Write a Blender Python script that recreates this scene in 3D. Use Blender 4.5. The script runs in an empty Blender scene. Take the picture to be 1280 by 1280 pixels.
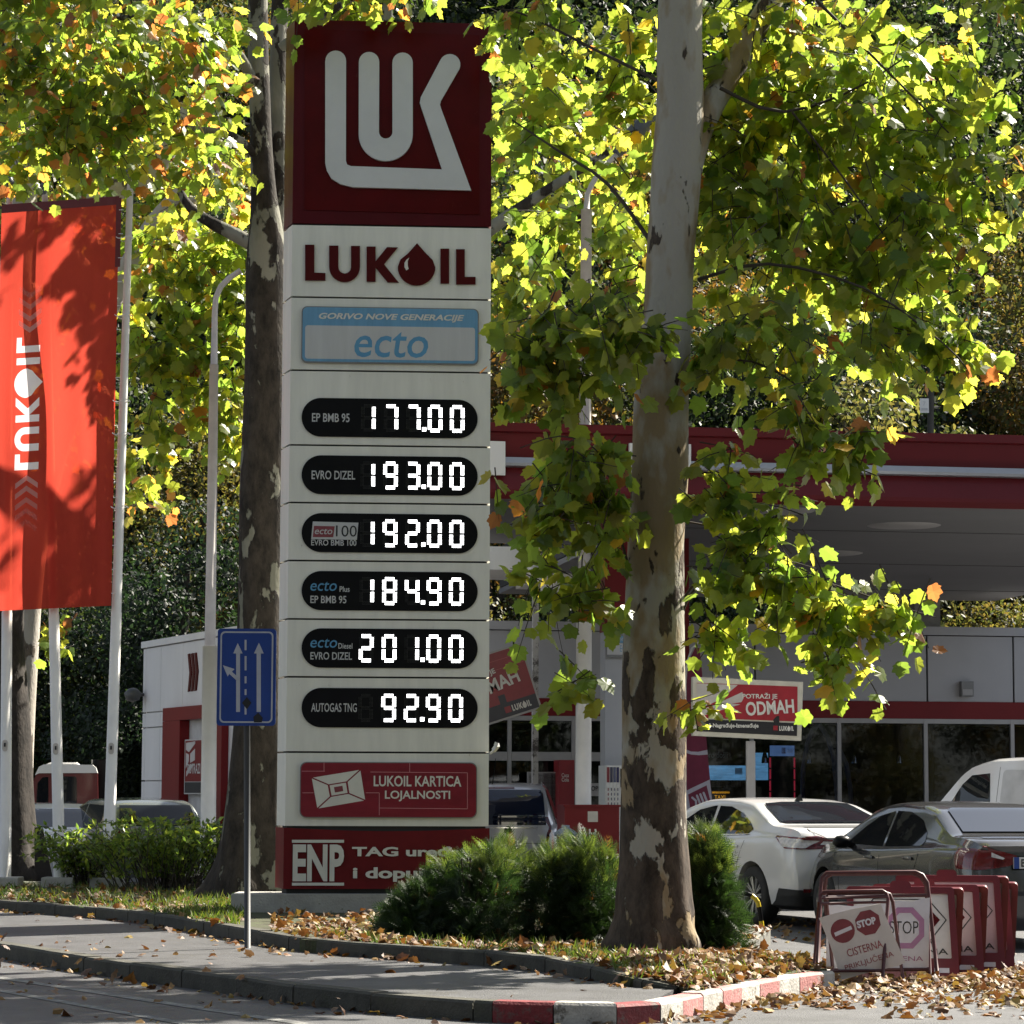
import bpy, bmesh, math, random
import numpy as np
from mathutils import Vector, Matrix
from mathutils.geometry import tessellate_polygon
from mathutils.bvhtree import BVHTree

sc = bpy.context.scene
COL = sc.collection
R = random.Random(7)
NR = np.random.default_rng(7)

# ------------------------------------------------------------------ camera
FPX, HC, ROLL = 3400.0, 1.5, 0.0035
PITCH = math.atan(350 / FPX)
fwd = Vector((0, math.cos(PITCH), math.sin(PITCH)))
rt0 = Vector((1, 0, 0)); up0 = Vector((0, -math.sin(PITCH), math.cos(PITCH)))
rt = rt0 * math.cos(ROLL) + up0 * math.sin(ROLL)
upv = up0 * math.cos(ROLL) - rt0 * math.sin(ROLL)
CAM = Vector((0, 0, HC))
cd = bpy.data.cameras.new('camera'); cam = bpy.data.objects.new('camera', cd); COL.objects.link(cam)
M = Matrix((rt, upv, -fwd)).transposed().to_4x4(); M.translation = CAM
cam.matrix_world = M
cd.sensor_fit = 'HORIZONTAL'; cd.sensor_width = 36; cd.lens = FPX / 1280 * 36
cd.clip_start = 0.5; cd.clip_end = 2000
sc.camera = cam

# ------------------------------------------------------------------ light
SUN_AZ, SUN_EL = math.radians(51), math.radians(43)       # azimuth clockwise from +Y
sunv = Vector((math.sin(SUN_AZ) * math.cos(SUN_EL), math.cos(SUN_AZ) * math.cos(SUN_EL), math.sin(SUN_EL)))
w = bpy.data.worlds.new('World'); sc.world = w; w.use_nodes = True
nt = w.node_tree
bg = nt.nodes['Background']
sky = nt.nodes.new('ShaderNodeTexSky'); sky.sky_type = 'NISHITA'; sky.sun_disc = False
sky.sun_elevation = SUN_EL; sky.sun_rotation = SUN_AZ
sky.air_density = 1.0; sky.dust_density = 0.8; sky.ozone_density = 1.0
hs = nt.nodes.new('ShaderNodeHueSaturation'); hs.inputs['Saturation'].default_value = 0.55
nt.links.new(sky.outputs[0], hs.inputs['Color']); nt.links.new(hs.outputs[0], bg.inputs[0]); bg.inputs[1].default_value = 0.05
sd = bpy.data.lights.new('sun', 'SUN'); so = bpy.data.objects.new('sun', sd); COL.objects.link(so)
sd.energy = 5.0; sd.angle = math.radians(0.55); sd.color = (1.0, 0.93, 0.80)
so.rotation_euler = sunv.to_track_quat('Z', 'Y').to_euler(); so.location = (30, 30, 40)
vs = sc.view_settings
vs.view_transform = 'Standard'; vs.look = 'None'; vs.exposure = 1.85; vs.gamma = 1.0; vs.use_curve_mapping = False
sc.cycles.max_bounces = 8; sc.cycles.diffuse_bounces = 4; sc.cycles.glossy_bounces = 4
sc.cycles.transmission_bounces = 6; sc.cycles.transparent_max_bounces = 12
sc.cycles.caustics_reflective = False; sc.cycles.caustics_refractive = False
sc.cycles.use_denoising = True; sc.cycles.sample_clamp_indirect = 8

# ------------------------------------------------------------------ pixel helpers (photo pixels, 1280 x 1280)
def ray(px, py):
    return fwd + rt * ((px - 640) / FPX) + upv * ((640 - py) / FPX)
def P(px, py, Y):
    d = ray(px, py); return CAM + d * (Y / d.y)
def G(px, py, z=0.0):
    d = ray(px, py); return CAM + d * ((z - HC) / d.z)
def X(px, Y, py=990):
    return P(px, py, Y).x
class Plane:
    def __init__(s, O, ex, up=(0, 0, 1)):
        s.O = Vector(O); s.ex = Vector(ex).normalized(); s.up = Vector(up).normalized(); s.n = s.ex.cross(s.up)
    def uv(s, px, py):
        d = ray(px, py); t = (s.O - CAM).dot(s.n) / d.dot(s.n); p = CAM + d * t - s.O
        return (p.dot(s.ex), p.dot(s.up))
    def w(s, u, v, d=0.0):
        return s.O + s.ex * u + s.up * v + s.n * d
    def loop(s, pts):
        return [s.uv(x, y) for x, y in pts]
def zoomed(ox, oy, k):
    return lambda pts: [(ox + x / k, oy + y / k) for x, y in pts]
def arc(cx, cy, r, a0, a1, n=10, ry=None):
    ry = r if ry is None else ry
    return [(cx + r * math.cos(math.radians(a0 + (a1 - a0) * i / n)), cy + ry * math.sin(math.radians(a0 + (a1 - a0) * i / n))) for i in range(n + 1)]
def rrect(u0, v0, u1, v1, r, n=5):
    return arc(u1 - r, v1 - r, r, 0, 90, n) + arc(u0 + r, v1 - r, r, 90, 180, n) + arc(u0 + r, v0 + r, r, 180, 270, n) + arc(u1 - r, v0 + r, r, 270, 360, n)
def rect(u0, v0, u1, v1):
    return [(u0, v0), (u1, v0), (u1, v1), (u0, v1)]

# ------------------------------------------------------------------ mesh builder
class MB:
    def __init__(s):
        s.v = []; s.f = []; s.m = []; s.s = []
    def add(s, vs, fs, mi=0, smooth=False):
        b = len(s.v); s.v.extend(Vector(p) for p in vs)
        for f in fs:
            s.f.append(tuple(b + i for i in f)); s.m.append(mi); s.s.append(smooth)
        return s
    def box(s, c, size, mi=0, rot=None, bev=0.0):
        hx, hy, hz = (q / 2 for q in size); c = Vector(c)
        if bev:
            bm = bmesh.new(); bmesh.ops.create_cube(bm, size=1.0)
            for q in bm.verts: q.co = Vector((q.co.x * size[0], q.co.y * size[1], q.co.z * size[2]))
            bmesh.ops.bevel(bm, geom=bm.edges[:], offset=bev, segments=2, affect='EDGES', profile=0.5)
            bm.verts.index_update()
            vv = [q.co.copy() for q in bm.verts]; ff = [[q.index for q in f.verts] for f in bm.faces]; bm.free()
        else:
            vv = [Vector((x, y, z)) for x in (-hx, hx) for y in (-hy, hy) for z in (-hz, hz)]
            ff = [(0, 1, 3, 2), (4, 6, 7, 5), (0, 4, 5, 1), (2, 3, 7, 6), (0, 2, 6, 4), (1, 5, 7, 3)]
        if rot is not None: vv = [rot @ q for q in vv]
        return s.add([q + c for q in vv], ff, mi)
    def bar(s, a, b, wid, dep, mi=0):
        a = Vector(a); b = Vector(b); d = b - a; q = d.to_track_quat('Z', 'Y').to_matrix()
        return s.box((a + b) / 2, (wid, dep, d.length), mi, q)
    def tube(s, pts, rad, n=10, mi=0, caps=True, jit=0.0, smooth=True):
        pts = [Vector(p) for p in pts]
        if not hasattr(rad, '__len__'): rad = [rad] * len(pts)
        vs = []; ref = Vector((0.31, 0.95, 0.05)).normalized()
        for i, p in enumerate(pts):
            t = (pts[min(i + 1, len(pts) - 1)] - pts[max(i - 1, 0)]).normalized()
            a = t.cross(ref)
            if a.length < 0.05: a = t.cross(Vector((1, 0, 0)))
            a.normalize(); b = t.cross(a)
            for k in range(n):
                an = 2 * math.pi * k / n; r = rad[i] * (1 + (R.uniform(-jit, jit) if jit else 0))
                vs.append(p + a * math.cos(an) * r + b * math.sin(an) * r)
        fs = [(i * n + k, i * n + (k + 1) % n, (i + 1) * n + (k + 1) % n, (i + 1) * n + k) for i in range(len(pts) - 1) for k in range(n)]
        s.add(vs, fs, mi, smooth)
        if caps:
            b = len(s.v) - len(vs)
            s.f.append(tuple(b + k for k in range(n))); s.m.append(mi); s.s.append(False)
            e = b + (len(pts) - 1) * n
            s.f.append(tuple(e + k for k in reversed(range(n)))); s.m.append(mi); s.s.append(False)
        return s
    def lathe(s, c, prof, n=24, mi=0, ax='z', smooth=True):
        c = Vector(c); vs = []
        for r, h in prof:
            for k in range(n):
                a = 2 * math.pi * k / n; x, y = r * math.cos(a), r * math.sin(a)
                vs.append(c + (Vector((x, y, h)) if ax == 'z' else Vector((x, h, y))))
        fs = [(i * n + k, i * n + (k + 1) % n, (i + 1) * n + (k + 1) % n, (i + 1) * n + k) for i in range(len(prof) - 1) for k in range(n)]
        return s.add(vs, fs, mi, smooth)
    def plate(s, pl, loops, d0, d1, mi=0, side=None):
        """flat polygon (with holes) on plane PL, front at d1, walls back to d0"""
        side = mi if side is None else side
        if loops and not hasattr(loops[0][0], '__len__'): loops = [loops]
        tri = tessellate_polygon([[Vector((u, v, 0)) for u, v in lp] for lp in loops])
        flat = [p for lp in loops for p in lp]
        fs = []
        for t in tri:
            (x0, y0), (x1, y1), (x2, y2) = (flat[i] for i in t)
            fs.append(tuple(t) if (x1 - x0) * (y2 - y0) - (x2 - x0) * (y1 - y0) > 0 else tuple(reversed(t)))
        s.add([pl.w(u, v, d1) for u, v in flat], fs, mi)
        if d0 is not None and d0 != d1:
            for lp in loops:
                n = len(lp)
                s.add([pl.w(u, v, d1) for u, v in lp] + [pl.w(u, v, d0) for u, v in lp],
                      [(i, (i + 1) % n, n + (i + 1) % n, n + i) for i in range(n)], side)
        return s
    def prism(s, pl, plan, v0, v1, mi=0):
        """plan polygon (u, depth behind face) extruded between heights"""
        n = len(plan)
        vs = [pl.w(u, v0, -d) for u, d in plan] + [pl.w(u, v1, -d) for u, d in plan]
        fs = [(i, (i + 1) % n, n + (i + 1) % n, n + i) for i in range(n)] + [tuple(reversed(range(n))), tuple(range(n, 2 * n))]
        return s.add(vs, fs, mi)
    def slab(s, pts, z0, z1, mi=0, side=None, zs=None):
        """horizontal polygon of XY points"""
        n = len(pts); side = mi if side is None else side
        tri = tessellate_polygon([[Vector((p[0], p[1], 0)) for p in pts]])
        fs = []
        for t in tri:
            (x0, y0), (x1, y1), (x2, y2) = ((pts[i][0], pts[i][1]) for i in t)
            fs.append(tuple(t) if (x1 - x0) * (y2 - y0) - (x2 - x0) * (y1 - y0) > 0 else tuple(reversed(t)))
        zs = zs or [z1] * n
        s.add([(p[0], p[1], z) for p, z in zip(pts, zs)], fs, mi)
        return s.add([(p[0], p[1], z) for p, z in zip(pts, zs)] + [(p[0], p[1], z0) for p in pts], [(i, (i + 1) % n, n + (i + 1) % n, n + i) for i in range(n)], side)
    def text(s, pl, body, u0, u1, v0, v1, d=0.003, mi=0, bold=0.0, shear=0.0, flip=False, turn=False):
        vs, fs = glyphs(body, bold, shear)
        out = []
        for x, y in vs:
            if flip: x = 1 - x
            if turn: out.append(pl.w(u0 + y * (u1 - u0), v0 + x * (v1 - v0), d))
            else: out.append(pl.w(u0 + x * (u1 - u0), v0 + y * (v1 - v0), d))
        return s.add(out, fs, mi)
    def ptext(s, pl, body, x0, x1, yc, hpx, d=0.003, mi=0, bold=0.0, shear=0.0):
        """text filling a photo-pixel box measured on plane PL"""
        xm = (x0 + x1) / 2
        u0 = pl.uv(x0, yc)[0]; u1 = pl.uv(x1, yc)[0]; vb = pl.uv(xm, yc + hpx / 2)[1]; vt = pl.uv(xm, yc - hpx / 2)[1]
        return s.text(pl, body, u0, u1, vb, vt, d, mi, bold, shear)
    def build(s, name, mats, parent=None, local=False, at=None, bevel=0.0):
        if not isinstance(mats, (list, tuple)): mats = [mats]
        me = bpy.data.meshes.new(name)
        off = Vector((0, 0, 0))
        if parent is not None and not local:
            r = parent
            while r.parent is not None: r = r.parent
            off = r.location.copy()
        elif at is not None: off = Vector(at)
        me.from_pydata([tuple(p - off) for p in s.v], [], s.f)
        for m in mats: me.materials.append(m)
        me.polygons.foreach_set('material_index', s.m); me.polygons.foreach_set('use_smooth', s.s)
        me.update()
        o = bpy.data.objects.new(name, me); COL.objects.link(o)
        if parent is not None: o.parent = parent
        elif at is not None: o.location = off
        return o
_gl = {}
def glyphs(body, bold=0.0, shear=0.0):
    key = (body, bold, shear)
    if key in _gl: return _gl[key]
    cu = bpy.data.curves.new('lettering', 'FONT'); cu.body = body; cu.offset = bold; cu.shear = shear; cu.resolution_u = 3; cu.fill_mode = 'BOTH'
    o = bpy.data.objects.new('lettering', cu); COL.objects.link(o)
    bpy.context.view_layer.update()
    ev = o.evaluated_get(bpy.context.evaluated_depsgraph_get()); me = ev.to_mesh()
    vs = [(v.co.x, v.co.y) for v in me.vertices]; fs = [tuple(p.vertices) for p in me.polygons]
    ev.to_mesh_clear(); bpy.data.objects.remove(o); bpy.data.curves.remove(cu)
    if not vs: return ([], [])
    x0 = min(v[0] for v in vs); x1 = max(v[0] for v in vs); y0 = min(v[1] for v in vs); y1 = max(v[1] for v in vs)
    _gl[key] = ([((x - x0) / max(x1 - x0, 1e-6), (y - y0) / max(y1 - y0, 1e-6)) for x, y in vs], fs)
    return _gl[key]
def tag(o, label=None, cat=None, group=None, kind=None):
    if label: o['label'] = label
    if cat: o['category'] = cat
    if group: o['group'] = group
    if kind: o['kind'] = kind
    return o
def thing(name, loc, label, cat, group=None, rz=0.0):
    o = bpy.data.objects.new(name, None); COL.objects.link(o); o.location = Vector(loc); o.rotation_euler = (0, 0, rz)
    o.empty_display_size = 0.3
    return tag(o, label, cat, group)
def struct(o): o['kind'] = 'structure'; return o

# ------------------------------------------------------------------ materials
def mat(name, col, rough=0.5, metal=0.0, var=0.12, scale=4.0, bump=0.0, bscale=60.0, spec=0.5, coat=0.0, col2=None, stretch=(1, 1, 1), detail=5.0, dirt=None, emis=0.0):
    m = bpy.data.materials.new(name); m.use_nodes = True
    t = m.node_tree; b = t.nodes['Principled BSDF']; N = t.nodes.new; L = t.links.new
    b.inputs['Roughness'].default_value = rough; b.inputs['Metallic'].default_value = metal
    b.inputs['Specular IOR Level'].default_value = spec; b.inputs['Coat Weight'].default_value = coat
    if coat: b.inputs['Coat Roughness'].default_value = 0.05
    c1 = tuple(max(0, x * (1 - var)) for x in col) + (1,)
    c2 = (tuple(col2) if col2 else tuple(min(1, x * (1 + var)) for x in col)) + (1,)
    tc = N('ShaderNodeTexCoord'); mp = N('ShaderNodeMapping'); mp.inputs['Scale'].default_value = stretch
    L(tc.outputs['Object'], mp.inputs[0])
    nz = N('ShaderNodeTexNoise'); nz.inputs['Scale'].default_value = scale; nz.inputs['Detail'].default_value = detail; nz.inputs['Roughness'].default_value = 0.65
    L(mp.outputs[0], nz.inputs['Vector'])
    cr = N('ShaderNodeValToRGB'); cr.color_ramp.elements[0].position = 0.32; cr.color_ramp.elements[1].position = 0.68
    cr.color_ramp.elements[0].color = c1; cr.color_ramp.elements[1].color = c2
    L(nz.outputs[0], cr.inputs[0]); out = cr.outputs[0]
    if dirt:   # (colour, amount threshold, scale, stretch)
        dc, th, dsc, dst = dirt
        mp2 = N('ShaderNodeMapping'); mp2.inputs['Scale'].default_value = dst; L(tc.outputs['Object'], mp2.inputs[0])
        n2 = N('ShaderNodeTexNoise'); n2.inputs['Scale'].default_value = dsc; n2.inputs['Detail'].default_value = 8; n2.inputs['Roughness'].default_value = 0.75
        L(mp2.outputs[0], n2.inputs['Vector'])
        r2 = N('ShaderNodeValToRGB'); r2.color_ramp.elements[0].position = th; r2.color_ramp.elements[1].position = min(1, th + 0.09)
        L(n2.outputs[0], r2.inputs[0])
        mx = N('ShaderNodeMixRGB'); mx.inputs[2].default_value = tuple(dc) + (1,); L(r2.outputs[0], mx.inputs[0]); L(out, mx.inputs[1]); out = mx.outputs[0]
    L(out, b.inputs['Base Color'])
    if emis:
        L(out, b.inputs['Emission Color']); b.inputs['Emission Strength'].default_value = emis
    if bump:
        n3 = N('ShaderNodeTexNoise'); n3.inputs['Scale'].default_value = bscale; n3.inputs['Detail'].default_value = 6
        L(mp.outputs[0], n3.inputs['Vector'])
        bp = N('ShaderNodeBump'); bp.inputs['Strength'].default_value = bump; bp.inputs['Distance'].default_value = 0.02
        L(n3.outputs[0], bp.inputs['Height']); L(bp.outputs[0], b.inputs['Normal'])
    return m
def glass_mat(name, tint=(0.25, 0.28, 0.3), clear=0.7):
    m = bpy.data.materials.new(name); m.use_nodes = True; t = m.node_tree; N = t.nodes.new; L = t.links.new
    t.nodes.remove(t.nodes['Principled BSDF'])
    tr = N('ShaderNodeBsdfTransparent'); tr.inputs[0].default_value = tuple(tint) + (1,)
    gl = N('ShaderNodeBsdfGlossy'); gl.inputs['Roughness'].default_value = 0.02; gl.inputs[0].default_value = (0.9, 0.95, 1, 1)
    fr = N('ShaderNodeFresnel'); fr.inputs[0].default_value = 1.5
    mx = N('ShaderNodeMixShader'); L(fr.outputs[0], mx.inputs[0]); L(tr.outputs[0], mx.inputs[1]); L(gl.outputs[0], mx.inputs[2])
    L(mx.outputs[0], t.nodes['Material Output'].inputs[0])
    return m
def leaf_mat(name, trans=0.5, gloss=0.35, tmul=(2.4, 2.2, 1.0), back=1.0):
    m = bpy.data.materials.new(name); m.use_nodes = True; t = m.node_tree; N = t.nodes.new; L = t.links.new
    b = t.nodes['Principled BSDF']; b.inputs['Roughness'].default_value = gloss; b.inputs['Specular IOR Level'].default_value = 0.5
    at = N('ShaderNodeAttribute'); at.attribute_name = 'tint'
    L(at.outputs['Color'], b.inputs['Base Color'])
    mu = N('ShaderNodeMixRGB'); mu.blend_type = 'MULTIPLY'; mu.inputs[0].default_value = 1; mu.inputs[2].default_value = tuple(tmul) + (1,)
    L(at.outputs['Color'], mu.inputs[1])
    tl = N('ShaderNodeBsdfTranslucent'); L(mu.outputs[0], tl.inputs[0])
    mx = N('ShaderNodeMixShader'); mx.inputs[0].default_value = trans
    L(b.outputs[0], mx.inputs[1]); L(tl.outputs[0], mx.inputs[2]); L(mx.outputs[0], t.nodes['Material Output'].inputs[0])
    return m
def bark_mat(name, pale, pale2, dark, zlow, zhigh, lo=0.62, hi=0.30, scale=2.6):
    """plane-tree bark: pale plates show where the brown outer bark has flaked off, more of them higher up"""
    m = bpy.data.materials.new(name); m.use_nodes = True; t = m.node_tree; N = t.nodes.new; L = t.links.new
    b = t.nodes['Principled BSDF']; b.inputs['Roughness'].default_value = 0.85; b.inputs['Specular IOR Level'].default_value = 0.25
    tc = N('ShaderNodeTexCoord'); mp = N('ShaderNodeMapping'); mp.inputs["Scale"].default_value = (1.0, 1.0, 0.48); L(tc.outputs['Object'], mp.inputs[0])
    n1 = N('ShaderNodeTexNoise'); n1.inputs['Scale'].default_value = scale; n1.inputs['Detail'].default_value = 7; n1.inputs['Roughness'].default_value = 0.55; n1.inputs['Distortion'].default_value = 0.25
    L(mp.outputs[0], n1.inputs['Vector'])
    sx = N('ShaderNodeSeparateXYZ'); L(tc.outputs['Object'], sx.inputs[0])
    mr = N('ShaderNodeMapRange'); mr.inputs[1].default_value = zlow; mr.inputs[2].default_value = zhigh; mr.inputs[3].default_value = lo; mr.inputs[4].default_value = hi
    L(sx.outputs['Z'], mr.inputs[0])
    su = N('ShaderNodeMath'); su.operation = 'SUBTRACT'; L(n1.outputs[0], su.inputs[0]); L(mr.outputs[0], su.inputs[1])
    st = N('ShaderNodeMapRange'); st.inputs[1].default_value = -0.008; st.inputs[2].default_value = 0.012; L(su.outputs[0], st.inputs[0])
    n2 = N('ShaderNodeTexNoise'); n2.inputs['Scale'].default_value = 3.0; n2.inputs['Detail'].default_value = 4; L(mp.outputs[0], n2.inputs['Vector'])
    cp = N('ShaderNodeValToRGB'); cp.color_ramp.elements[0].position = 0.46; cp.color_ramp.elements[1].position = 0.55
    cp.color_ramp.elements[0].color = tuple(pale) + (1,); cp.color_ramp.elements[1].color = tuple(pale2) + (1,); L(n2.outputs[0], cp.inputs[0])
    n4 = N('ShaderNodeTexNoise'); n4.inputs['Scale'].default_value = 30; n4.inputs['Detail'].default_value = 6; L(mp.outputs[0], n4.inputs['Vector'])
    cdk = N('ShaderNodeValToRGB'); cdk.color_ramp.elements[0].position = 0.36; cdk.color_ramp.elements[1].position = 0.64
    cdk.color_ramp.elements[0].color = tuple(x * 0.42 for x in dark) + (1,); cdk.color_ramp.elements[1].color = tuple(x * 1.7 for x in dark) + (1,)
    n5 = N('ShaderNodeTexNoise'); n5.inputs['Scale'].default_value = 7.5; n5.inputs['Detail'].default_value = 9; n5.inputs['Roughness'].default_value = 0.7; L(mp.outputs[0], n5.inputs['Vector']); L(n5.outputs[0], cdk.inputs[0])
    mx = N('ShaderNodeMixRGB'); L(st.outputs[0], mx.inputs[0]); L(cdk.outputs[0], mx.inputs[1]); L(cp.outputs[0], mx.inputs[2]); L(mx.outputs[0], b.inputs['Base Color'])
    ad = N('ShaderNodeMath'); ad.operation = 'MULTIPLY_ADD'; ad.inputs[1].default_value = 0.35; L(n4.outputs[0], ad.inputs[0])
    iv = N('ShaderNodeMath'); iv.operation = 'SUBTRACT'; iv.inputs[0].default_value = 1; L(st.outputs[0], iv.inputs[1]); L(iv.outputs[0], ad.inputs[2])
    bp = N('ShaderNodeBump'); bp.inputs['Strength'].default_value = 0.9; bp.inputs['Distance'].default_value = 0.03; L(ad.outputs[0], bp.inputs['Height']); L(bp.outputs[0], b.inputs['Normal'])
    return m

DIRT = (0.10, 0.085, 0.06)
m_asphalt = mat('asphalt', (0.066, 0.066, 0.07), 0.55, var=0.3, scale=2.2, bump=0.5, bscale=90, spec=0.55, dirt=((0.06, 0.06, 0.06), 0.62, 0.7, (1, 1, 1)))
m_pave = mat('pavement_asphalt', (0.062, 0.062, 0.066), 0.55, var=0.3, scale=2.6, bump=0.5, bscale=90, spec=0.55, dirt=((0.045, 0.043, 0.04), 0.56, 1.2, (1, 1, 1)))
m_kerb = mat('kerb_concrete', (0.06, 0.057, 0.046), 0.9, var=0.35, scale=6, bump=0.5, bscale=50, dirt=((0.05, 0.05, 0.035), 0.52, 3, (1, 1, 1)))
m_kred = mat('kerb_red_paint', (0.17, 0.018, 0.022), 0.75, var=0.35, scale=7, bump=0.4, bscale=50, dirt=((0.10, 0.07, 0.06), 0.55, 9, (1, 1, 1)))
m_kwhite = mat('kerb_white_paint', (0.42, 0.40, 0.36), 0.8, var=0.25, scale=6, bump=0.4, bscale=50, dirt=((0.12, 0.11, 0.09), 0.55, 8, (1, 1, 1)))
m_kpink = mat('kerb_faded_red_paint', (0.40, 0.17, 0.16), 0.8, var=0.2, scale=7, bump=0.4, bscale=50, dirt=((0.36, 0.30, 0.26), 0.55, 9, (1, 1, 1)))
m_soil = mat('soil', (0.055, 0.042, 0.026), 0.95, var=0.4, scale=5, bump=0.6, bscale=40, col2=(0.05, 0.065, 0.02))
m_white = mat('panel_white', (0.75, 0.735, 0.665), 0.45, var=0.07, scale=1.5, stretch=(4, 4, 0.5), dirt=(tuple(x * 3.2 for x in DIRT), 0.655, 9, (2.4, 2.4, 0.9)))
m_whiteb = mat('panel_white_clean', (0.70, 0.69, 0.66), 0.4, var=0.05, scale=1.2, stretch=(2, 2, 0.5))
m_panelgrey = mat('facade_panel', (0.42, 0.42, 0.44), 0.45, var=0.05, scale=0.8)
m_red = mat('sign_red', (0.075, 0.004, 0.008), 0.4, spec=0.15, var=0.12, scale=2, stretch=(2, 2, 0.7))
m_reddark = mat('sign_red_scuffed', (0.075, 0.002, 0.0035), 0.3, var=0.2, scale=2, spec=0.12, dirt=((0.15, 0.06, 0.045), 0.655, 8, (1.8, 1.8, 1)))
m_letter = mat('letter_red', (0.07, 0.003, 0.004), 0.4, spec=0.15, var=0.1)
m_emblem = mat('emblem_white', (0.60, 0.60, 0.60), 0.3, var=0.05, scale=2, dirt=((0.75, 0.75, 0.75), 0.68, 9, (2, 2, 0.8)))
m_plaquered = mat('plaque_red', (0.21, 0.018, 0.03), 0.3, spec=0.25, var=0.16, scale=3, stretch=(0.6, 1, 2), dirt=((0.42, 0.16, 0.16), 0.68, 9, (1, 1, 1)))
m_bannerred = mat('banner_red', (0.13, 0.008, 0.011), 0.55, spec=0.2, var=0.15, scale=3)
m_print = mat('print_white', (0.66, 0.64, 0.58), 0.5, var=0.06)
m_printgrey = mat('print_grey', (0.5, 0.5, 0.5), 0.5, var=0.05)
m_black = mat('black_plastic', (0.006, 0.006, 0.007), 0.3, var=0.2, spec=0.15)
m_blackm = mat('black_matt', (0.015, 0.015, 0.016), 0.7, var=0.2)
m_blue = mat('plate_blue', (0.14, 0.32, 0.50), 0.35, var=0.12, scale=2, stretch=(5, 5, 0.5))
m_bluetxt = mat('print_blue', (0.10, 0.29, 0.48), 0.4, var=0.08)
m_platewh = mat('plate_white', (0.52, 0.52, 0.52), 0.4, var=0.06, scale=2, stretch=(5, 5, 0.5))
m_trim = mat('trim_grey', (0.22, 0.22, 0.22), 0.5, 0.3)
m_seam = mat('dark_joint', (0.03, 0.03, 0.028), 0.8)
m_led = mat('led_white', (1, 1, 1), 0.4, var=0.0, emis=1.6)
m_ledoff = mat('led_off', (0.045, 0.045, 0.04), 0.4)
m_conc = mat('concrete', (0.36, 0.35, 0.32), 0.9, var=0.18, scale=3, bump=0.4, bscale=40, dirt=((0.07, 0.065, 0.05), 0.60, 6, (1, 1, 1)))
m_steel = mat('galvanised', (0.085, 0.088, 0.09), 0.5, 0.4, var=0.15)
m_polew = mat('pole_white_paint', (0.72, 0.70, 0.66), 0.4, var=0.07, scale=3, dirt=((0.35, 0.30, 0.22), 0.70, 12, (1, 1, 0.6)))
m_poleg = mat('pole_aged_paint', (0.50, 0.46, 0.43), 0.6, var=0.12, scale=4, dirt=((0.16, 0.12, 0.1), 0.64, 22, (1, 1, 1)))
m_signblue = mat('sign_blue', (0.008, 0.045, 0.24), 0.4, var=0.1)
m_bwhite = mat('building_white', (0.66, 0.66, 0.67), 0.5, var=0.05, scale=0.8, stretch=(2, 2, 0.5))
m_bred = mat('building_red', (0.17, 0.010, 0.013), 0.4, spec=0.25, var=0.08, scale=1)
m_canred = mat('canopy_red', (0.105, 0.009, 0.012), 0.35, spec=0.25, var=0.1, scale=0.6)
m_silver = mat('silver_strip', (0.30, 0.32, 0.36), 0.35, 0.2, var=0.06)
m_soffit = mat('soffit_grey', (0.13, 0.13, 0.14), 0.6, var=0.08, scale=0.6)
m_frame = mat('window_frame', (0.36, 0.35, 0.35), 0.45, 0.2, var=0.05)
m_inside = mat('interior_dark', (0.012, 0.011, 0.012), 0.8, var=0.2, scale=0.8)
m_glass = glass_mat('shop_glass', (0.30, 0.32, 0.36))
m_rearglass = mat('rear_glass', (0.010, 0.012, 0.016), 0.015, var=0.0, spec=1.0); m_rearglass.node_tree.nodes['Principled BSDF'].inputs['IOR'].default_value = 1.75
m_carglass = mat('car_glass', (0.008, 0.010, 0.012), 0.015, var=0.0, spec=0.5)
m_tyre = mat('tyre', (0.018, 0.018, 0.019), 0.8, var=0.2)
m_rim = mat('rim_alloy', (0.5, 0.5, 0.48), 0.3, 0.8, var=0.08)
m_chrome = mat('chrome', (0.75, 0.75, 0.76), 0.12, 1.0, var=0.02)
m_tail = mat('tail_lamp_red', (0.13, 0.004, 0.007), 0.12, var=0.2, scale=20, coat=1)
m_tailclear = mat('tail_lamp_clear', (0.6, 0.58, 0.57), 0.15, var=0.25, scale=25, coat=1)
m_maroon = mat('frame_maroon', (0.065, 0.012, 0.013), 0.45, var=0.2, scale=9, dirt=((0.09, 0.04, 0.025), 0.64, 20, (1, 1, 1)))
m_boardred = mat('board_red_plastic', (0.13, 0.010, 0.014), 0.4, var=0.12, scale=4)
m_boardw = mat('board_white', (0.62, 0.59, 0.55), 0.5, var=0.08, scale=5, dirt=((0.40, 0.27, 0.17), 0.67, 8, (1, 1, 1)))
m_boardw2 = mat('board_white_cool', (0.66, 0.66, 0.70), 0.5, var=0.07, scale=5, dirt=((0.30, 0.24, 0.2), 0.68, 12, (1, 1, 1)))
m_mauve = mat('faded_mauve', (0.42, 0.21, 0.36), 0.5, var=0.12, scale=8)
m_fadered = mat('faded_red', (0.20, 0.04, 0.05), 0.5, var=0.15, scale=12)
m_fadetxt = mat('faded_red_text', (0.27, 0.05, 0.06), 0.5, var=0.2, scale=14)
m_yellow = mat('barrier_yellow', (0.62, 0.46, 0.02), 0.4, var=0.1)
m_rust = mat('rust', (0.10, 0.045, 0.022), 0.9, var=0.4, scale=20)
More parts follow.
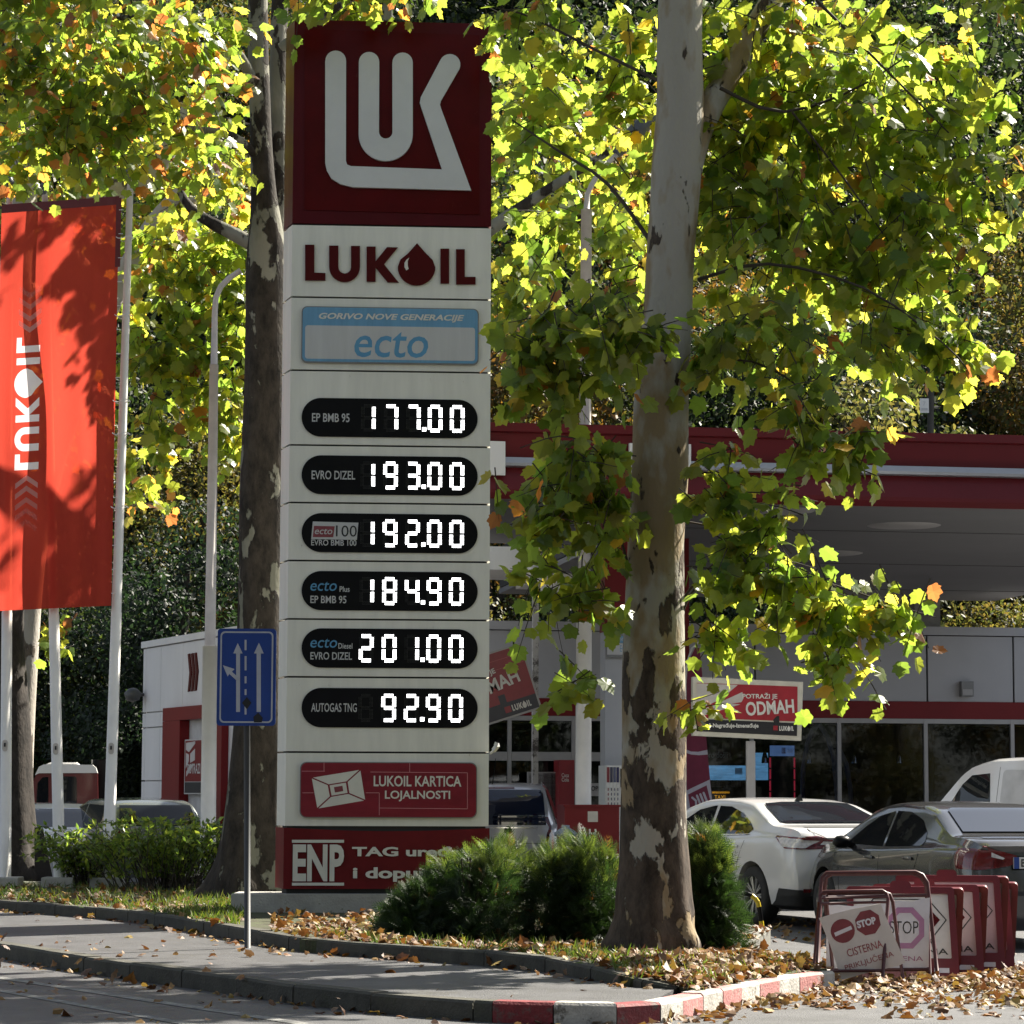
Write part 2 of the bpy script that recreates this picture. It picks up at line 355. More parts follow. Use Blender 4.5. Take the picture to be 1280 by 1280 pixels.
# ================================================================== SETTING: ground, kerbs, island, hill
def pts_at(lst, z): return [G(x, y, z) for x, y in lst]
g = MB(); g.add([(-260, -120, 0), (260, -120, 0), (260, 66, 0), (-260, 66, 0)], [(0, 1, 2, 3)])
struct(g.build('ground', m_asphalt))
ZP, ZI = 0.13, 0.245
kerb_px = [(0, 1180), (67, 1191), (175, 1206), (275, 1219), (380, 1234), (493, 1245), (615, 1253), (720, 1256), (790, 1257), (830, 1253)]
kerb = pts_at(kerb_px, ZP)
d0 = (kerb[0] - kerb[1]).normalized(); kerb.insert(0, kerb[0] + d0 * 14)
isl_px = [(0, 1126), (140, 1136), (222, 1147), (275, 1157), (380, 1174), (516, 1183), (652, 1192), (720, 1203), (788, 1222), (845, 1233)]
isl = [G(x, y, z) for (x, y), z in zip(isl_px, [ZI] * 7 + [0.238, 0.20, 0.15])]
d1 = (isl[0] - isl[1]).normalized(); isl.insert(0, isl[0] + d1 * 14)
right_px = [(830, 1253), (883, 1242), (946, 1229), (991, 1221), (1044, 1214)]
rightk = pts_at(right_px, ZP)
def resample(pts, step):
    out = [pts[0].copy()]; acc = 0
    for a, b in zip(pts, pts[1:]):
        L = (b - a).length; t = step - acc
        while t <= L:
            out.append(a.lerp(b, t / L)); t += step
        acc = (acc + L) % step
    if (out[-1] - pts[-1]).length > 0.05: out.append(pts[-1].copy())
    return out
def kerb_run(pts, z0, z1, step, wid, mats_fn, name, mats, sgn=1):
    mb = MB(); q = resample(pts, step)
    nr = []
    for i in range(len(q)):
        t = (q[min(i + 1, len(q) - 1)] - q[max(i - 1, 0)]); t.z = 0; t.normalize(); nr.append(Vector((-t.y, t.x, 0)) * sgn)
    for i in range(len(q) - 1):
        a, b = q[i], q[i + 1]; t = (b - a).normalized() * 0.005; dz = R.uniform(-0.006, 0.006); ox = R.uniform(-0.006, 0.006)
        a0, b0 = a + t + nr[i] * ox, b - t + nr[i + 1] * ox
        a1, b1 = a0 + nr[i] * wid, b0 + nr[i + 1] * wid
        c = 0.018
        za_, zb_ = (q[i].z + 0.006, q[i + 1].z + 0.006) if z1 is None else (z1, z1)
        pr = [(a0, b0, 0, (z0, z0)), (a0, b0, 0, (za_ - c, zb_ - c)), (a0, b0, c, (za_, zb_)), (a0, b0, wid, (za_, zb_)), (a0, b0, wid, (z0, z0))]
        vs = []
        for (pa, pb, o, z) in pr:
            vs += [Vector((pa.x, pa.y, z[0] + dz)) + nr[i] * o, Vector((pb.x, pb.y, z[1] + dz)) + nr[i + 1] * o]
        n = len(pr)
        fs = [(2 * k, 2 * k + 1, 2 * k + 3, 2 * k + 2) for k in range(n - 1)] + [tuple(range(0, 2 * n, 2)), tuple(range(1, 2 * n, 2))]
        mb.add(vs, fs, mats_fn(i))
    return struct(mb.build(name, mats))
# split street kerb where the paint starts (px 615)
kA = kerb[:8]; kB = kerb[7:] + rightk[1:]
kerb_run(kA, -0.1, ZP + 0.006, 0.95, 0.16, lambda i: 0, 'kerb', [m_kerb])
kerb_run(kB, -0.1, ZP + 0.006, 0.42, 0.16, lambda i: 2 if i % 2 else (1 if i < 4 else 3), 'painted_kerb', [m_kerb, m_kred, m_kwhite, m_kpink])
kerb_run(isl, 0.0, None, 0.9, 0.14, lambda i: 0, 'island_kerb', [m_kerb])
# pavement slab between
ins = [Vector((p.x, p.y)) for p in kerb]; inn = [Vector((p.x, p.y)) for p in isl]
off = [p + Vector((0.0, 0.12)) for p in ins[:-2]] + [ins[-2] + Vector((0.0, 0.15)), ins[-1] + Vector((-0.06, 0.15))]
pv = MB(); pv.slab([(p.x, p.y) for p in off] + [(p.x, p.y + 0.05) for p in reversed(inn)], -0.05, ZP)
struct(pv.build('pavement', m_pave))
# island bed
rk = [Vector((p.x - 0.05, p.y + 0.12)) for p in rightk[1:]]
back = [G(1036, 1187, ZI), G(980, 1178, ZI), G(929, 1170, ZI)]
front = [(p.x, p.y + 0.1) for p in inn] + [(p.x, p.y) for p in rk]
isl_poly = front + [(p.x, p.y) for p in back] + [(2.6, 27.5), (1.2, 30.5), (-0.5, 33.0), (-4, 37), (-26, 46)]
izs = [p.z - 0.008 for p in isl] + [ZP + 0.012] * len(rk) + [0.10, 0.11, 0.12, 0.15] + [ZI - 0.012] * 4
ib = MB(); ib.slab(isl_poly, -0.05, 0, zs=izs)
struct(ib.build('planted_bed', m_soil))
_bt = BVHTree.FromPolygons([tuple(v) for v in ib.v], ib.f)
def bed_z(x, y):
    h = _bt.ray_cast(Vector((x, y, 3)), Vector((0, 0, -1))); return h[0].z if h[0] else None
bk = [Vector((p.x, p.y, z)) for p, z in zip(back, (0.10, 0.11, 0.12))] + [Vector((2.6, 27.5, 0.16)), Vector((1.2, 30.5, 0.24)), Vector((-0.5, 33.0, 0.24)), Vector((-4, 37, 0.24)), Vector((-20, 43.5, 0.24))]
kerb_run(bk, -0.05, None, 0.9, 0.13, lambda i: 0, 'back_kerb', [mat('kerb_pale', (0.14, 0.135, 0.12), 0.9, var=0.2, scale=6, bump=0.3)], 1)
# worn lane lines
lm = MB()
m_line = mat('worn_line_paint', (0.19, 0.19, 0.18), 0.8, var=0.3, scale=8, dirt=((0.10, 0.10, 0.10), 0.46, 6, (1, 1, 1)))
for a, b, wd in (((0, 1222), (330, 1272), 0.12), ((0, 1238), (140, 1263), 0.10)):
    A = G(*a, 0.004); B = G(*b, 0.004); t = (B - A).normalized(); A = A - t * 6; B = B + t * 6; q = Vector((-t.y, t.x, 0)) * wd / 2
    lm.add([A - q, B - q, B + q, A + q], [(0, 1, 2, 3)])
struct(lm.build('lane_line', m_line))
# hill
hm = MB(); nx, ny = 40, 26
def hill_z(x, y): return -0.3 + max(0, (y - 64)) * 0.40 + 0.8 * math.sin(x * 0.09) * min(1, max(0, (y - 64) / 20))
for j in range(ny):
    for i in range(nx):
        x = -150 + 300 * i / (nx - 1); y = 63 + (j / (ny - 1)) ** 1.4 * 190
        hm.v.append(Vector((x, y, hill_z(x, y))))
for j in range(ny - 1):
    for i in range(nx - 1):
        a = j * nx + i; hm.f.append((a, a + 1, a + nx + 1, a + nx)); hm.m.append(0); hm.s.append(True)
struct(hm.build('hill', mat('hill_soil', (0.035, 0.035, 0.018), 0.95, var=0.4, scale=0.5)))

# ================================================================== LUK emblem + lettering shapes
z4 = zoomed(330, 0, 2.667)
EMB_LK = [(204, 207)] + arc(239, 207, 34.5, 180, 360, 12) + [(273, 540), (277, 552), (290, 557), (593, 568), (524, 362), (519, 345), (522, 328)] + arc(619, 219, 35, 205, 400, 12) + [(590, 338), (586, 352), (590, 366), (690, 638), (297, 627), (255, 617), (225, 598), (209, 570), (204, 545)]
EMB_U = arc(350, 211, 34, 180, 360, 12) + [(383, 440)] + arc(405.5, 443, 22.5, 180, 0, 10) + [(428, 440)] + arc(461.5, 213, 34, 180, 360, 12) + [(495.5, 450)] + arc(405.5, 450, 90, 0, 180, 22)
def LUKWORD(t):
    """loops of the station's lettering; t maps zoom coordinates (x right, y down) to (u, v)"""
    f = lambda p: [t(x, y) for x, y in p]
    return [f([(137, 817), (168, 817), (168, 910), (205, 911), (205, 936), (137, 936)]),
            f([(217, 820), (248, 820), (248, 892)] + arc(269, 892, 21, 180, 0, 8) + [(290, 892), (290, 821), (320, 821), (320, 890)] + arc(268.5, 890, 51.5, 0, 180, 14)),
            f([(342, 823), (372, 823), (372, 872), (410, 825), (446, 826), (400, 882), (449, 943), (412, 942), (372, 893), (372, 940), (342, 940)]),
            f([(510, 812), (540, 846), (562, 868), (571, 892)] + arc(508.5, 890, 63, 10, 170, 16) + [(446, 890), (455, 866), (480, 846)]),
            f([(588, 830), (617, 830), (617, 946), (588, 946)]),
            f([(640, 832), (669, 832), (669, 924), (705, 924), (705, 949), (640, 949)])]
def lukword_box(mb, pl, u0, u1, v0, v1, d, mi=0, flip=False, turn=False, thick=None):
    for lp in LUKWORD(lambda x, y: ((x - 137) / 568.0, 1 - (y - 817 - (x - 137) * 0.021) / 120.0)):
        o = []
        for a, b in lp:
            if turn: o.append((u0 + b * (u1 - u0), v0 + a * (v1 - v0)))
            else:
                if flip: a = 1 - a
                o.append((u0 + a * (u1 - u0), v0 + b * (v1 - v0)))
        mb.plate(pl, o, thick if thick is not None else d, d, mi)
def emblem_box(mb, pl, cx, cy, size, d, mi=0, flip=False, ang=0.0):
    ca, sa = math.cos(ang), math.sin(ang)
    for lp in (EMB_LK, EMB_U):
        o = []
        for x, y in lp:
            a = (x - 447) / 486 * size; b = -(y - 406) / 486 * size
            if flip: a = -a
            o.append((cx + a * ca - b * sa, cy + a * sa + b * ca))
        mb.plate(pl, o, d, d, mi)

# ================================================================== PRICE TOTEM
tl = P(361.5, 600, 29.3); tr = P(612.5, 600, 29.3 + 2.17 * 0.069)
TP = Plane((tl.x, tl.y, 0), (tr.x - tl.x, tr.y - tl.y, 0))
TW = TP.uv(612.5, 600)[0]
tv = lambda y: TP.uv(361.5, y)[1]
tbase = TP.w(TW / 2, ZI, -0.2)
tot = thing('price_totem', tbase, 'tall white fuel price totem with red emblem box on top', 'price sign')
PLAN_F = [(0, 0), (TW, 0), (TW + 0.012, 0.2), (-0.052, 0.2)]
PLAN_B = [(-0.052, 0.212), (TW + 0.012, 0.212), (TW + 0.0, 0.42), (-0.098, 0.42)]
def tpanel(name, y0, y1, m, gap=0.010):
    mb = MB(); a, b = tv(y1) + gap, tv(y0) - gap
    mb.prism(TP, PLAN_F, a, b); mb.prism(TP, PLAN_B, a, b)
    return mb.build(name, m, tot)
core = MB(); core.prism(TP, [(0.02, 0.03), (TW - 0.03, 0.03), (TW - 0.02, 0.40), (-0.03, 0.40), (-0.03, 0.2)], tv(1118), tv(30)); core.build('core', m_seam, tot)
lp_ = tpanel('logo_panel', 23, 280, m_red)
fr = MB(); fr.plate(TP, TP.loop(z4([(135, 97), (718, 118), (718, 716), (135, 700)])), 0, 0.012, 0); fr.build('logo_field', m_reddark, lp_)
em = MB()
for L_ in (EMB_LK, EMB_U):
    em.plate(TP, TP.loop(z4(L_)), 0.012, 0.05, 0)
emo = em.build('emblem', m_emblem, lp_)
bv = emo.modifiers.new('bevel', 'BEVEL'); bv.width = 0.018; bv.segments = 3; bv.limit_method = 'ANGLE'; bv.angle_limit = math.radians(50)
np_ = tpanel('name_panel', 280, 371, m_white)
le = MB()
for L_ in LUKWORD(lambda x, y: TP.uv(330 + x / 2.667, y / 2.667)): le.plate(TP, L_, 0, 0.022)
le.build('lettering', m_letter, np_)
hl = MB(); hl.plate(TP, TP.loop(z4([(474, 903), (468, 892), (468, 878), (474, 868), (484, 860), (479, 872), (479, 886), (482, 898)])), 0.0222, 0.024); hl.build('drop_highlight', m_print, np_)
bp_ = tpanel('brand_panel', 371, 462.5, m_white)
ze = zoomed(360, 370, 4.92)
e = MB()
u0, v1 = TP.uv(*ze([(88, 62)])[0]); u1, v0 = TP.uv(*ze([(1168, 432)])[0]); v0 = TP.uv(*ze([(600, 414)])[0])[1]; v1 = TP.uv(*ze([(600, 75)])[0])[1]
e.plate(TP, rrect(u0 - 0.006, v0 - 0.008, u1 + 0.006, v1 + 0.004, 0.06), 0, 0.028, 2)
e.plate(TP, rrect(u0 + 0.006, v0 + 0.006, u1 - 0.006, v1 - 0.006, 0.055), 0.028, 0.031, 0)
vm = TP.uv(*ze([(600, 190)])[0])[1]
e.plate(TP, rrect(u0 + 0.035, v0 + 0.035, u1 - 0.035, vm, 0.03), 0.031, 0.033, 1)
e.build('brand_plate', [m_blue, m_platewh, m_trim], bp_)
e = MB()
X0, X1 = ze([(190, 0), (1083, 0)])[0][0], ze([(1083, 0)])[0][0]
e.ptext(TP, 'GORIVO NOVE GENERACIJE', X0, X1, 370 + 137 / 4.92, 48 / 4.92, 0.0345, 0, bold=0.03, shear=0.25)
e.ptext(TP, 'ecto', 360 + 408 / 4.92, 360 + 862 / 4.92, 370 + 302 / 4.92, 160 / 4.92, 0.0345, 1, bold=0.008, shear=0.15)
e.build('brand_print', [m_print, m_bluetxt], bp_)
rows = [(462.5, 556, 522.8, '177.00', [('EP BMB 95', 390, 437, 522.3, 11, 0)]),
        (556, 628, 594.5, '193.00', [('EVRO DIZEL', 389.5, 444, 594, 11, 0)]),
        (628, 700.5, 666.7, '192.00', [('EVRO BMB 100', 389, 445.5, 678.5, 7.5, 0)]),
        (700.5, 773.6, 739.0, '184.90', [('ecto', 388, 421, 733, 11.5, 1), ('Plus', 424.5, 437, 736.5, 7, 0), ('EP BMB 95', 388, 433, 749.5, 9.5, 0)]),
        (773.6, 846, 810.6, '201.00', [('ecto', 388, 421.5, 804, 11.5, 1), ('Diesel', 423, 440.5, 807.5, 7, 0), ('EVRO DIZEL', 388, 440, 820, 9.5, 0)]),
        (846, 940, 885.0, ' 92.90', [('AUTOGAS TNG', 389, 446, 884.5, 11, 0)])]
SEG = {'0': 'abcdef', '1': 'bc', '2': 'abged', '3': 'abgcd', '4': 'fgbc', '5': 'afgcd', '6': 'afgedc', '7': 'abc', '8': 'abcdefg', '9': 'abcdfg', ' ': ''}
uc = [TP.uv(340 + x / 2.783, 600)[0] for x in (333, 412, 490, 566, 643)]
DW = 0.118; DH = 0.262
labs = {'177.00': 'first', }
for (ya, yb, yc, num, caps) in rows:
    pp = tpanel('price_panel', ya, yb, m_white)
    mb = MB()
    ua = TP.uv(377, yc)[0]; ub = TP.uv(597, yc)[0]; vc = TP.uv(487, yc)[1]; hh = 0.212
    mb.plate(TP, rrect(ua, vc - hh, ub, vc + hh, hh - 0.001, 14), 0, 0.012)
    mb.build('display', m_black, pp)
    mb = MB()
    for body, x0, x1, y, h, mi in caps: mb.ptext(TP, body, x0, x1, y, h, 0.0145, mi, bold=0.012 if mi == 0 else 0.004, shear=0.2 if mi else 0)
    if num == '192.00':
        q = TP.loop([(389, 674), (391, 652), (448, 653.5), (446, 675)]); mb.plate(TP, q, 0.012, 0.014, 0)
        q = TP.loop([(391, 671.5), (392.5, 657.5), (418.5, 658), (416.5, 671.7)]); mb.plate(TP, q, 0.014, 0.0155, 2)
        mb.ptext(TP, 'ecto', 393.5, 415.5, 664.5, 7, 0.0165, 0, shear=0.2, bold=0.006)
        mb.ptext(TP, '100', 420, 446, 664, 14, 0.0165, 3, bold=-0.002)
    mb.build('caption', [m_printgrey, m_bluetxt, m_fadered, m_blackm], pp)
    dmb = [MB() for _ in range(5)]
    digs = [c for c in num if c != '.']
    def seg_dots(cx, sname):
        hw, hv = DW / 2, DH / 2; T = 0.052
        pos = {'a': ((-hw, hv), (hw, hv)), 'g': ((-hw, 0), (hw, 0)), 'd': ((-hw, -hv), (hw, -hv)), 'f': ((-hw, hv), (-hw, 0)), 'b': ((hw, hv), (hw, 0)), 'e': ((-hw, 0), (-hw, -hv)), 'c': ((hw, 0), (hw, -hv))}
        (x0, y0), (x1, y1) = pos[sname]
        hor = y0 == y1; n = 8 if hor else 8; out = []
        for i in range(n):
            t = (i + 0.5) / n; t = 0.07 + 0.86 * t
            for r in (-1, 0, 1):
                if hor: x, y = x0 + (x1 - x0) * t, y0 + r * 0.0140
                else: x, y = x0 + r * 0.0140, y0 + (y1 - y0) * t
                out.append((cx + x, vc + y))
        return out
    for k, ch in enumerate(digs):
        for sn in 'abcdefg':
            lit = sn in SEG[ch]
            for (x, y) in seg_dots(uc[k], sn):
                r = 0.0062 if lit else 0.0036
                dmb[k].add([TP.w(x + r * math.cos(a), y + r * 1.0 * math.sin(a), 0.0150) for a in (0.4, 1.45, 2.5, 3.53, 4.6, 5.65)], [(0, 1, 2, 3, 4, 5)], 0 if lit else 1)
    xd = (uc[2] + uc[3]) / 2 + 0.0
    for i in (-1, 0, 1):
        for j in (-1, 0, 1): dmb[2].add([TP.w(xd + i * 0.0145 + sx * 0.0066, vc - DH / 2 + 0.012 + j * 0.0145 + sy * 0.0066, 0.0152) for sx, sy in ((-1, -1), (1, -1), (1, 1), (-1, 1))], [(0, 1, 2, 3)])
    for q in dmb: q.build('digit', [m_led, m_ledoff], pp)
cp_ = tpanel('card_panel', 940, 1033.5, m_white)
z6 = zoomed(280, 820, 3.048)
mb = MB()
ua, va = TP.uv(*z6([(290, 614)])[0]); ub, vb = TP.uv(*z6([(962, 408)])[0])
mb.plate(TP, rrect(ua - 0.006, va - 0.006, ub + 0.006, vb + 0.006, 0.07), 0, 0.03, 1)
mb.plate(TP, rrect(ua + 0.004, va + 0.004, ub - 0.004, vb - 0.004, 0.065), 0.03, 0.034, 0)
mb.build('card_plaque', [m_plaquered, m_trim], cp_)
mb = MB()
env = z6([(332, 463), (521, 432), (540, 551), (354, 583)])
A, B, C, D = [Vector(p) for p in env]; cxy = (A + B + C + D) / 4
Lc = lambda p, q, t: p + (q - p) * t
i0, i1, i2, i3 = (Lc(p, cxy, 0.62) for p in (A, B, C, D))
for quad in ((A, B, i1, i0), (B, C, i2, i1), (C, D, i3, i2), (D, A, i0, i3)):
    cc = sum(quad, Vector((0, 0))) / 4
    mb.plate(TP, TP.loop([tuple(Lc(cc, p, 0.93)) for p in quad]), 0.034, 0.036)
mb.plate(TP, TP.loop([tuple(Lc(cxy, p, 0.86)) for p in (i0, i1, i2, i3)]), 0.034, 0.036)
mb.plate(TP, TP.loop([tuple(Lc(cxy, p, 0.45)) for p in (i0, i1, i2, i3)]), 0.036, 0.0375, 1)
mb.ptext(TP, 'LUKOIL KARTICA', 467, 576.5, 976.5, 13.5, 0.037, 0, bold=0.02)
mb.ptext(TP, 'LOJALNOSTI', 481, 562.5, 995, 13.5, 0.037, 0, bold=0.02)
def pline(mb, pl, a, b, wpx, d, mi):
    a = Vector(a); b = Vector(b); t = (b - a).normalized(); q = Vector((-t.y, t.x)) * wpx / 2
    mb.plate(pl, pl.loop([tuple(a - q), tuple(b - q), tuple(b + q), tuple(a + q)]), d, d, mi)
for a, b in (((463, 965), (584, 966)), ((584, 966), (584, 1011)), ((474, 1010), (584, 1011)), ((474, 991), (474, 1019)), ((378, 991), (392, 991)), ((457, 991), (474, 991)), ((512, 954), (512, 965)), ((377, 964), (406, 964)), ((405, 953), (405, 964))):
    pline(mb, TP, a, b, 0.8, 0.0355, 2)
mb.build('card_print', [m_print, m_fadered, mat('faint_line', (0.5, 0.2, 0.22), 0.5)], cp_)
# cloth banner round the foot
nb = 40; mb = MB(); vA, vB = tv(1111), tv(1034.5)
for i in range(nb + 1):
    u = -0.01 + (TW + 0.02) * i / nb
    sag = 0.035 * math.sin(math.pi * i / nb)
    for j in range(6):
        t = j / 5; v = vA + (vB - sag - vA) * t
        dd = 0.022 + 0.012 * math.sin(i * 0.7 + j * 0.9) * (0.4 + 0.6 * math.sin(i * 0.23)) 
        mb.v.append(TP.w(u, v, dd))
for i in range(nb):
    for j in range(5):
        a = i * 6 + j; mb.f.append((a, a + 6, a + 7, a + 1)); mb.m.append(0); mb.s.append(True)
mb.prism(TP, [(-0.012, -0.02), (-0.006, -0.02), (-0.056, 0.2), (-0.064, 0.2)], vA, vB)
mb.prism(TP, [(-0.056, 0.205), (-0.052, 0.205), (-0.098, 0.42), (-0.106, 0.42)], vA, vB)
bn = mb.build('foot_banner', m_bannerred, tot)
mb = MB()
mb.ptext(TP, 'ENP', 366, 430, 1078.5, 46, 0.042, 0, bold=0.035)
for yy in (1051.5, 1105): mb.plate(TP, TP.loop([(365, yy - 1.8), (430, yy - 1.8), (430, yy + 1.8), (365, yy + 1.8)]), 0.042, 0.042)
mb.ptext(TP, 'TAG uređaji', 440, 588, 1066, 16, 0.044, 0, bold=0.035)
mb.ptext(TP, 'i dopuna', 441, 553, 1093, 18, 0.044, 0, bold=0.035)
mb.build('banner_print', m_print, bn)
# concrete plinth
pvb = TP.uv(300, 1117)[1]
mb = MB(); mb.prism(TP, [(-0.56, -0.16), (TW + 0.25, -0.16), (TW + 0.25, 0.6), (-0.5, 0.6)], 0.1, tv(1117))
tag(mb.build('plinth', m_conc, at=TP.w(TW / 2, ZI, -0.2)), 'low stained concrete plinth under the price totem', 'plinth')
# small security camera on the totem's right edge
c0 = P(613, 942, 29.4); c1 = P(617, 938, 29.3); c2 = P(622.5, 931, 29.2); c3 = P(618, 929, 29.2)
cam_t = thing('security_camera', c0, 'small white camera on a bracket at the edge of the price totem', 'camera')
MB().tube([c0, c1], 0.012, 6).build('bracket', m_whiteb, cam_t)
mb = MB(); mb.bar(c1, c2, 0.035, 0.045); mb.bar(c2, c3, 0.035, 0.035); mb.build('camera_body', m_whiteb, cam_t)

# ================================================================== TRAFFIC SIGN
sy = G(309.5, 1185, ZP).y
SP = Plane((P(308, 990, sy).x, sy - 0.04, 0), (1, 0.03, 0))
sg = thing('lane_sign', (P(309, 1185, sy).x, sy, ZP), 'blue lane direction sign on a thin grey post beside the price totem', 'road sign')
MB().tube([P(309.3, 1187, sy), P(308.3, 790, sy)], 0.028, 12).build('post', mat('post_dark_grey', (0.045, 0.047, 0.05), 0.6), sg)
mb = MB(); u0, v0 = SP.uv(270.5, 907); u1, v1 = SP.uv(345.5, 786)
mb.plate(SP, rrect(u0, v0, u1, v1, 0.03), -0.012, 0.004, 0)
pan = mb.build('sign_panel', m_signblue, sg)
mb = MB(); i_ = 0.025; t_ = 0.014
mb.plate(SP, [rrect(u0 + i_, v0 + i_, u1 - i_, v1 - i_, 0.04), rrect(u0 + i_ + t_, v0 + i_ + t_, u1 - i_ - t_, v1 - i_ - t_, 0.03)], 0.004, 0.006, 0)
zs = zoomed(0, 760, 2.4625)
for poly in ([(727, 320), (727, 140), (718, 140), (732, 108), (747, 140), (739, 140), (739, 320)], [(790, 320), (790, 140), (782, 140), (797, 107), (812, 140), (803, 140), (803, 320)],
             [(727, 222), (706, 203), (701, 211), (686, 176), (722, 188), (714, 196), (727, 208)]):
    mb.plate(SP, SP.loop(zs(poly)), 0.004, 0.006, 0)
for a, b in ((98, 130), (148, 192), (210, 232), (250, 268), (295, 328)):
    mb.plate(SP, SP.loop(zs([(753, a), (759, a), (759, b), (753, b)])), 0.004, 0.006, 0)
for q in ([(745, 292), (760, 274), (774, 292), (760, 312)], [(780, 335), (795, 322), (809, 338), (806, 352), (782, 352)]):
    mb.plate(SP, SP.loop(zs(q)), 0.006, 0.008, 1)
mb.build('sign_markings', [mat('sign_white', (0.45, 0.46, 0.5), 0.4), m_blackm], pan)
MB().box(SP.w((u0 + u1) / 2, v0 + 0.2, -0.02), (0.09, 0.03, 0.04)).build('bracket', m_steel, sg)

# ================================================================== FLAGPOLES + FLAG
FY = G(134, 1108, ZI).y
pole_specs = [((6.5, 1097), (12, 240), 'white flagpole at the picture edge in front of the dark trunk'),
              ((74.5, 1101), (56, 244), 'white flagpole whose top shows behind the red flag, middle of three'),
              ((134.5, 1105), (163, 226), 'white flagpole carrying the red flag on its left side')]
for (b, t, lab) in pole_specs:
    B = P(*b, FY); T = P(*t, FY)
    r = thing('flagpole', (B.x, FY, ZI), lab, 'flagpole', 'flagpoles in front of the station')
    fb = MB(); fb.box((B.x, FY, ZI + 0.02), (0.42, 0.42, 0.2), bev=0.015); fb.build('footing', m_conc, r)
    d = T - B
    MB().tube([B, B + d * 0.38, B + d * 0.381, B + d * 0.7, T], [0.078, 0.070, 0.066, 0.055, 0.042], 16).build('pole', m_polew, r)
    MB().lathe((T.x, T.y, T.z), [(0.03, 0), (0.03, 0.07), (0.045, 0.08), (0.05, 0.10), (0.075, 0.115), (0.07, 0.14), (0.03, 0.2), (0.008, 0.24), (0, 0.25)], 12).build('finial', m_steel, r)
    hb = B + d * (1 - (936 - 230) / (1100 - 230.0)); mb = MB(); mb.plate(Plane((hb.x, FY - 0.077, hb.z), (1, 0, 0)), rrect(-0.035, -0.075, 0.035, 0.075, 0.034), -0.02, 0.004); mb.box((hb.x, FY - 0.085, hb.z + 0.01), (0.02, 0.012, 0.05), 1); mb.build('cleat_plate', [m_poleg, m_blackm], r)
FLY = FY - 0.13
def flag_mat():
    m = bpy.data.materials.new('flag_red'); m.use_nodes = True; t = m.node_tree; N = t.nodes.new; L = t.links.new
    b = t.nodes['Principled BSDF']; b.inputs['Roughness'].default_value = 0.6; b.inputs['Base Color'].default_value = (0.36, 0.035, 0.025, 1); b.inputs['Specular IOR Level'].default_value = 0.2
    tl_ = N('ShaderNodeBsdfTranslucent'); tl_.inputs[0].default_value = (0.64, 0.075, 0.048, 1)
    tr_ = N('ShaderNodeBsdfTransparent'); tr_.inputs[0].default_value = (0.85, 0.16, 0.08, 1)
    m1 = N('ShaderNodeMixShader'); m1.inputs[0].default_value = 0.62; L(b.outputs[0], m1.inputs[1]); L(tl_.outputs[0], m1.inputs[2])
    nz = N('ShaderNodeTexNoise'); nz.inputs['Scale'].default_value = 60; cr = N('ShaderNodeMapRange'); cr.inputs[3].default_value = 0.08; cr.inputs[4].default_value = 0.2; L(nz.outputs[0], cr.inputs[0])
    m2 = N('ShaderNodeMixShader'); L(cr.outputs[0], m2.inputs[0]); L(m1.outputs[0], m2.inputs[1]); L(tr_.outputs[0], m2.inputs[2])
    L(m2.outputs[0], t.nodes['Material Output'].inputs[0]); return m
def flag_print_mat(name, c, al):
    m = bpy.data.materials.new(name); m.use_nodes = True; t = m.node_tree; N = t.nodes.new; L = t.links.new
    b = t.nodes['Principled BSDF']; b.inputs['Base Color'].default_value = tuple(c) + (1,); b.inputs['Roughness'].default_value = 0.6
    tl_ = N('ShaderNodeBsdfTranslucent'); tl_.inputs[0].default_value = tuple(c) + (1,)
    tr_ = N('ShaderNodeBsdfTransparent')
    m1 = N('ShaderNodeMixShader'); m1.inputs[0].default_value = 0.5; L(b.outputs[0], m1.inputs[1]); L(tl_.outputs[0], m1.inputs[2])
    m2 = N('ShaderNodeMixShader'); m2.inputs[0].default_value = 1 - al; L(m1.outputs[0], m2.inputs[1]); L(tr_.outputs[0], m2.inputs[2])
    L(m2.outputs[0], t.nodes['Material Output'].inputs[0]); return m
m_flag = flag_mat()
tlp, trp, blp, brp = (2, 258), (149, 247), (-9, 764), (139, 757)
def flag_px(s, t):     # s across 0..1, t up 0..1
    x0 = blp[0] + (tlp[0] - blp[0]) * t; x1 = brp[0] + (trp[0] - brp[0]) * t
    y0 = blp[1] + (tlp[1] - blp[1]) * t; y1 = brp[1] + (trp[1] - brp[1]) * t
    return x0 + (x1 - x0) * s, y0 + (y1 - y0) * s
def flag_pt(s, t, d=0.0):
    w_ = 0.034 * math.sin(s * 9 + t * 1.5) * (1 - 0.55 * t) + 0.020 * math.sin(s * 5 - t * 7) * (1 - abs(2 * t - 1)) + 0.012 * math.sin(31 * s + 3 * t) * max(0, s - 0.6) * 2.5 + 0.016 * math.sin(s * 23 + 2 * t) * (1 - t) + 0.05 * math.sin(s * 3.0 + 0.5) * (1 - t) + 0.02 * math.sin(9 * t + 3 * s)
    x, y = flag_px(s, t); return P(x, y, FLY - w_ - d)
fl = thing('flag', P(139, 757, FLY), 'long red banner flag with white lettering reading upward, on the third flagpole', 'flag')
sx0, sx1 = 0.155, 0.360; ty0, ty1 = 0.345, 0.672
flag_letters = [[(sx0 + b_ * (sx1 - sx0), ty0 + a_ * (ty1 - ty0)) for a_, b_ in lp] for lp in LUKWORD(lambda x, y: ((x - 137) / 568.0, 1 - (y - 817 - (x - 137) * 0.021) / 120.0))]
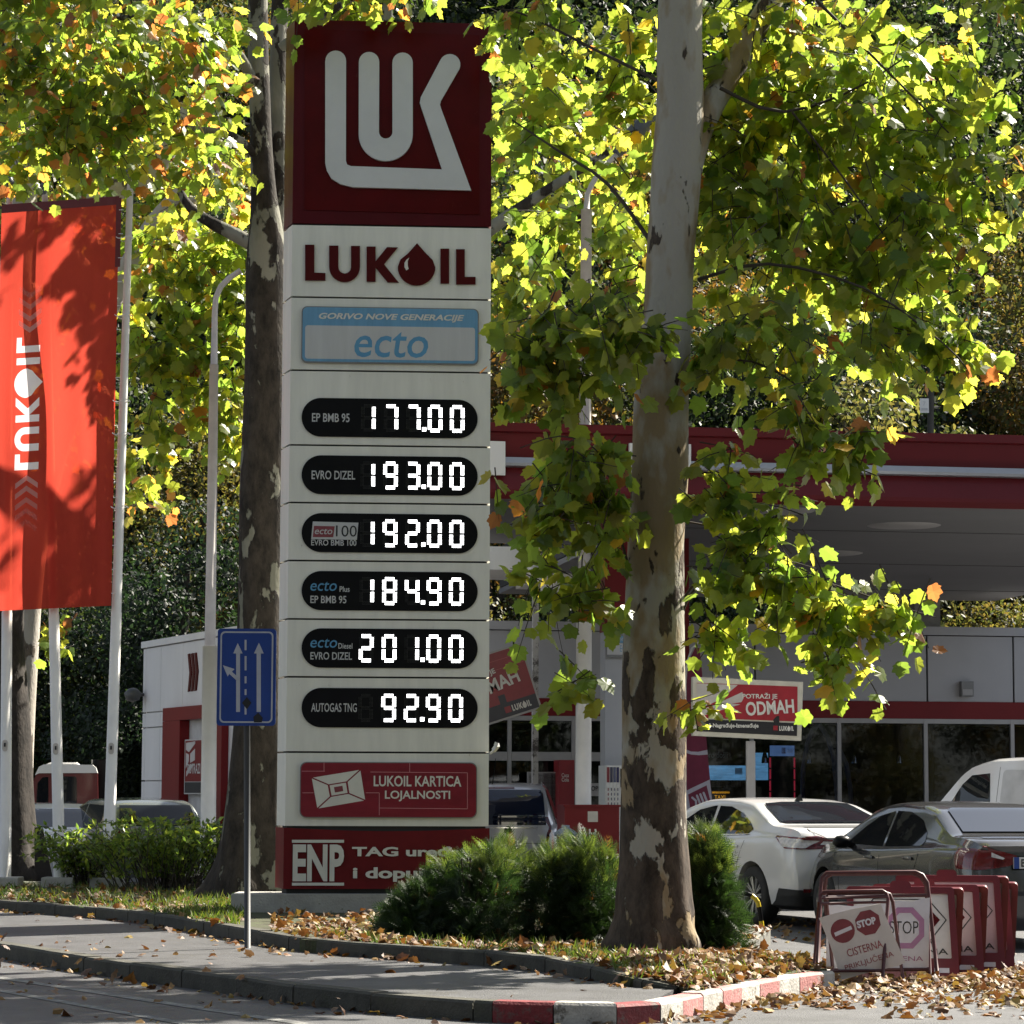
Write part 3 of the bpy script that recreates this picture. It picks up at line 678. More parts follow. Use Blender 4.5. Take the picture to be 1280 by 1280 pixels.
def flag_sheet(loops, d):
    tri = tessellate_polygon([[Vector((s_, t_ * 3.4, 0)) for s_, t_ in lp] for lp in loops]); bm = bmesh.new()
    vs_ = [bm.verts.new((s_, t_ * 3.4, 0)) for lp in loops for s_, t_ in lp]
    for t_ in tri:
        try: bm.faces.new([vs_[i] for i in t_])
        except ValueError: pass
    for _ in range(9):
        es = [e for e in bm.edges if e.calc_length() > 0.045]
        if not es: break
        bmesh.ops.subdivide_edges(bm, edges=es, cuts=1); bmesh.ops.triangulate(bm, faces=bm.faces[:])
    bm.verts.index_update()
    mb = MB(); mb.add([flag_pt(v.co.x, v.co.y / 3.4, d) for v in bm.verts], [tuple(v.index for v in f.verts) for f in bm.faces], 0, True); bm.free(); return mb
cl = flag_sheet([rect(0, 0, 1, 1)] + flag_letters, 0.0).build('cloth', m_flag, fl)
m_fp = flag_print_mat('flag_print', (0.95, 0.9, 0.94), 0.98)
m_sl = mat('flag_sleeve', (0.11, 0.012, 0.014), 0.6)
mb = MB()
for i in range(20):
    a, b = i / 20, (i + 1) / 20
    mb.add([flag_pt(a, 0.983, 0.006), flag_pt(b, 0.983, 0.006), flag_pt(b, 1.004, 0.006), flag_pt(a, 1.004, 0.006)], [(0, 1, 2, 3)])
for i in range(12):
    a, b = 0.83 + 0.17 * i / 12, 0.83 + 0.17 * (i + 1) / 12
    mb.add([flag_pt(0.975, a, 0.006), flag_pt(1.02, a, 0.006), flag_pt(1.02, b, 0.006), flag_pt(0.975, b, 0.006)], [(0, 1, 2, 3)])
mb.build('sleeve', m_sl, cl)
# print: letters turned to read upward, seen from the back of the cloth
for lp in flag_letters: flag_sheet([lp], 0.0005).build('flag_letter', m_fp, cl)
fades = [flag_print_mat('flag_chevron_%d' % k, (0.75, 0.62, 0.60), a) for k, a in enumerate((0.7, 0.5, 0.34, 0.2, 0.1))]
def chev(t0, up, k):
    mb = MB()
    sc_, hw, hh, th = 0.262, 0.095, 0.020 * (1 if up else -1), 0.013
    for sg_ in (-1, 1):
        mb.add([flag_pt(sc_, t0 + hh, 0.008), flag_pt(sc_ + sg_ * hw, t0, 0.008), flag_pt(sc_ + sg_ * hw, t0 - th, 0.008), flag_pt(sc_, t0 + hh - th, 0.008)], [(0, 1, 2, 3)])
    mb.build('chevron', fades[k], cl)
for k, tt in enumerate((0.312, 0.286, 0.258, 0.231, 0.204)): chev(tt, True, k)
for k, tt in enumerate((0.716, 0.743, 0.772, 0.80)): chev(tt, False, k)
for i in range(17):
    t = 0.03 + 0.94 * i / 16; p = flag_pt(1.0, t); MB().tube([p, p + Vector((0.06, 0, 0.0))], 0.006, 5).build('hook', m_whiteb, fl)
for t in (0.42, 0.5, 0.24, 0.71, 0.9):
    mb = MB(); p = flag_pt(1.0, t) + Vector((0.085, 0, 0)); mb.tube([p + Vector((0.115 * math.cos(a * math.pi / 8), 0.115 * math.sin(a * math.pi / 8), 0.02 * math.sin(a))) for a in range(17)], 0.006, 5); mb.build('ring', m_whiteb, fl)

# ================================================================== STREET LAMPS
LY = 39.3
def lamp(name, segs, arm, head, lab, Y):
    base = segs[0][0]
    r = thing(name, (P(*base, Y).x, Y, 0), lab, 'street lamp')
    pts, rad, low = [], [], []
    mb = MB()
    for (a, b, r0, r1, mi) in segs: mb.tube([P(*a, Y), P(*b, Y)], [r0, r1], 18, mi)
    for (a, b, r0, r1, mi) in segs[1:]:
        p = P(*a, Y); mb.lathe((p.x, Y, p.z), [(r0 + 0.004, -0.06), (r0 + 0.016, -0.03), (r0 + 0.016, 0.0), (r0 + 0.004, 0.02)], 18, mi)
    mb.build('post', [m_polew, m_poleg], r)
    a = MB(); ap = [P(*q, Y) for q in arm]; a.tube(ap, [0.05] + [0.040] * (len(ap) - 1), 10); a.build('arm', m_poleg, r)
    if head:
        h = MB(); p, q = P(*head[0], Y), P(*head[1], Y); d = (q - p)
        h.tube([p, p + d * 0.08, p + d * 0.35, p + d * 0.9, q], [0.07, 0.085, 0.14, 0.12, 0.05], 12); h.build('lamp_head', m_steel, r)
    return r
lamp('street_lamp', [((728.5, 1108), (730, 775), 0.118, 0.113, 0), ((730, 775), (733, 262), 0.09, 0.080, 1)],
     [(733, 268), (734, 244), (739, 232), (750, 214), (768, 196), (778, 188)], [(770, 193), (824, 134)], 'white street lamp rising behind the red cabinet, lamp head hidden by pale trunk', LY)
lamp('street_lamp', [((259.5, 1105), (262.5, 808), 0.105, 0.10, 0), ((262.5, 808), (267.5, 456), 0.075, 0.06, 1)],
     [(267.5, 462), (268.5, 390), (270, 372), (276, 358), (286, 348), (301, 338)], None, 'white street lamp behind the blue lane sign, its curved arm bare', 36.8)
FAR = thing('mast', (X(1162, 62), 62, 0), 'thin grey mast with a small white notice above the canopy', 'mast')
MB().tube([P(1162, 1080, 62), P(1163.5, 420, 62)], [0.09, 0.075], 10).build('post', m_steel, FAR)
NP_ = Plane(P(1156, 506, 61.85), (1, 0, 0)); mb = MB(); a = NP_.uv(1150, 516); b = NP_.uv(1161, 498)
mb.plate(NP_, rect(*a, *b), -0.02, 0, 0); mb.ptext(NP_, '7', 1153.5, 1157, 504.5, 5, 0.01, 1); mb.plate(NP_, NP_.loop([(1151.5, 513), (1159.5, 513), (1159.5, 510), (1151.5, 510)]), 0.01, 0.01, 1); mb.build('notice', [m_whiteb, m_printgrey], FAR)
# ================================================================== STATION
def extr(mb, pl, prof, u0, u1, mi=0):
    """profile of (outward, v) points swept along u"""
    n = len(prof)
    vs = [pl.w(u0, v, d) for d, v in prof] + [pl.w(u1, v, d) for d, v in prof]
    mb.add(vs, [(i, (i + 1) % n, n + (i + 1) % n, n + i) for i in range(n)] + [tuple(range(n)), tuple(reversed(range(n, 2 * n)))], mi)
a = P(612, 990, 38.2); b = P(1280, 990, 39.4)
CP = Plane((a.x, a.y, 0), (b.x - a.x, b.y - a.y, 0))
cv = lambda y: CP.uv(1100, y)[1]
zb, zt_ = cv(633.5), cv(541)
uL, uR = CP.uv(588, 600)[0], CP.uv(1280, 600)[0] + 6
can = thing('station_canopy', CP.w(3, 0, -4), 'wide flat fuel station canopy with red fascia and silver strip', 'canopy')
f1, f2, f3, f4 = cv(553), cv(583), cv(592), cv(622)
mb = MB()
extr(mb, CP, [(0.0, f2), (0.03, f2), (0.05, f1), (0.11, f1 + 0.02), (0.11, zt_), (0.0, zt_)], uL, uR)
extr(mb, CP, [(0.0, zb), (0.06, zb), (0.12, zb + 0.08), (0.12, f4 + 0.0), (0.03, f3 - 0.03), (0.0, f3 - 0.03)], uL, uR)
fas = mb.build('fascia', m_canred, can)
mb = MB(); extr(mb, CP, [(0, f3 - 0.03), (0.16, f3 - 0.02), (0.18, f3 + 0.02), (0.16, f2 - 0.005), (0, f2 - 0.005)], uL, uR); mb.build('silver_strip', m_silver, can)
uM = CP.uv(870, 650)[0]
plan = [(uL, 0.0), (uR, 0.0), (uR, 18.8), (uM, 18.8), (uM, 7.2), (uL, 7.2)]
mb = MB(); mb.prism(CP, [(u, d + 0.02) for u, d in plan], zb + 0.04, zb + 0.14, 0); mb.build('soffit', m_soffit, can)
mb = MB()
for k in (2, 5, 8): extr(mb, CP, [(-k * 2.0, zb + 0.034), (-k * 2.0 + 0.03, zb + 0.034), (-k * 2.0 + 0.03, zb + 0.05), (-k * 2.0, zb + 0.05)], uM if k > 3 else uL, uR)
mb.build('soffit_joint', m_seam, can)
mb = MB(); mb.prism(CP, [(u, d + 0.15 if d < 1 else d - 0.1) for u, d in plan], zb + 0.16, zt_ - 0.06); mb.build('roof_deck', m_blackm, can)
for (u_, d_) in ((uR - 6.9, 3), (uR - 6.7, 8), (uR - 6.5, 14), (uM + 1.5, 1.2), (uL + 3, 3)):
    p = CP.w(u_, zb + 0.03, -d_); MB().lathe((p.x, p.y, p.z), [(0.0, 0), (0.55, 0), (0.6, 0.02)], 20).build('downlight', m_frame, can)
for q in ([(783.5, 556), (860, 557.5), (860, 598), (783.5, 596)], [(598, 553), (629, 554), (629, 596), (598, 595)]): MB().plate(CP, CP.loop(q), 0.12, 0.20).build('logo_plate', m_whiteb, fas)
def cbox(mb, pl, x0, x1, y0, y1, dep, mi=0, d=0.0):
    u0, v0 = pl.uv(x0, y1); u1, v1 = pl.uv(x1, y0)
    mb.prism(pl, [(u0, -d), (u1, -d), (u1, dep), (u0, dep)], v0, v1, mi)
C1 = Plane(P(770, 990, 41.0) * 1, CP.ex); C1.O.z = 0
mb = MB(); cbox(mb, C1, 756, 792, 640, 789.5, 0.42, 0); cbox(mb, C1, 756.5, 791.5, 789.5, 1112, 0.40, 1)
co = mb.build('column', [m_bred, m_panelgrey], can)
mb = MB(); cbox(mb, C1, 757, 792, 793, 822, 0.05, 0, 0.06); cbox(mb, C1, 758, 791, 795.5, 803.5, 0.01, 1, 0.064); cbox(mb, C1, 758, 791, 804.5, 818.5, 0.01, 2, 0.064)
mb.ptext(C1, 'GORIVO NOVE', 766, 790, 799.5, 4.5, 0.067, 2, bold=0.01); mb.ptext(C1, 'ECTO', 774, 789, 811, 8, 0.067, 1)
mb.build('column_sign', [m_trim, m_blue, m_platewh], co)
C2 = Plane(P(854, 990, 44.5) * 1, CP.ex); C2.O.z = 0
mb = MB(); cbox(mb, C2, 845, 861, 640, 1100, 0.3); mb.build('column', m_bred, can)
C3 = Plane(P(1160, 990, 57.75) * 1, CP.ex); C3.O.z = 0
mb = MB(); cbox(mb, C3, 1144, 1175, 744, 786, 0.5); mb.build('column', m_conc, can)
# fuel dispenser under the first column
D1 = Plane(P(770, 990, 40.2) * 1, CP.ex); D1.O.z = 0
fd = thing('fuel_dispenser', D1.w(D1.uv(785, 990)[0], 0, -0.3), 'white fuel dispenser with coloured grade strips below the grey column', 'fuel pump')
mb = MB(); cbox(mb, D1, 757, 812, 957, 1114, 0.55); mb.build('housing', m_whiteb, fd)
for k, c in enumerate(((0.22, 0.03, 0.04), (0.05, 0.05, 0.09), (0.10, 0.11, 0.18), (0.03, 0.03, 0.10))):
    mb = MB(); x = 758.6 + k * 4.0; cbox(mb, D1, x, x + 3.0, 959, 978, 0.01, 0, 0.012); cbox(mb, D1, x, x + 3.0, 978, 1040, 0.01, 1, 0.01)
    for j in range(5): cbox(mb, D1, x + 1, x + 2, 985 + j * 6, 988.5 + j * 6, 0.005, 0, 0.016)
    mb.build('grade_strip', [mat('strip_%d' % k, c, 0.4), m_whiteb], fd)
mb = MB(); cbox(mb, D1, 775.5, 790, 961, 984, 0.01, 0, 0.012); cbox(mb, D1, 778, 788, 994, 1002, 0.01, 0, 0.012); mb.build('screen', m_black, fd)

# ---------------- shop
a = P(612, 990, 55.6); b = P(1280, 990, 57.4)
SH = Plane((a.x, a.y, 0), (b.x - a.x, b.y - a.y, 0))
sv = lambda y, x=1100: SH.uv(x, y)[1]
su_ = lambda x: SH.uv(x, 850)[0]
sL, sR = su_(520), su_(1500)
top, capb, st0, st1 = sv(782.5), sv(793.0), sv(876.5), sv(898)
shop = thing('shop_building', SH.w(4, 0, -3), 'long low station shop with grey panels, red stripe and dark glass front', 'building')
mb = MB(); seams = [520, 642, 735, 840, 944, 1051.5, 1159, 1267, 1375, 1500]
for x0, x1 in zip(seams, seams[1:]): mb.prism(SH, [(su_(x0) + 0.02, 0), (su_(x1) - 0.02, 0), (su_(x1) - 0.02, 0.06), (su_(x0) + 0.02, 0.06)], st0 + 0.004, capb - 0.02)
mb.build('facade', m_panelgrey, shop)
mb = MB(); mb.prism(SH, [(sL, -0.05), (sR, -0.05), (sR, 0.3), (sL, 0.3)], capb, top); mb.build('parapet_cap', m_panelgrey, shop)
mb = MB(); mb.prism(SH, [(sL, -0.03), (sR, -0.03), (sR, 0.06), (sL, 0.06)], st1, st0); mb.build('red_stripe', m_bred, shop)
mb = MB(); dp = 6.0
mb.prism(SH, [(sL, 0.08), (sR, 0.08), (sR, dp), (sL, dp)], st1 + 0.02, capb)            # roof block
mb.prism(SH, [(sL, dp - 0.2), (sR, dp - 0.2), (sR, dp), (sL, dp)], 0, st1)
mb.prism(SH, [(sL, 0.05), (sL + 0.2, 0.05), (sL + 0.2, dp - 0.2), (sL, dp - 0.2)], 0, st1)
mb.prism(SH, [(sR - 0.2, 0.05), (sR, 0.05), (sR, dp - 0.2), (sR - 0.2, dp - 0.2)], 0, st1)
mb.build('wall', m_inside, shop)
muls = [560, 637, 717, 790, 862, 939, 1048, 1156, 1264, 1372, 1480]
for x0, x1 in zip(muls, muls[1:]):
    mb = MB(); mb.plate(SH, rect(su_(x0), 0.1, su_(x1), st1), 0, -0.03 + 0.0, 0); mb.v = mb.v[:4]; mb.f = mb.f[:2]; mb.m = mb.m[:2]; mb.s = mb.s[:2]
    mb.build('window_pane', m_glass, shop)
for x0 in muls:
    mb = MB(); mb.prism(SH, [(su_(x0) - 0.04, -0.035), (su_(x0) + 0.04, -0.035), (su_(x0) + 0.04, 0.06), (su_(x0) - 0.04, 0.06)], 0.0, st1 - 0.005); mb.build('mullion', m_frame, shop)
mb = MB(); ta, tb = SH.uv(680, 951)[1], SH.uv(680, 940)[1]
for x0, x1 in ((560, 637), (637, 717), (717, 757)): mb.prism(SH, [(su_(x0) + 0.045, -0.03), (su_(x1) - 0.045, -0.03), (su_(x1) - 0.045, 0.05), (su_(x0) + 0.045, 0.05)], ta, tb)
mb.prism(SH, [(su_(560), -0.03), (su_(1480), -0.03), (su_(1480), 0.05), (su_(560), 0.05)], st1 - 0.10, st1 - 0.004); mb.build('transom', m_frame, shop)
mb = MB(); mb.prism(SH, [(su_(1199), -0.16), (su_(1214), -0.16), (su_(1214), 0), (su_(1199), 0)], sv(871, 1206), sv(852, 1206)); wl = mb.build('wall_lamp', m_trim, shop)
mb = MB(); cbox(mb, SH, 1200.5, 1212.5, 862, 869, 0.01, 0, 0.17); mb.build('lens', m_frame, wl)
# things behind the glass
def inside(name, lab, cat, boxes, mats, dep, group=None, text=None):
    pl = Plane(SH.w(0, 0, -dep), SH.ex)
    xs = [(q[0] + q[1]) / 2 for q in boxes]; u, v = pl.uv(xs[0], 1000)
    t = MB()
    for (x0, x1, y0, y1, d, mi) in boxes: cbox(t, pl, x0, x1, y0, y1, d, mi)
    if text:
        for (bd, x0, x1, yc, h, mi) in text: t.ptext(pl, bd, x0, x1, yc, h, 0.006, mi, bold=0.01)
    o = t.build(name, mats, at=pl.w(u, 0, 0)); return tag(o, lab, cat, group)
m_cool = mat('shelf_blue_glow', (0.10, 0.26, 0.42), 0.5, var=0.3, scale=3, stretch=(1, 1, 6), emis=0.5)  # glow added so the shelf shows through the dark glass
m_dkred = mat('poster_dark_red', (0.09, 0.012, 0.016), 0.6)
m_colared = mat('cooler_red', (0.24, 0.016, 0.022), 0.4)
m_amber = mat('amber_sign', (0.75, 0.34, 0.02), 0.5, emis=0.5)
inside('welcome_poster', 'dark red welcome poster behind the shop glass left of the grade board', 'poster', [(866, 926, 918, 954, 0.04, 0)], [m_dkred, m_printgrey], 0.35, text=[('Dobro došli', 872, 909.5, 943.5, 7.5, 1)])
inside('chiller', 'blue open chiller shelf with added glow behind the shop glass above the white sedan', 'chiller', [(886, 934, 957, 975, 0.5, 0), (886, 934, 976, 1000, 0.5, 1), (943, 960, 941, 975, 0.5, 0), (889, 900, 977, 984, 0.52, 2), (914, 919, 977, 984, 0.52, 2), (922, 926, 977, 983, 0.52, 2), (919, 928, 960, 968, 0.53, 2)], [m_cool, m_black, m_frame], 1.4)
inside('taxi_notice', 'amber TAXI notice low behind the shop glass beside the sedan roof', 'notice', [(890, 913, 989, 1001, 0.03, 0), (890, 912, 989.3, 992, 0.034, 1)], [m_blackm, m_amber], 0.5, text=[('TAXI', 893, 906.5, 996.5, 5, 1)])
def bracketed(x0, x1, y0, y1, k):
    return [(x0, x0 + 1.2, y0, y1, 0.05, 2), (x1 - 1.2, x1, y0, y1, 0.05, 2)]
inside('menu_board', 'tall dark board with blue header and red side brackets behind the shop glass', 'menu board', [(963, 993, 932, 945, 0.05, 0), (965, 992, 946, 1003, 0.045, 1), (977, 982, 934.5, 942, 0.055, 3), (984, 991, 936, 941, 0.055, 4)] + [q for k in range(4) for q in bracketed(962.5, 994, 947 + k * 14.4, 959.5 + k * 14.4, k)] + [(968 + (k % 3) * 7, 973 + (k % 3) * 7, 950 + (k // 3) * 4.6, 951 + (k // 3) * 4.6, 0.05, 5) for k in range(27)], [mat('header_blue', (0.13, 0.24, 0.48), 0.5, emis=0.25), mat('board_navy', (0.02, 0.02, 0.045), 0.6), mat('bracket_red', (0.5, 0.03, 0.06), 0.5, emis=0.3), m_bred, m_print, m_ledoff], 0.3)  # header and brackets given a slight glow behind the glass
for k, (x, lab) in enumerate(((956, 'small steel pendant lamp behind the glass beside the blue chiller'), (1011, 'small steel pendant lamp right of the red bracketed menu board'), (1068, 'small steel pendant lamp behind the middle of the third glass bay'), (1124, 'small steel pendant lamp behind the glass nearest the white van'))):
    pl = Plane(SH.w(0, 0, -1.2), SH.ex); u, v0 = pl.uv(x, 954); v1 = pl.uv(x, 940)[1]
    t = thing('pendant_lamp', pl.w(u, v0), lab, 'lamp', 'pendant lamps behind the shop glass')
    q = pl.w(u, v0); MB().lathe(q, [(0.075, 0), (0.07, 0.10), (0.035, 0.22), (0.02, 0.25)], 16).build('lamp_shade', m_chrome, t)
    MB().tube([pl.w(u, v0 + 0.25), pl.w(u, st1)], 0.006, 5, caps=False).build('cord', m_blackm, t)
pl = Plane(SH.w(0, 0, -0.8), SH.ex)  # arcs of a blue reflection in the glass, modelled as solid tubes
for k, (pts, lab) in enumerate((([(1003, 1010), (1004, 960), (1009, 930), (1016, 912), (1024, 905)], 'pale blue modelled reflection arc standing behind the glass right of the menu board'), ([(1024, 905), (1034, 920), (1042, 945), (1046, 990), (1046, 1010)], 'pale blue modelled reflection arc descending beside the glass mullion'), ([(1050, 938), (1058, 955), (1063, 985), (1064, 1010)], 'short pale blue modelled reflection arc behind the third glass bay'))):
    q = [pl.w(*pl.uv(*p)) for p in pts]
    tag(MB().tube(q, 0.05, 8).build('reflection_arc', mat('reflection_blue_%d' % k, (0.14, 0.20, 0.36), 0.4), at=q[0]), lab, 'tube', 'modelled blue reflection arcs behind the shop glass')
# left bay: doorway things in front of the glass
inside('drinks_cooler', 'tall red Coca-Cola lettered drinks cooler beside the street lamp', 'drinks cooler', [(698.5, 718, 950, 1080, 0.6, 0)], [m_colared, m_print], -0.9, text=[('Coca', 702, 711, 969, 5, 1), ('Cola', 702, 711, 974.5, 5, 1)])
inside('notice_board', 'grey framed notice board with a dark red poster left of the red cooler', 'notice board', [(659, 697, 965, 1075, 0.06, 0), (660.5, 695.5, 966.5, 1073, 0.066, 1), (662, 683, 968.5, 985, 0.07, 2)], [m_frame, m_inside, m_dkred], -0.5, text=[('SEZONSKA', 664, 680, 972, 3, 0)])
inside('white_notice', 'white notice lettered OPIS between the lamp post and grey column', 'notice', [(728, 755.5, 979, 995, 0.03, 0)], [m_printgrey, m_blackm], -0.2, text=[('OPIS', 739, 752, 985.5, 6, 1)])
inside('window_poster', 'red and white poster in the shop window above the silver car', 'poster', [(612, 632, 953, 985, 0.03, 0), (612, 632, 972, 985, 0.034, 1)], [m_dkred, m_frame], 0.25)
# white roof structure seen between canopy and shop
WB = Plane(P(680, 990, 52) * 1, CP.ex); WB.O.z = 0
wr = thing('white_roof_frame', WB.w(0, 0, -1), 'white roof beams on a peeling post between canopy and shop roof', 'roof frame')
mb = MB(); cbox(mb, WB, 560, 792, 686, 711, 2.5); cbox(mb, WB, 663, 792, 711, 728, 1.8, 0, 0.15); cbox(mb, WB, 676, 792, 728, 740, 1.2, 0, 0.1); mb.build('beam', m_whiteb, wr)
mb = MB(); cbox(mb, WB, 665.5, 673.5, 728, 1092, 0.14); mb.build('post', mat('peeling_post', (0.42, 0.40, 0.38), 0.8, dirt=((0.06, 0.05, 0.045), 0.53, 3, (1.2, 1.2, 1.2))), wr)

# ---------------- side building (car wash block), facade running away from the camera
a = P(176.5, 990, 48.6); b = P(300, 990, 43.6)
WP = Plane((a.x, a.y, 0), (b.x - a.x, b.y - a.y, 0))
wz = zoomed(160, 770, 5.12)
def wuv(x, y): return WP.uv(*wz([(x, y)])[0])
WL = WP.uv(300, 900)[0]; wtop = WP.uv(177, 803)[1]
wash = thing('side_building', WP.w(WL / 2, 0, -2), 'white panelled side building with red door surround and three chevrons', 'building')
mb = MB()
vs1 = [0, wuv(85, 1055)[1], wuv(85, 718)[1], wuv(85, 622)[1], wuv(88, 212)[1]]
us = [0, wuv(115, 400)[0], wuv(210, 400)[0], wuv(350, 400)[0], WL]
uD0, uD1 = wuv(262, 800)[0], wuv(643, 800)[0]
for j in range(4):
    for i in range(4):
        a0, a1 = us[i] + 0.006, us[i + 1] - 0.006
        if j < 3:
            if a0 > uD0: continue
            a1 = min(a1, uD0 - 0.003)
        mb.prism(WP, [(a0, 0), (a1, 0), (a1, 0.05), (a0, 0.05)], vs1[j] + 0.012, vs1[j + 1] - 0.012)
mb.prism(WP, [(uD1 + 0.003, 0), (WL, 0), (WL, 0.05), (uD1 + 0.003, 0.05)], 0.01, vs1[3] - 0.012)
mb.build('cladding', m_bwhite, wash)
mb = MB(); mb.prism(WP, [(-0.03, -0.04), (WL + 0.03, -0.04), (WL + 0.03, 0.4), (-0.03, 0.4)], vs1[4] + 0.01, wtop); mb.build('parapet_cap', m_bwhite, wash)
mb = MB(); mb.prism(WP, [(0.03, 0.055), (WL - 0.03, 0.055), (WL - 0.03, 4), (0.03, 4)], 0, vs1[4] + 0.1); mb.build('wall', mat('wall_core', (0.5, 0.5, 0.5), 0.7), wash)
mb = MB(); uI = wuv(372, 850)[0]; vh = wuv(262, 675)[1]; vt2 = wuv(262, 592)[1]
mb.prism(WP, [(uD0, -0.12), (uD1, -0.12), (uD1, 0.05), (uD0, 0.05)], vh, vt2)
mb.prism(WP, [(uD0, -0.12), (uI, -0.12), (uI, 0.05), (uD0, 0.05)], 0.0, vh - 0.004)
mb.prism(WP, [(wuv(556, 850)[0], -0.12), (uD1, -0.12), (uD1, 0.05), (wuv(556, 850)[0], 0.05)], 0.0, vh - 0.004)
mb.build('door_surround', m_bred, wash)
mb = MB()
mb.plate(WP, rect(wuv(382, 800)[0], wuv(382, 1140)[1], wuv(382, 800)[0] + 1.2, wuv(382, 792)[1]), 0.02, 0.05, 0)
pu0, pv0, pv1 = wuv(382, 800)[0] + 0.04, wuv(382, 1060)[1], wuv(382, 800)[1]
mb.plate(WP, rect(pu0, pv0, pu0 + 1.1, pv1), 0.05, 0.054, 1)
mb.plate(WP, rect(pu0, wuv(382, 1132)[1], pu0 + 1.1, pv0 - 0.01), 0.05, 0.054, 2)
for q in ([(0.05, 0.95), (0.05, 0.78), (0.2, 0.72), (0.5, 0.92), (0.5, 0.98)], [(0.05, 0.70), (0.2, 0.66), (0.2, 0.5), (0.05, 0.32)], [(0.27, 0.68), (0.5, 0.8), (0.5, 0.52), (0.27, 0.46)], [(0.08, 0.25), (0.27, 0.4), (0.5, 0.44), (0.08, 0.12)]):
    mb.plate(WP, [(pu0 + 1.1 * x, pv0 + (pv1 - pv0) * y) for x, y in q], 0.054, 0.058, 0)
mb.text(WP, 'POTRAZI JE', pu0 + 0.15, pu0 + 1.05, pv0 + 0.08, pv0 + 0.3, 0.058, 0, bold=0.02)
mb.build('door_poster', [m_platewh, m_bred, m_blackm], wash)
mb = MB()
for k in range(3):
    x = 388 + k * 21; q = [(x, 244 - k * 3), (x + 12, 240 - k * 3), (x + 24, 360 - k * 3), (x + 12, 482 - k * 3), (x, 486 - k * 3), (x + 11, 362 - k * 3)]
    mb.plate(WP, [wuv(*p) for p in q], 0, 0.02)
mb.build('chevron', m_letter, wash)
q = P(166, 868, 48.4); MB().lathe(q, [(0.0, -0.14), (0.12, -0.1), (0.16, 0.02), (0.08, 0.10), (0, 0.12)], 12).build('floodlight', m_steel, wash)
MB().tube([q, WP.w(0.02, q.z, -0.1)], 0.03, 6).build('floodlight_arm', m_steel, wash)

# ---------------- advertising boards
AY = 37.0
AP = Plane((P(940, 990, AY).x, AY, 0), (1, 0.06, 0), (0, 0, 1))
za = zoomed(850, 740, 2.977)
ad = thing('advert_board', AP.w(0, 0), 'lightbox advert with ODMAH in white on red, beige frame', 'advertising board')
lo = AP.loop([(866, 846), (1004, 852.5), (1001.5, 926), (866, 919.5)])
mb = MB(); mb.plate(AP, lo, -0.18, 0.0, 0); mb.build('frame', mat('frame_beige', (0.56, 0.53, 0.44), 0.4), ad)
mb = MB(); f = lambda q: AP.loop(za(q))
mb.plate(AP, f([(62, 338), (437, 352), (437, 482), (62, 468)]), 0.0, 0.006, 0)
mb.plate(AP, f([(62, 472), (436, 488), (435, 536), (62, 518)]), 0.0, 0.006, 1)
mb.plate(AP, f([(62, 340), (215, 346), (150, 400), (62, 440)]), 0.006, 0.009, 2)
mb.plate(AP, f([(120, 425), (228, 410), (235, 398), (232, 372), (160, 405)]), 0.006, 0.009, 2)
mb.plate(AP, f([(70, 465), (72, 440), (150, 412), (225, 418)]), 0.006, 0.009, 2)
mb.ptext(AP, 'POTRAŽI JE', 928, 971.5, 870.5, 9, 0.012, 3, bold=0.02)
q = za([(246, 432), (425, 422)]); c = (q[1][0] - q[0][0])
AP2 = Plane(AP.w(*AP.uv(*za([(246, 462)])[0]), 0.012), AP.ex + Vector((0, 0, 0.07)), Vector((-0.07, 0, 1)))
mb.text(AP2, 'ODMAH', 0, AP.uv(993, 880)[0] - AP.uv(932.5, 880)[0], 0, AP.uv(900, 876.5)[1] - AP.uv(900, 894)[1], 0, 3, bold=0.028)
mb.ptext(AP, 'Štedi-Nagrađuje-Iznenađuje', 876, 948, 907, 8, 0.012, 3, bold=0.03)
u0, v0 = AP.uv(974, 913.5); u1, v1 = AP.uv(992, 907.5); lukword_box(mb, AP, u0, u1, v0, v1, 0.012, 3)
mb.plate(AP, AP.loop([(966.5, 907), (972, 907.2), (972, 913), (966.5, 912.8)]), 0.006, 0.011, 0)
mb.plate(AP, AP.loop([(971, 895), (974, 895), (974, 903), (968, 904), (966, 900)]), 0.006, 0.011, 1)
mb.build('poster', [mat('poster_red', (0.33, 0.02, 0.03), 0.35), m_blackm, mat('poster_pale', (0.5, 0.46, 0.42), 0.4), m_print], ad)
MB().box(AP.w(0.0, 1.1, -0.12), (0.12, 0.1, 2.2)).build('post', m_frame, ad)

BYd = 43.0; th = math.radians(17.9)
BPl = Plane((P(612, 861, BYd).x, BYd, P(612, 861, BYd).z), (math.cos(th), 0, math.sin(th)), (-math.sin(th), 0, math.cos(th)))
ad2 = thing('advert_board', (P(600, 990, BYd).x, BYd, 0), 'tilted red advert board poking out behind the price totem', 'advertising board')
(uTR, vTR) = BPl.uv(651, 803); (uBR, vBR) = BPl.uv(677.5, 885)
uB0 = uTR - 1.75
mb = MB(); mb.plate(BPl, rect(uB0, vBR, uBR, vTR), -0.14, 0, 0); mb.build('frame', m_frame, ad2)
mb = MB(); mb.plate(BPl, rect(uB0 + 0.03, vBR + 0.03, uBR - 0.03, vTR - 0.03), 0, 0.005, 0)
vs_ = BPl.uv(671, 866)[1]; mb.plate(BPl, rect(uB0 + 0.03, vBR + 0.03, uBR - 0.03, vs_), 0.005, 0.009, 1)
ln = BPl.uv(617, 830); 
for dv in (0.0, 0.14): mb.plate(BPl, rect(uB0 + 0.1, vTR - 0.16 - dv, uBR - 0.05, vTR - 0.152 - dv), 0.005, 0.007, 3)
t2 = math.radians(24); o2 = BPl.w(*BPl.uv(612, 868.5), 0.01)
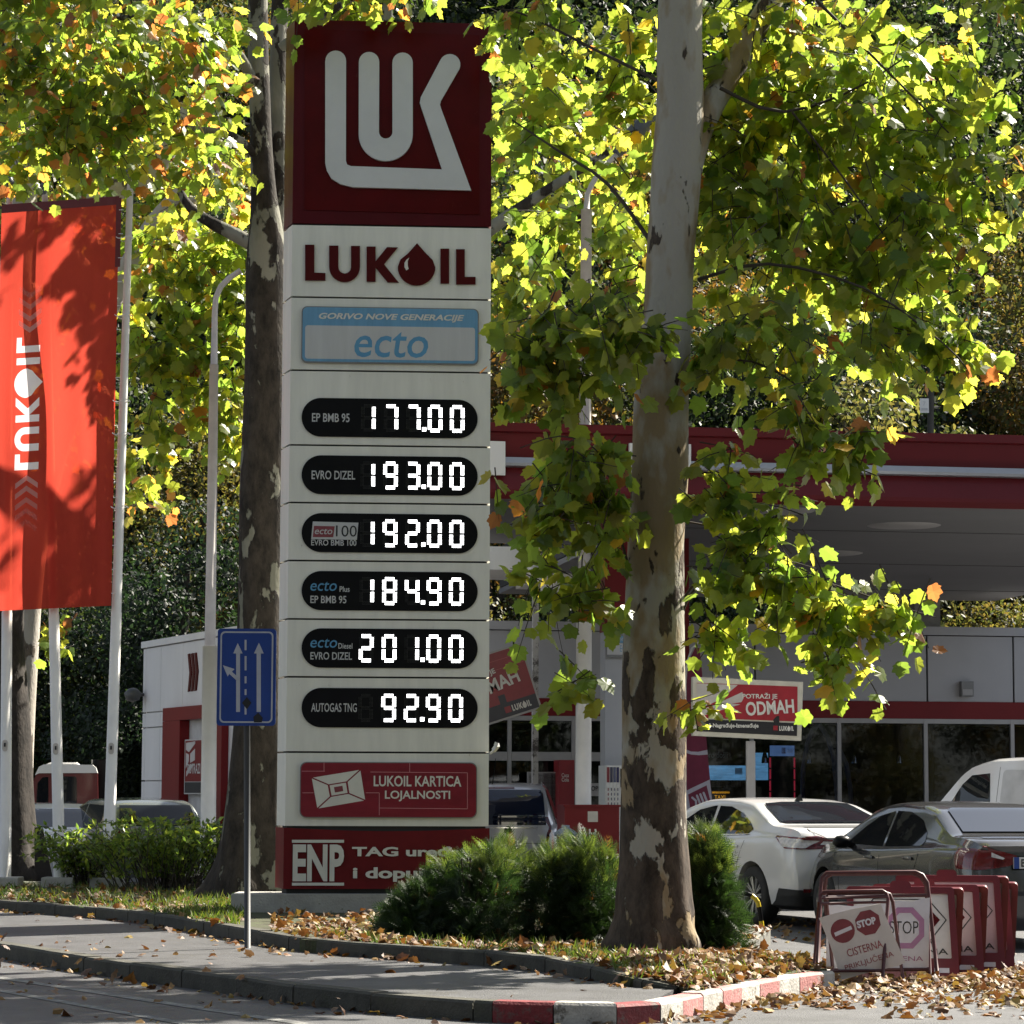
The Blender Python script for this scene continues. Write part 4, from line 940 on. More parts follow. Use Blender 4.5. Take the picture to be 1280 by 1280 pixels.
P2 = Plane(o2, (math.cos(t2), 0, math.sin(t2)), (-math.sin(t2), 0, math.cos(t2)))
mb.text(P2, 'ODMAH', -0.38, 0.54, 0.0, 0.22, 0, 2, bold=0.028)
P3 = Plane(BPl.w(*BPl.uv(613.5, 846), 0.01), (math.cos(t2), 0, math.sin(t2)), (-math.sin(t2), 0, math.cos(t2)))
mb.text(P3, 'POTRAŽI JE', -0.50, 0.10, 0.0, 0.13, 0, 2, bold=0.03)
a0, b0 = BPl.uv(641.5, 889); lukword_box(mb, BPl, a0, a0 + 0.31, b0, b0 + 0.10, 0.011, 2)
mb.plate(BPl, rect(a0 - 0.12, b0, a0 - 0.02, b0 + 0.1), 0.009, 0.011, 0); mb.plate(BPl, rect(a0 - 0.16, b0 + 0.14, a0 - 0.05, b0 + 0.30), 0.005, 0.01, 1)
mb.build('poster', [mat('poster_red_deep', (0.24, 0.014, 0.03), 0.35), mat('poster_navy', (0.03, 0.03, 0.045), 0.4), m_print, mat('poster_line', (0.4, 0.08, 0.09), 0.4)], ad2)
MB().box((P(585, 990, BYd).x, BYd + 0.2, 1.2), (0.1, 0.1, 2.4)).build('post', m_frame, ad2)

# ---------------- feather banner
FB = Plane((P(860, 990, 44.0).x, 44.0, 0), (1, 0.1, 0))
fb = thing('feather_banner', FB.w(0, 0), 'magenta feather banner with mirrored emblem right of the thick trunk', 'banner flag')
zf = zoomed(845, 880, 8)
f = lambda q: FB.loop(zf(q))
mb = MB(); mb.tube([FB.w(*p) for p in f([(96, 1900), (96, -200), (110, -420), (160, -560), (230, -620)])], 0.016, 6); mb.build('pole', m_whiteb, fb)
mb = MB(); outl = [(100, 1200), (210, 1220), (372, 1060), (340, 755), (305, 380), (285, 60), (262, -300), (235, -560), (190, -560), (130, -430), (102, -200)]
mb.plate(FB, f(outl), -0.004, 0.004, 0)
mb.plate(FB, f([(102, 455), (150, 475), (220, 478), (312, 458), (317, 505), (230, 512), (150, 505), (102, 490)]), 0.004, 0.007, 1)
mb.plate(FB, f([(101, 868), (160, 838), (338, 755), (370, 1060), (210, 1218), (101, 1198)]), 0.004, 0.007, 1)
mb.plate(FB, f([(120, 905), (305, 813), (362, 1045), (155, 1135)]), 0.007, 0.009, 0)
cu, cvv = FB.uv(*zf([(236, 974)])[0]); emblem_box(mb, FB, cu, cvv, 0.255, 0.011, 1, flip=True, ang=math.radians(21))
t2 = math.radians(24); P4 = Plane(FB.w(*FB.uv(*zf([(180, 1205)])[0]), 0.011), (math.cos(t2), 0.1, math.sin(t2)), (-math.sin(t2), 0, math.cos(t2)))
lukword_box(mb, P4, 0, 0.33, 0, 0.085, 0, 2, flip=True)
mb.build('banner_cloth', [mat('banner_magenta', (0.20, 0.018, 0.055), 0.6), mat('banner_white', (0.55, 0.52, 0.60), 0.6), m_seam], fb)

# ---------------- red cabinet, hydrant
CBY = 38.5
CB = Plane((P(706, 990, CBY).x, CBY, 0), (1, 0.05, 0))
cab = thing('fire_cabinet', CB.w(0.4, 0, -0.2), 'red metal hydrant cabinet with white H at the lamp post foot', 'cabinet')
mb = MB(); (x0, _), (x1, _) = CB.uv(706, 1010), CB.uv(774, 1010); vt_ = CB.uv(740, 1006)[1]
mb.prism(CB, [(x0, 0), (x1, 0), (x1 + 0.03, 0.45), (x0 - 0.075, 0.45)], 0.02, vt_ - 0.03); mb.prism(CB, [(x0 - 0.02, -0.02), (x1 + 0.02, -0.02), (x1 + 0.05, 0.47), (x0 - 0.09, 0.47)], vt_ - 0.03, vt_)
mb.build('body', m_bred, cab)
mb = MB(); zc = zoomed(605, 900, 7.11); f = lambda q: CB.loop(zc(q))
mb.plate(CB, f([(922, 812), (1012, 812), (1012, 906), (922, 906)]), 0, 0.004, 0)
mb.plate(CB, f([(857, 955), (902, 955), (902, 1022), (857, 1022)]), 0, 0.004, 0)
mb.plate(CB, f([(866, 966), (893, 966), (893, 1000), (866, 1000)]), 0.004, 0.006, 2)
x0_, y0_ = zc([(932, 0), (998, 0)])[0][0], 0
mb.ptext(CB, 'H', zc([(932, 0)])[0][0], zc([(998, 0)])[0][0], zc([(0, 1008)])[0][1], 80 / 7.11, 0.005, 1, bold=0.03)
mb.build('sticker', [mat('sticker_cream', (0.55, 0.52, 0.45), 0.5), m_print, m_fadered], cab)
hp = P(707, 1030, 37.0)
hy = thing('hydrant', (hp.x, 37.0, 0), 'weathered blue capped fire hydrant in front of the red cabinet', 'hydrant')
mb = MB(); mb.lathe((hp.x, 37.0, 0), [(0.16, 0), (0.16, 0.06), (0.10, 0.08), (0.095, 0.72), (0.11, 0.74), (0.115, 0.86), (0.095, 0.88), (0.09, 0.93)], 18); mb.build('barrel', mat('hydrant_green', (0.13, 0.15, 0.14), 0.7, var=0.3, scale=14, dirt=((0.09, 0.05, 0.03), 0.6, 14, (1, 1, 1))), hy)
mb = MB(); mb.lathe((hp.x, 37.0, 0), [(0.10, 0.90), (0.15, 0.91), (0.155, 0.955), (0.11, 0.99), (0.06, 1.02), (0.055, 1.025), (0.055, 1.055), (0, 1.06)], 18); mb.build('cap', mat('hydrant_cap', (0.16, 0.20, 0.24), 0.6, var=0.2), hy)
mb = MB(); mb.tube([(hp.x + 0.08, 36.95, 0.78), (hp.x + 0.17, 36.95, 0.78)], [0.06, 0.065], 12); mb.build('outlet', m_steel, hy)
# yellow and black hoop
q0 = G(954, 1169, 0.0)
hb = thing('parking_hoop', q0, 'yellow and black bent steel hoop beside the clipped conifer', 'barrier')
hpts = [q0, q0 + Vector((-0.04, 0.0, 0.28))] + [q0 + Vector((-0.04 - 0.16 + 0.16 * math.cos(a), 0.0, 0.28 + 0.16 * math.sin(a))) for a in (0.4, 0.8, 1.2, 1.57)] + [q0 + Vector((-0.75, 0.02, 0.44))] + [q0 + Vector((-0.75 - 0.16 * math.sin(a), 0.02, 0.28 + 0.16 * math.cos(a))) for a in (0.4, 0.8, 1.2, 1.57)] + [q0 + Vector((-0.95, 0.02, 0))]
mb = MB(); hs = resample(hpts, 0.05)
for i in range(len(hs) - 1): mb.tube([hs[i], hs[i + 1]], 0.026, 10, mi=(0 if (i // 3) % 2 == 0 else 1), caps=False)
mb.build('hoop', [m_yellow, m_black], hb)
# leaning dark plank
q = G(58, 1098, ZI)
mb = MB(); PLK = Plane((q.x - 0.1, q.y - 0.5, 0), (1, 0.1, 0)); mb.plate(PLK, PLK.loop([(43, 1104), (43, 1034), (54, 1036), (67, 1104)]), -0.05, 0)
tag(mb.build('dark_plank', mat('plank_dark', (0.016, 0.012, 0.010), 0.8, var=0.3), at=PLK.w(0, 0.2)), 'dark board leaning against the big trunk behind the flagpoles', 'board')

# ================================================================== A-FRAME BOARDS
def frame_px(mb, Y, pts, r, mi=0, dy=None):
    mb.tube([P(x, y, Y if dy is None else Y + dy[i]) for i, (x, y) in enumerate(pts)], r, 8, mi)
zq = zoomed(1000, 1040, 4.571)
# front low tube frame
Y1 = G(1060, 1234, 0).y
t = thing('sign_stand', G(1060, 1234, 0), 'low maroon tube stand holding a crooked CISTERNA PRIKLJUČENA plate', 'sign stand', 'tanker warning signs in a row')
mb = MB()
frame_px(mb, Y1, zq([(95, 890), (112, 420), (116, 360), (135, 342), (470, 335), (495, 350), (503, 385), (468, 890)]), 0.0145, dy=[0, 0.14, 0.16, 0.165, 0.165, 0.16, 0.15, 0])
frame_px(mb, Y1 + 0.42, zq([(196, 882), (150, 380), (160, 352), (480, 345), (512, 355), (530, 400), (592, 870)]), 0.0145, dy=[0, -0.22, -0.24, -0.24, -0.24, -0.22, 0])
frame_px(mb, Y1 + 0.14, zq([(118, 408), (500, 400)]), 0.011); frame_px(mb, Y1 + 0.15, zq([(118, 378), (505, 370)]), 0.011)
frame_px(mb, Y1 + 0.03, zq([(98, 795), (470, 792)]), 0.012); frame_px(mb, Y1 + 0.12, zq([(70, 880), (108, 400)]), 0.011)
mb.build('tube_frame', m_maroon, t)
PA = Plane((P(1060, 990, Y1 + 0.08).x, Y1 + 0.06, 0), (1, 0.02, 0))
fA = lambda q: PA.loop(zq(q))
mb = MB(); mb.plate(PA, fA([(108, 492), (180, 470), (300, 440), (460, 408), (530, 580), (603, 745), (560, 765), (400, 800), (240, 845), (170, 640)]), -0.006, 0.004, 0)
plate = mb.build('plate', m_boardw, t)
mb = MB()
def ell(cx, cy, r, n=24): return arc(cx, cy, r, 0, 360 - 360 / n, n - 1)
mb.plate(PA, fA(ell(244, 565, 69)), 0.004, 0.006, 0)
mb.plate(PA, fA([(194, 576), (290, 535), (298, 555), (202, 597)]), 0.006, 0.008, 1)
oc = [(387 + 75 * math.cos(math.radians(22.5 + 45 * k - 12)), 517 + 75 * math.sin(math.radians(22.5 + 45 * k - 12))) for k in range(8)]
mb.plate(PA, fA(oc), 0.004, 0.006, 0)
tl_ = math.radians(14)
def tilted(px, w_px, h_px, body, ang, d, mi, bold):
    o = PA.w(*PA.uv(*zq([px])[0]), d); pl = Plane(o, (math.cos(ang), 0.02, math.sin(ang)), (-math.sin(ang), 0, math.cos(ang)))
    k = (PA.uv(1100, 1180)[0] - PA.uv(1000, 1180)[0]) / 100 / 4.571
    mb.text(pl, body, 0, w_px * k, 0, h_px * k, 0, mi, bold=bold)
tilted((330, 552), 112, 42, 'STOP', math.radians(15), 0.008, 1, 0.05)
tilted((275, 715), 208, 44, 'CISTERNA', math.radians(16), 0.007, 2, 0.0)
tilted((264, 800), 288, 50, 'PRIKLJUČENA', math.radians(16.5), 0.007, 2, 0.0)
mb.build('plate_print', [m_fadered, m_boardw2, m_fadetxt], plate)
# taller tube frame behind
Y2 = Y1 + 0.42
t = thing('sign_stand', G(1100, 1226, 0), 'tall round cornered tube stand with a mauve octagon STOP plate', 'sign stand', 'tanker warning signs in a row')
mb = MB()
frame_px(mb, Y2, zq([(100, 835), (118, 320), (125, 260), (150, 234), (660, 228), (700, 245), (728, 290), (738, 380), (760, 600), (792, 872)]), 0.016, dy=[0, .1, .12, .13, .13, .12, .11, .09, .05, 0])
frame_px(mb, Y2 + 0.45, zq([(180, 830), (140, 330), (150, 260), (180, 240), (640, 236), (690, 255), (722, 310), (742, 840)]), 0.016, dy=[0, -.2, -.23, -.24, -.24, -.23, -.2, 0])
frame_px(mb, Y2 + 0.1, zq([(130, 372), (722, 362)]), 0.014); frame_px(mb, Y2 + 0.04, zq([(120, 790), (735, 785)]), 0.014)
mb.build('tube_frame', m_maroon, t)
PA = Plane((P(1100, 990, Y2).x, Y2 + 0.06, 0), (1, 0.02, 0)); fA = lambda q: PA.loop(zq(q))
rag = [(150, 420), (220, 416), (300, 424), (400, 404), (480, 409), (560, 394), (640, 398), (700, 380), (742, 376), (738, 600), (735, 770), (690, 786), (600, 782), (420, 792), (300, 785), (150, 792)]
mb = MB(); mb.plate(PA, fA(rag), -0.004, 0.004, 0); plate = mb.build('plate', m_boardw2, t)
mb = MB()
oc = lambda r: [(600 + r * math.cos(math.radians(22.5 + 45 * k)), 548 + r * 1.08 * math.sin(math.radians(22.5 + 45 * k))) for k in range(8)]
mb.plate(PA, [fA(oc(118)), fA(oc(86))], 0.004, 0.006, 0)
x0, y0 = zq([(510, 0)])[0][0], 0; mb.ptext(PA, 'STOP', x0, zq([(676, 0)])[0][0], zq([(0, 545)])[0][1], 72 / 4.571, 0.006, 1, bold=-0.005)
mb.ptext(PA, 'PRIKLJUČENA', zq([(330, 0)])[0][0], zq([(702, 0)])[0][0], zq([(0, 722)])[0][1], 46 / 4.571, 0.006, 2, bold=0.0)
mb.build('plate_print', [m_mauve, m_seam, mat('faded_mauve_text', (0.34, 0.13, 0.24), 0.5, var=0.2)], plate)
# four red plastic A-boards
def aboard(xr, ytop, ybot, tabc, lab, dY, hexcol):
    Y = Y1 + dY; base = P(xr - 60, 990, Y); base.z = 0
    xl = xr - 137 * (Y1 + 0.9) / Y
    Q = Plane((P(xr - 60, 990, Y).x, Y, 0), (1, -0.17, 0))
    t = thing('sandwich_board', base, lab, 'sandwich board', 'tanker warning signs in a row')
    for side in (0, 1):
        lean = 0.24
        ut = Q.uv(xl, ybot)[0]; ur = Q.uv(xr, ybot)[0]; H = Q.uv(xr, ytop)[1]; wd = ur - ut
        s_ = 1 if side == 0 else -1
        o = Q.w(ut, 0, 0.0) if side == 0 else Q.w(ut, 0, -2 * lean)
        L = math.hypot(lean, H)
        up = Vector((0, s_ * lean / L, H / L)); pl = Plane(o, Q.ex, up)
        mb = MB(); b_ = 0.055
        out = rrect(0, 0.08, wd, L, 0.04, 4)
        uc_ = Q.uv(tabc, ytop)[0] - ut
        if side == 0:
            out = rrect(0, 0.0, wd, L, 0.03, 3)
            mb.plate(pl, rrect(uc_ - 0.085, L - 0.05, uc_ + 0.085, L + 0.05, 0.035, 4), -0.022, 0.018, 0)
        mb.plate(pl, [out, rrect(b_, 0.17, wd - b_, L - b_, 0.01, 2)], -0.02, 0.02, 0)
        mb.plate(pl, rect(b_ - 0.01, 0.16, wd - b_ + 0.01, L - b_ + 0.01), -0.012, -0.002, 1)
        lf = mb.build('board_leaf' if side else 'board_face', [m_boardred, m_boardw if hexcol else mat('board_pink', (0.42, 0.32, 0.335), 0.5, var=0.06)], t)
        if side == 0:
            mb = MB(); cx, cy = wd / 2, 0.17 + (L - b_ - 0.17) * 0.60
            hx = lambda r, ry: [(cx + r, cy), (cx + r * 0.62, cy + ry), (cx - r * 0.62, cy + ry), (cx - r, cy), (cx - r * 0.62, cy - ry), (cx + r * 0.62, cy - ry)]
            mb.plate(pl, [hx(0.365, 0.175), hx(0.355, 0.167)], -0.002, 0.0015, 1); mb.plate(pl, hx(0.31, 0.135), -0.002, 0.0015, 0)
            mb.text(pl, 'STOP', cx - 0.22, cx + 0.19, cy - 0.042, cy + 0.042, 0.004, 2, bold=0.04)
            mb.text(pl, 'CISTERNA', cx - 0.24, cx + 0.24, 0.295, 0.355, 0.002, 1, bold=0.01); mb.text(pl, 'PRIKLJUČENA', cx - 0.36, cx + 0.36, 0.19, 0.275, 0.002, 1, bold=0.01)
            mb.plate(pl, rect(wd - 0.20, 0.05, wd - 0.08, 0.09), 0.02, 0.022, 2)
            mb.build('board_print', [m_letter, m_seam, m_boardw2], lf)
aboard(1200, 1111, 1228, 1131, 'red sandwich board nearest the tube stands, ČENA showing at its foot', 0.95, True)
aboard(1231, 1108, 1224, 1161, 'red sandwich board with pink face, second of the plastic boards from the tube stands', 1.35, False)
aboard(1257.5, 1096.5, 1222, 1189, 'tallest red sandwich board with pink face, third from the tube stands', 1.75, False)
aboard(1269, 1104, 1216, 1225, 'rearmost red sandwich board showing only a narrow strip', 2.15, False)
# ================================================================== CARS
def smooth_interp(x, pts):
    xs = [p[0] for p in pts]; ys = [p[1] for p in pts]
    return float(np.interp(x, xs, ys))
def dense(pts, k=3):
    xs = np.linspace(pts[0][0], pts[-1][0], 241); ys = np.interp(xs, [p[0] for p in pts], [p[1] for p in pts])
    ker = np.array([1, 2, 3, 2, 1], float); ker /= ker.sum()
    for _ in range(k):
        yp = np.pad(ys, 2, mode='edge'); ys = np.convolve(yp, ker, 'valid')
    return xs, ys
def car_shell(L, W, z0, topP, beltP, tumble, rearP, frontP, wheels, wr, railf=0.86, endw=(0.90, 0.88)):
    tx, ty = dense(topP); bx, by = dense(beltP)
    NS, hw = 64, W / 2
    ss = [0, 0.006, 0.014, 0.026] + [0.045 + 0.91 * i / (NS - 1) for i in range(NS)] + [0.974, 0.986, 0.994, 1.0]
    def plan(s):
        r = np.interp(s, [0, 0.006, 0.02, 0.06, 0.2, 0.75, 0.92, 0.975, 1], [endw[0], endw[0] + 0.025, 0.955, 0.985, 1, 1, 0.97, 0.93, endw[1]])
        return float(r)
    def ring(s):
        xs = -L / 2 + s * L; zt = float(np.interp(xs, tx, ty)); zb_ = float(np.interp(xs, bx, by)); zb_ = min(zb_, zt - 0.02)
        w_ = hw * plan(s); h = zt - zb_
        pts = [(0, z0), (0.80 * w_, z0), (0.94 * w_, z0 + 0.05), (0.975 * w_, z0 + 0.16), (0.992 * w_, z0 + (zb_ - z0) * 0.42), (1.0 * w_, z0 + (zb_ - z0) * 0.62), (0.995 * w_, z0 + (zb_ - z0) * 0.80), (0.975 * w_, zb_ - 0.055), (0.950 * w_, zb_ - 0.012), (0.925 * w_, zb_ + 0.004)]
        yr = 0.925 * w_ - tumble * h
        zr = zb_ + railf * h
        for t in (0.3, 0.6, 0.85, 1.0): pts.append((0.925 * w_ + (yr - 0.925 * w_) * t, zb_ + 0.004 + (zr - zb_ - 0.004) * t))
        pts += [(yr - 0.03, zb_ + 0.94 * h), (yr * 0.86, zb_ + 0.972 * h), (yr * 0.55, zb_ + 0.992 * h), (yr * 0.25, zt), (0, zt)]
        out = []
        for y, z in pts:
            x = xs
            if s < 0.16: q = (1 - s / 0.16) ** 2; x += q * (smooth_interp(z, rearP) + 0.11 * (abs(y) / hw) ** 2.6)
            if s > 0.84: q = (1 - (1 - s) / 0.16) ** 2; x -= q * (smooth_interp(z, frontP) + 0.22 * (abs(y) / hw) ** 2.4)
            out.append(Vector((x, y, z)))
        return out
    rings = [ring(s) for s in ss]; n = len(rings[0])
    bm = bmesh.new()
    grid = []
    for rg in rings:
        right = [bm.verts.new((p.x, -p.y, p.z)) for p in rg[1:-1]]; left = [bm.verts.new(p) for p in rg[1:-1]]
        b_ = bm.verts.new(rg[0]); t_ = bm.verts.new(rg[-1])
        grid.append([b_] + left + [t_] + list(reversed(right)))
    m_ = len(grid[0])
    for i in range(len(grid) - 1):
        for k in range(m_):
            bm.faces.new((grid[i][k], grid[i][(k + 1) % m_], grid[i + 1][(k + 1) % m_], grid[i + 1][k]))
    for gi, rv in ((0, True), (len(grid) - 1, False)):
        gl = grid[gi]; prev = None
        for k in range(1, n - 2):                       # strips between left k and right k with 7 inner columns
            def row(kk):
                a_ = gl[kk]; b2 = gl[m_ - kk]; r = [a_]
                rg = a_.co
                for j in range(1, 8):
                    f = 1 - 2 * j / 8; y = rg.y * f; z = rg.z
                    x = a_.co.x - (0.11 if gi == 0 else -0.22) * ((abs(a_.co.y) / (W / 2)) ** 2.5 - (abs(y) / (W / 2)) ** 2.5)
                    r.append(bm.verts.new((x, y, z)))
                r.append(b2); return r
            if prev is None: prev = row(k)
            cur = row(k + 1)
            for j in range(8):
                f = (prev[j], prev[j + 1], cur[j + 1], cur[j])
                bm.faces.new(f)
            prev = cur
        bm.faces.new([gl[n - 2], gl[n - 1], gl[m_ - (n - 2)]] + list(reversed(prev[1:-1])))
        first = [gl[1], gl[0], gl[m_ - 1]]
        bm.faces.new(first)
    bmesh.ops.remove_doubles(bm, verts=bm.verts[:], dist=0.0005)
    bmesh.ops.holes_fill(bm, edges=[e for e in bm.edges if e.is_boundary], sides=40)
    bmesh.ops.recalc_face_normals(bm, faces=bm.faces[:])
    me = bpy.data.meshes.new('body'); bm.to_mesh(me); bm.free()
    o = bpy.data.objects.new('body', me); COL.objects.link(o)
    cut = MB()
    for wx in wheels:
        for sg_ in (-1, 1):
            cut.tube([(wx, sg_ * (hw - 0.27), wr), (wx, sg_ * (hw + 0.3), wr)], wr + 0.055, 40)
    co = cut.build('cutter', m_blackm)
    md = o.modifiers.new('arch', 'BOOLEAN'); md.operation = 'DIFFERENCE'; md.object = co; md.solver = 'EXACT'
    dg = bpy.context.evaluated_depsgraph_get(); ev = o.evaluated_get(dg)
    me2 = bpy.data.meshes.new_from_object(ev)
    o.modifiers.clear(); bpy.data.objects.remove(co)
    if len(me2.polygons) > 200: o.data = me2
    o.data.name = 'body'
    return o
def decal(mb, bvh, poly, org, A, B, D, off=0.004, mi=0, cuts=3, thick=0.0):
    """polygon given in (a, b) on the plane org + a*A + b*B, cast along D onto the body"""
    bm = bmesh.new(); vs_ = [bm.verts.new((a_, b_, 0)) for a_, b_ in poly]; bm.faces.new(vs_)
    bmesh.ops.triangulate(bm, faces=bm.faces[:])
    for _ in range(cuts): bmesh.ops.subdivide_edges(bm, edges=bm.edges[:], cuts=1, use_grid_fill=True)
    bmesh.ops.triangulate(bm, faces=bm.faces[:])
    bm.verts.index_update(); pts = []
    for v in bm.verts:
        p = org + A * v.co.x + B * v.co.y
        h = bvh.ray_cast(p, D)
        if h[0] is None:
            h2 = bvh.find_nearest(p + D * 1.0); q = h2[0]; nn = h2[1]
        else: q, nn = h[0], h[1]
        if nn.dot(D) > 0: nn = -nn
        pts.append(q + nn * off)
    mb.add(pts, [tuple(v.index for v in f.verts) for f in bm.faces], mi, True); bm.free()
XV, YV, ZV = Vector((1, 0, 0)), Vector((0, 1, 0)), Vector((0, 0, 1))
def car(name, pos, yaw, lab, cat, paint, spec, group=None):
    t = thing(name, pos, lab, cat, group, rz=yaw)
    S = spec
    body = car_shell(S['L'], S['W'], S['z0'], S['top'], S['belt'], S['tumble'], S['rear'], S['front'], S['wheels'], S['wr'], S.get('rail', 0.86), S.get('endw', (0.9, 0.88)))
    me = body.data; me.materials.clear(); me.materials.append(paint); me.materials.append(m_blackm)
    for p in me.polygons:
        c = p.center; p.use_smooth = True; p.material_index = 0
        for wx in S['wheels']:
            if math.hypot(c.x - wx, c.z - S['wr']) < S['wr'] + 0.05 and abs(c.y) < S['W'] / 2 - 0.02 and c.z < S['wr'] * 2.3 and abs(c.y) > S['W'] / 2 - 0.32: p.material_index = 1
        if c.z < S['z0'] + 0.01: p.material_index = 1
    me.set_sharp_from_angle(angle=math.radians(38))
    body.parent = t
    bm = bmesh.new(); bm.from_mesh(me); bvh = BVHTree.FromBMesh(bm); bm.free()
    def put(nm, m_, items, par=t, off=0.004, cuts=3):
        mb = MB()
        for kind, poly in items:
            if kind == 'L': decal(mb, bvh, poly, Vector((0, 4, 0)), XV, ZV, -YV, off, 0, cuts)
            elif kind == 'R': decal(mb, bvh, poly, Vector((0, -4, 0)), XV, ZV, YV, off, 0, cuts)
            elif kind == 'B': decal(mb, bvh, poly, Vector((-6, 0, 0)), YV, ZV, XV, off, 0, cuts)
            elif kind == 'F': decal(mb, bvh, poly, Vector((6, 0, 0)), YV, ZV, -XV, off, 0, cuts)
            elif kind == 'T': decal(mb, bvh, poly, Vector((0, 0, 5)), XV, YV, -ZV, off, 0, cuts)
            elif kind == 'C' or kind == 'D':     # rear corner: left / right
                an = math.radians(42); s_ = 1 if kind == 'C' else -1
                A = Vector((math.sin(an), s_ * math.cos(an), 0)); D = Vector((math.cos(an), -s_ * math.sin(an), 0))
                q = [(math.sin(an) * x + math.cos(an) * y, z) for x, y, z in poly]
                decal(mb, bvh, q, -D * 5, A, ZV, D, off, 0, cuts)
        return mb.build(nm, m_, par, local=True)
    both = lambda polys: [('L', p) for p in polys] + [('R', p) for p in polys]
    for p in S['side']:
        for k in 'LR': put('side_window', m_carglass, [(k, p)])
    if 'rearw' in S: put('rear_window', {'car': m_carglass, 'blue': m_blueglass}.get(S.get('rearm'), m_rearglass), [('B', S['rearw'])], off=0.014, cuts=4)
    if 'screen' in S: put('windscreen', m_carglass, [('F', S['screen'])])
    for nm, m_, items in S.get('extra', []): put(nm, m_, items, off=0.016 if nm in ('tail_lamp_lens', 'reflector') else 0.011 if nm in ('tail_lamp', 'bumper_insert') else 0.006, cuts=4 if nm in ('tail_lamp', 'tail_lamp_lens', 'bumper_insert') else 3)
    if S.get('seams'):
        items = []
        for line in S['seams']:
            for (x0, z0_), (x1, z1_) in zip(line, line[1:]):
                d = Vector((x1 - x0, z1_ - z0_)).normalized(); q = Vector((-d.y, d.x)) * 0.004
                items += both([[(x0 - q.x, z0_ - q.y), (x1 - q.x, z1_ - q.y), (x1 + q.x, z1_ + q.y), (x0 + q.x, z0_ + q.y)]])
        put('door_gap', m_seam, items, off=0.002, cuts=2)
    for (hx, hz) in S.get('handles', []):
        for sgn in (1, -1):
            hit = bvh.ray_cast(Vector((hx, sgn * 4, hz)), Vector((0, -sgn, 0)))
            if hit[0] is None: continue
            p = hit[0] + Vector((0, sgn * 0.018, 0)); MB().tube([p + Vector((-0.10, -sgn * 0.012, 0)), p + Vector((-0.07, sgn * 0.006, 0.004)), p + Vector((0.07, sgn * 0.006, 0.006)), p + Vector((0.10, -sgn * 0.012, 0.004))], 0.016, 8).build('door_handle', paint, t, local=True)
    if 'mirror' in S:
        mx, mz = S['mirror']
        for sgn in (1, -1):
            y = S['W'] / 2 * 0.93
            mb = MB(); c = Vector((mx, sgn * (y + 0.14), mz))
            for k in range(1): mb.lathe(c, [(0.0, -0.10), (0.06, -0.095), (0.088, -0.05), (0.095, 0.0), (0.085, 0.05), (0.05, 0.085), (0.0, 0.09)], 18, 0)
            for i_, v in enumerate(mb.v): mb.v[i_] = c + Vector(((v.x - c.x) * 0.75, v.z - c.z, (v.y - c.y) * 0.72)) 
            mb.bar(c + Vector((0, -sgn * 0.05, -0.03)), c + Vector((0.03, -sgn * 0.17, -0.05)), 0.04, 0.05)
            mb.build('door_mirror', S.get('mirrorm', paint), t, local=True)
    for wx in S['wheels']:
        for sgn in (1, -1):
            r = S['wr']; y = S['W'] / 2 - 0.115
            mb = MB(); mb.lathe((wx, sgn * y, r), [(r * 0.66, -0.10), (r * 0.9, -0.105), (r * 0.985, -0.085), (r, -0.04), (r, 0.04), (r * 0.985, 0.085), (r * 0.9, 0.105), (r * 0.66, 0.10)], 40, 0, 'y')
            wh = mb.build('wheel', m_tyre, t, local=True)
            mb = MB(); yo = sgn * (y + sgn * 0.06 * sgn); o_ = sgn * 0.075
            mb.lathe((wx, sgn * y, r), [(r * 0.67, -0.1), (r * 0.64, -0.06), (r * 0.64, 0.06), (r * 0.67, 0.1)], 32, 0, 'y')
            ns_ = S.get('spokes', 10)
            for k in range(ns_):
                a_ = 2 * math.pi * k / ns_
                for da in (-0.10, 0.10):
                    p0 = Vector((wx + math.cos(a_) * r * 0.10, sgn * y + o_ * 0.9, r + math.sin(a_) * r * 0.10)); p1 = Vector((wx + math.cos(a_ + da) * r * 0.65, sgn * y + o_, r + math.sin(a_ + da) * r * 0.65))
                    mb.bar(p0, p1, 0.016, 0.02)
            mb.tube([(wx, sgn * y, r), (wx, sgn * y + o_ * 1.15, r)], r * 0.16, 16)
            mb.build('rim', m_rim, wh, local=True)
            mb = MB(); mb.tube([(wx, sgn * y - sgn * 0.02, r), (wx, sgn * y + sgn * 0.03, r)], r * 0.62, 24); mb.build('brake_disc', m_blackm, wh, local=True)
    return t, body, bvh
def paintm(name, c, metal=0.0, rough=0.3):
    return mat(name, c, rough, metal, var=0.03, scale=0.5, coat=1.0, spec=0.5)
m_blueglass = mat('blue_glass', (0.006, 0.012, 0.035), 0.03, var=0.3, scale=2, spec=1.0)
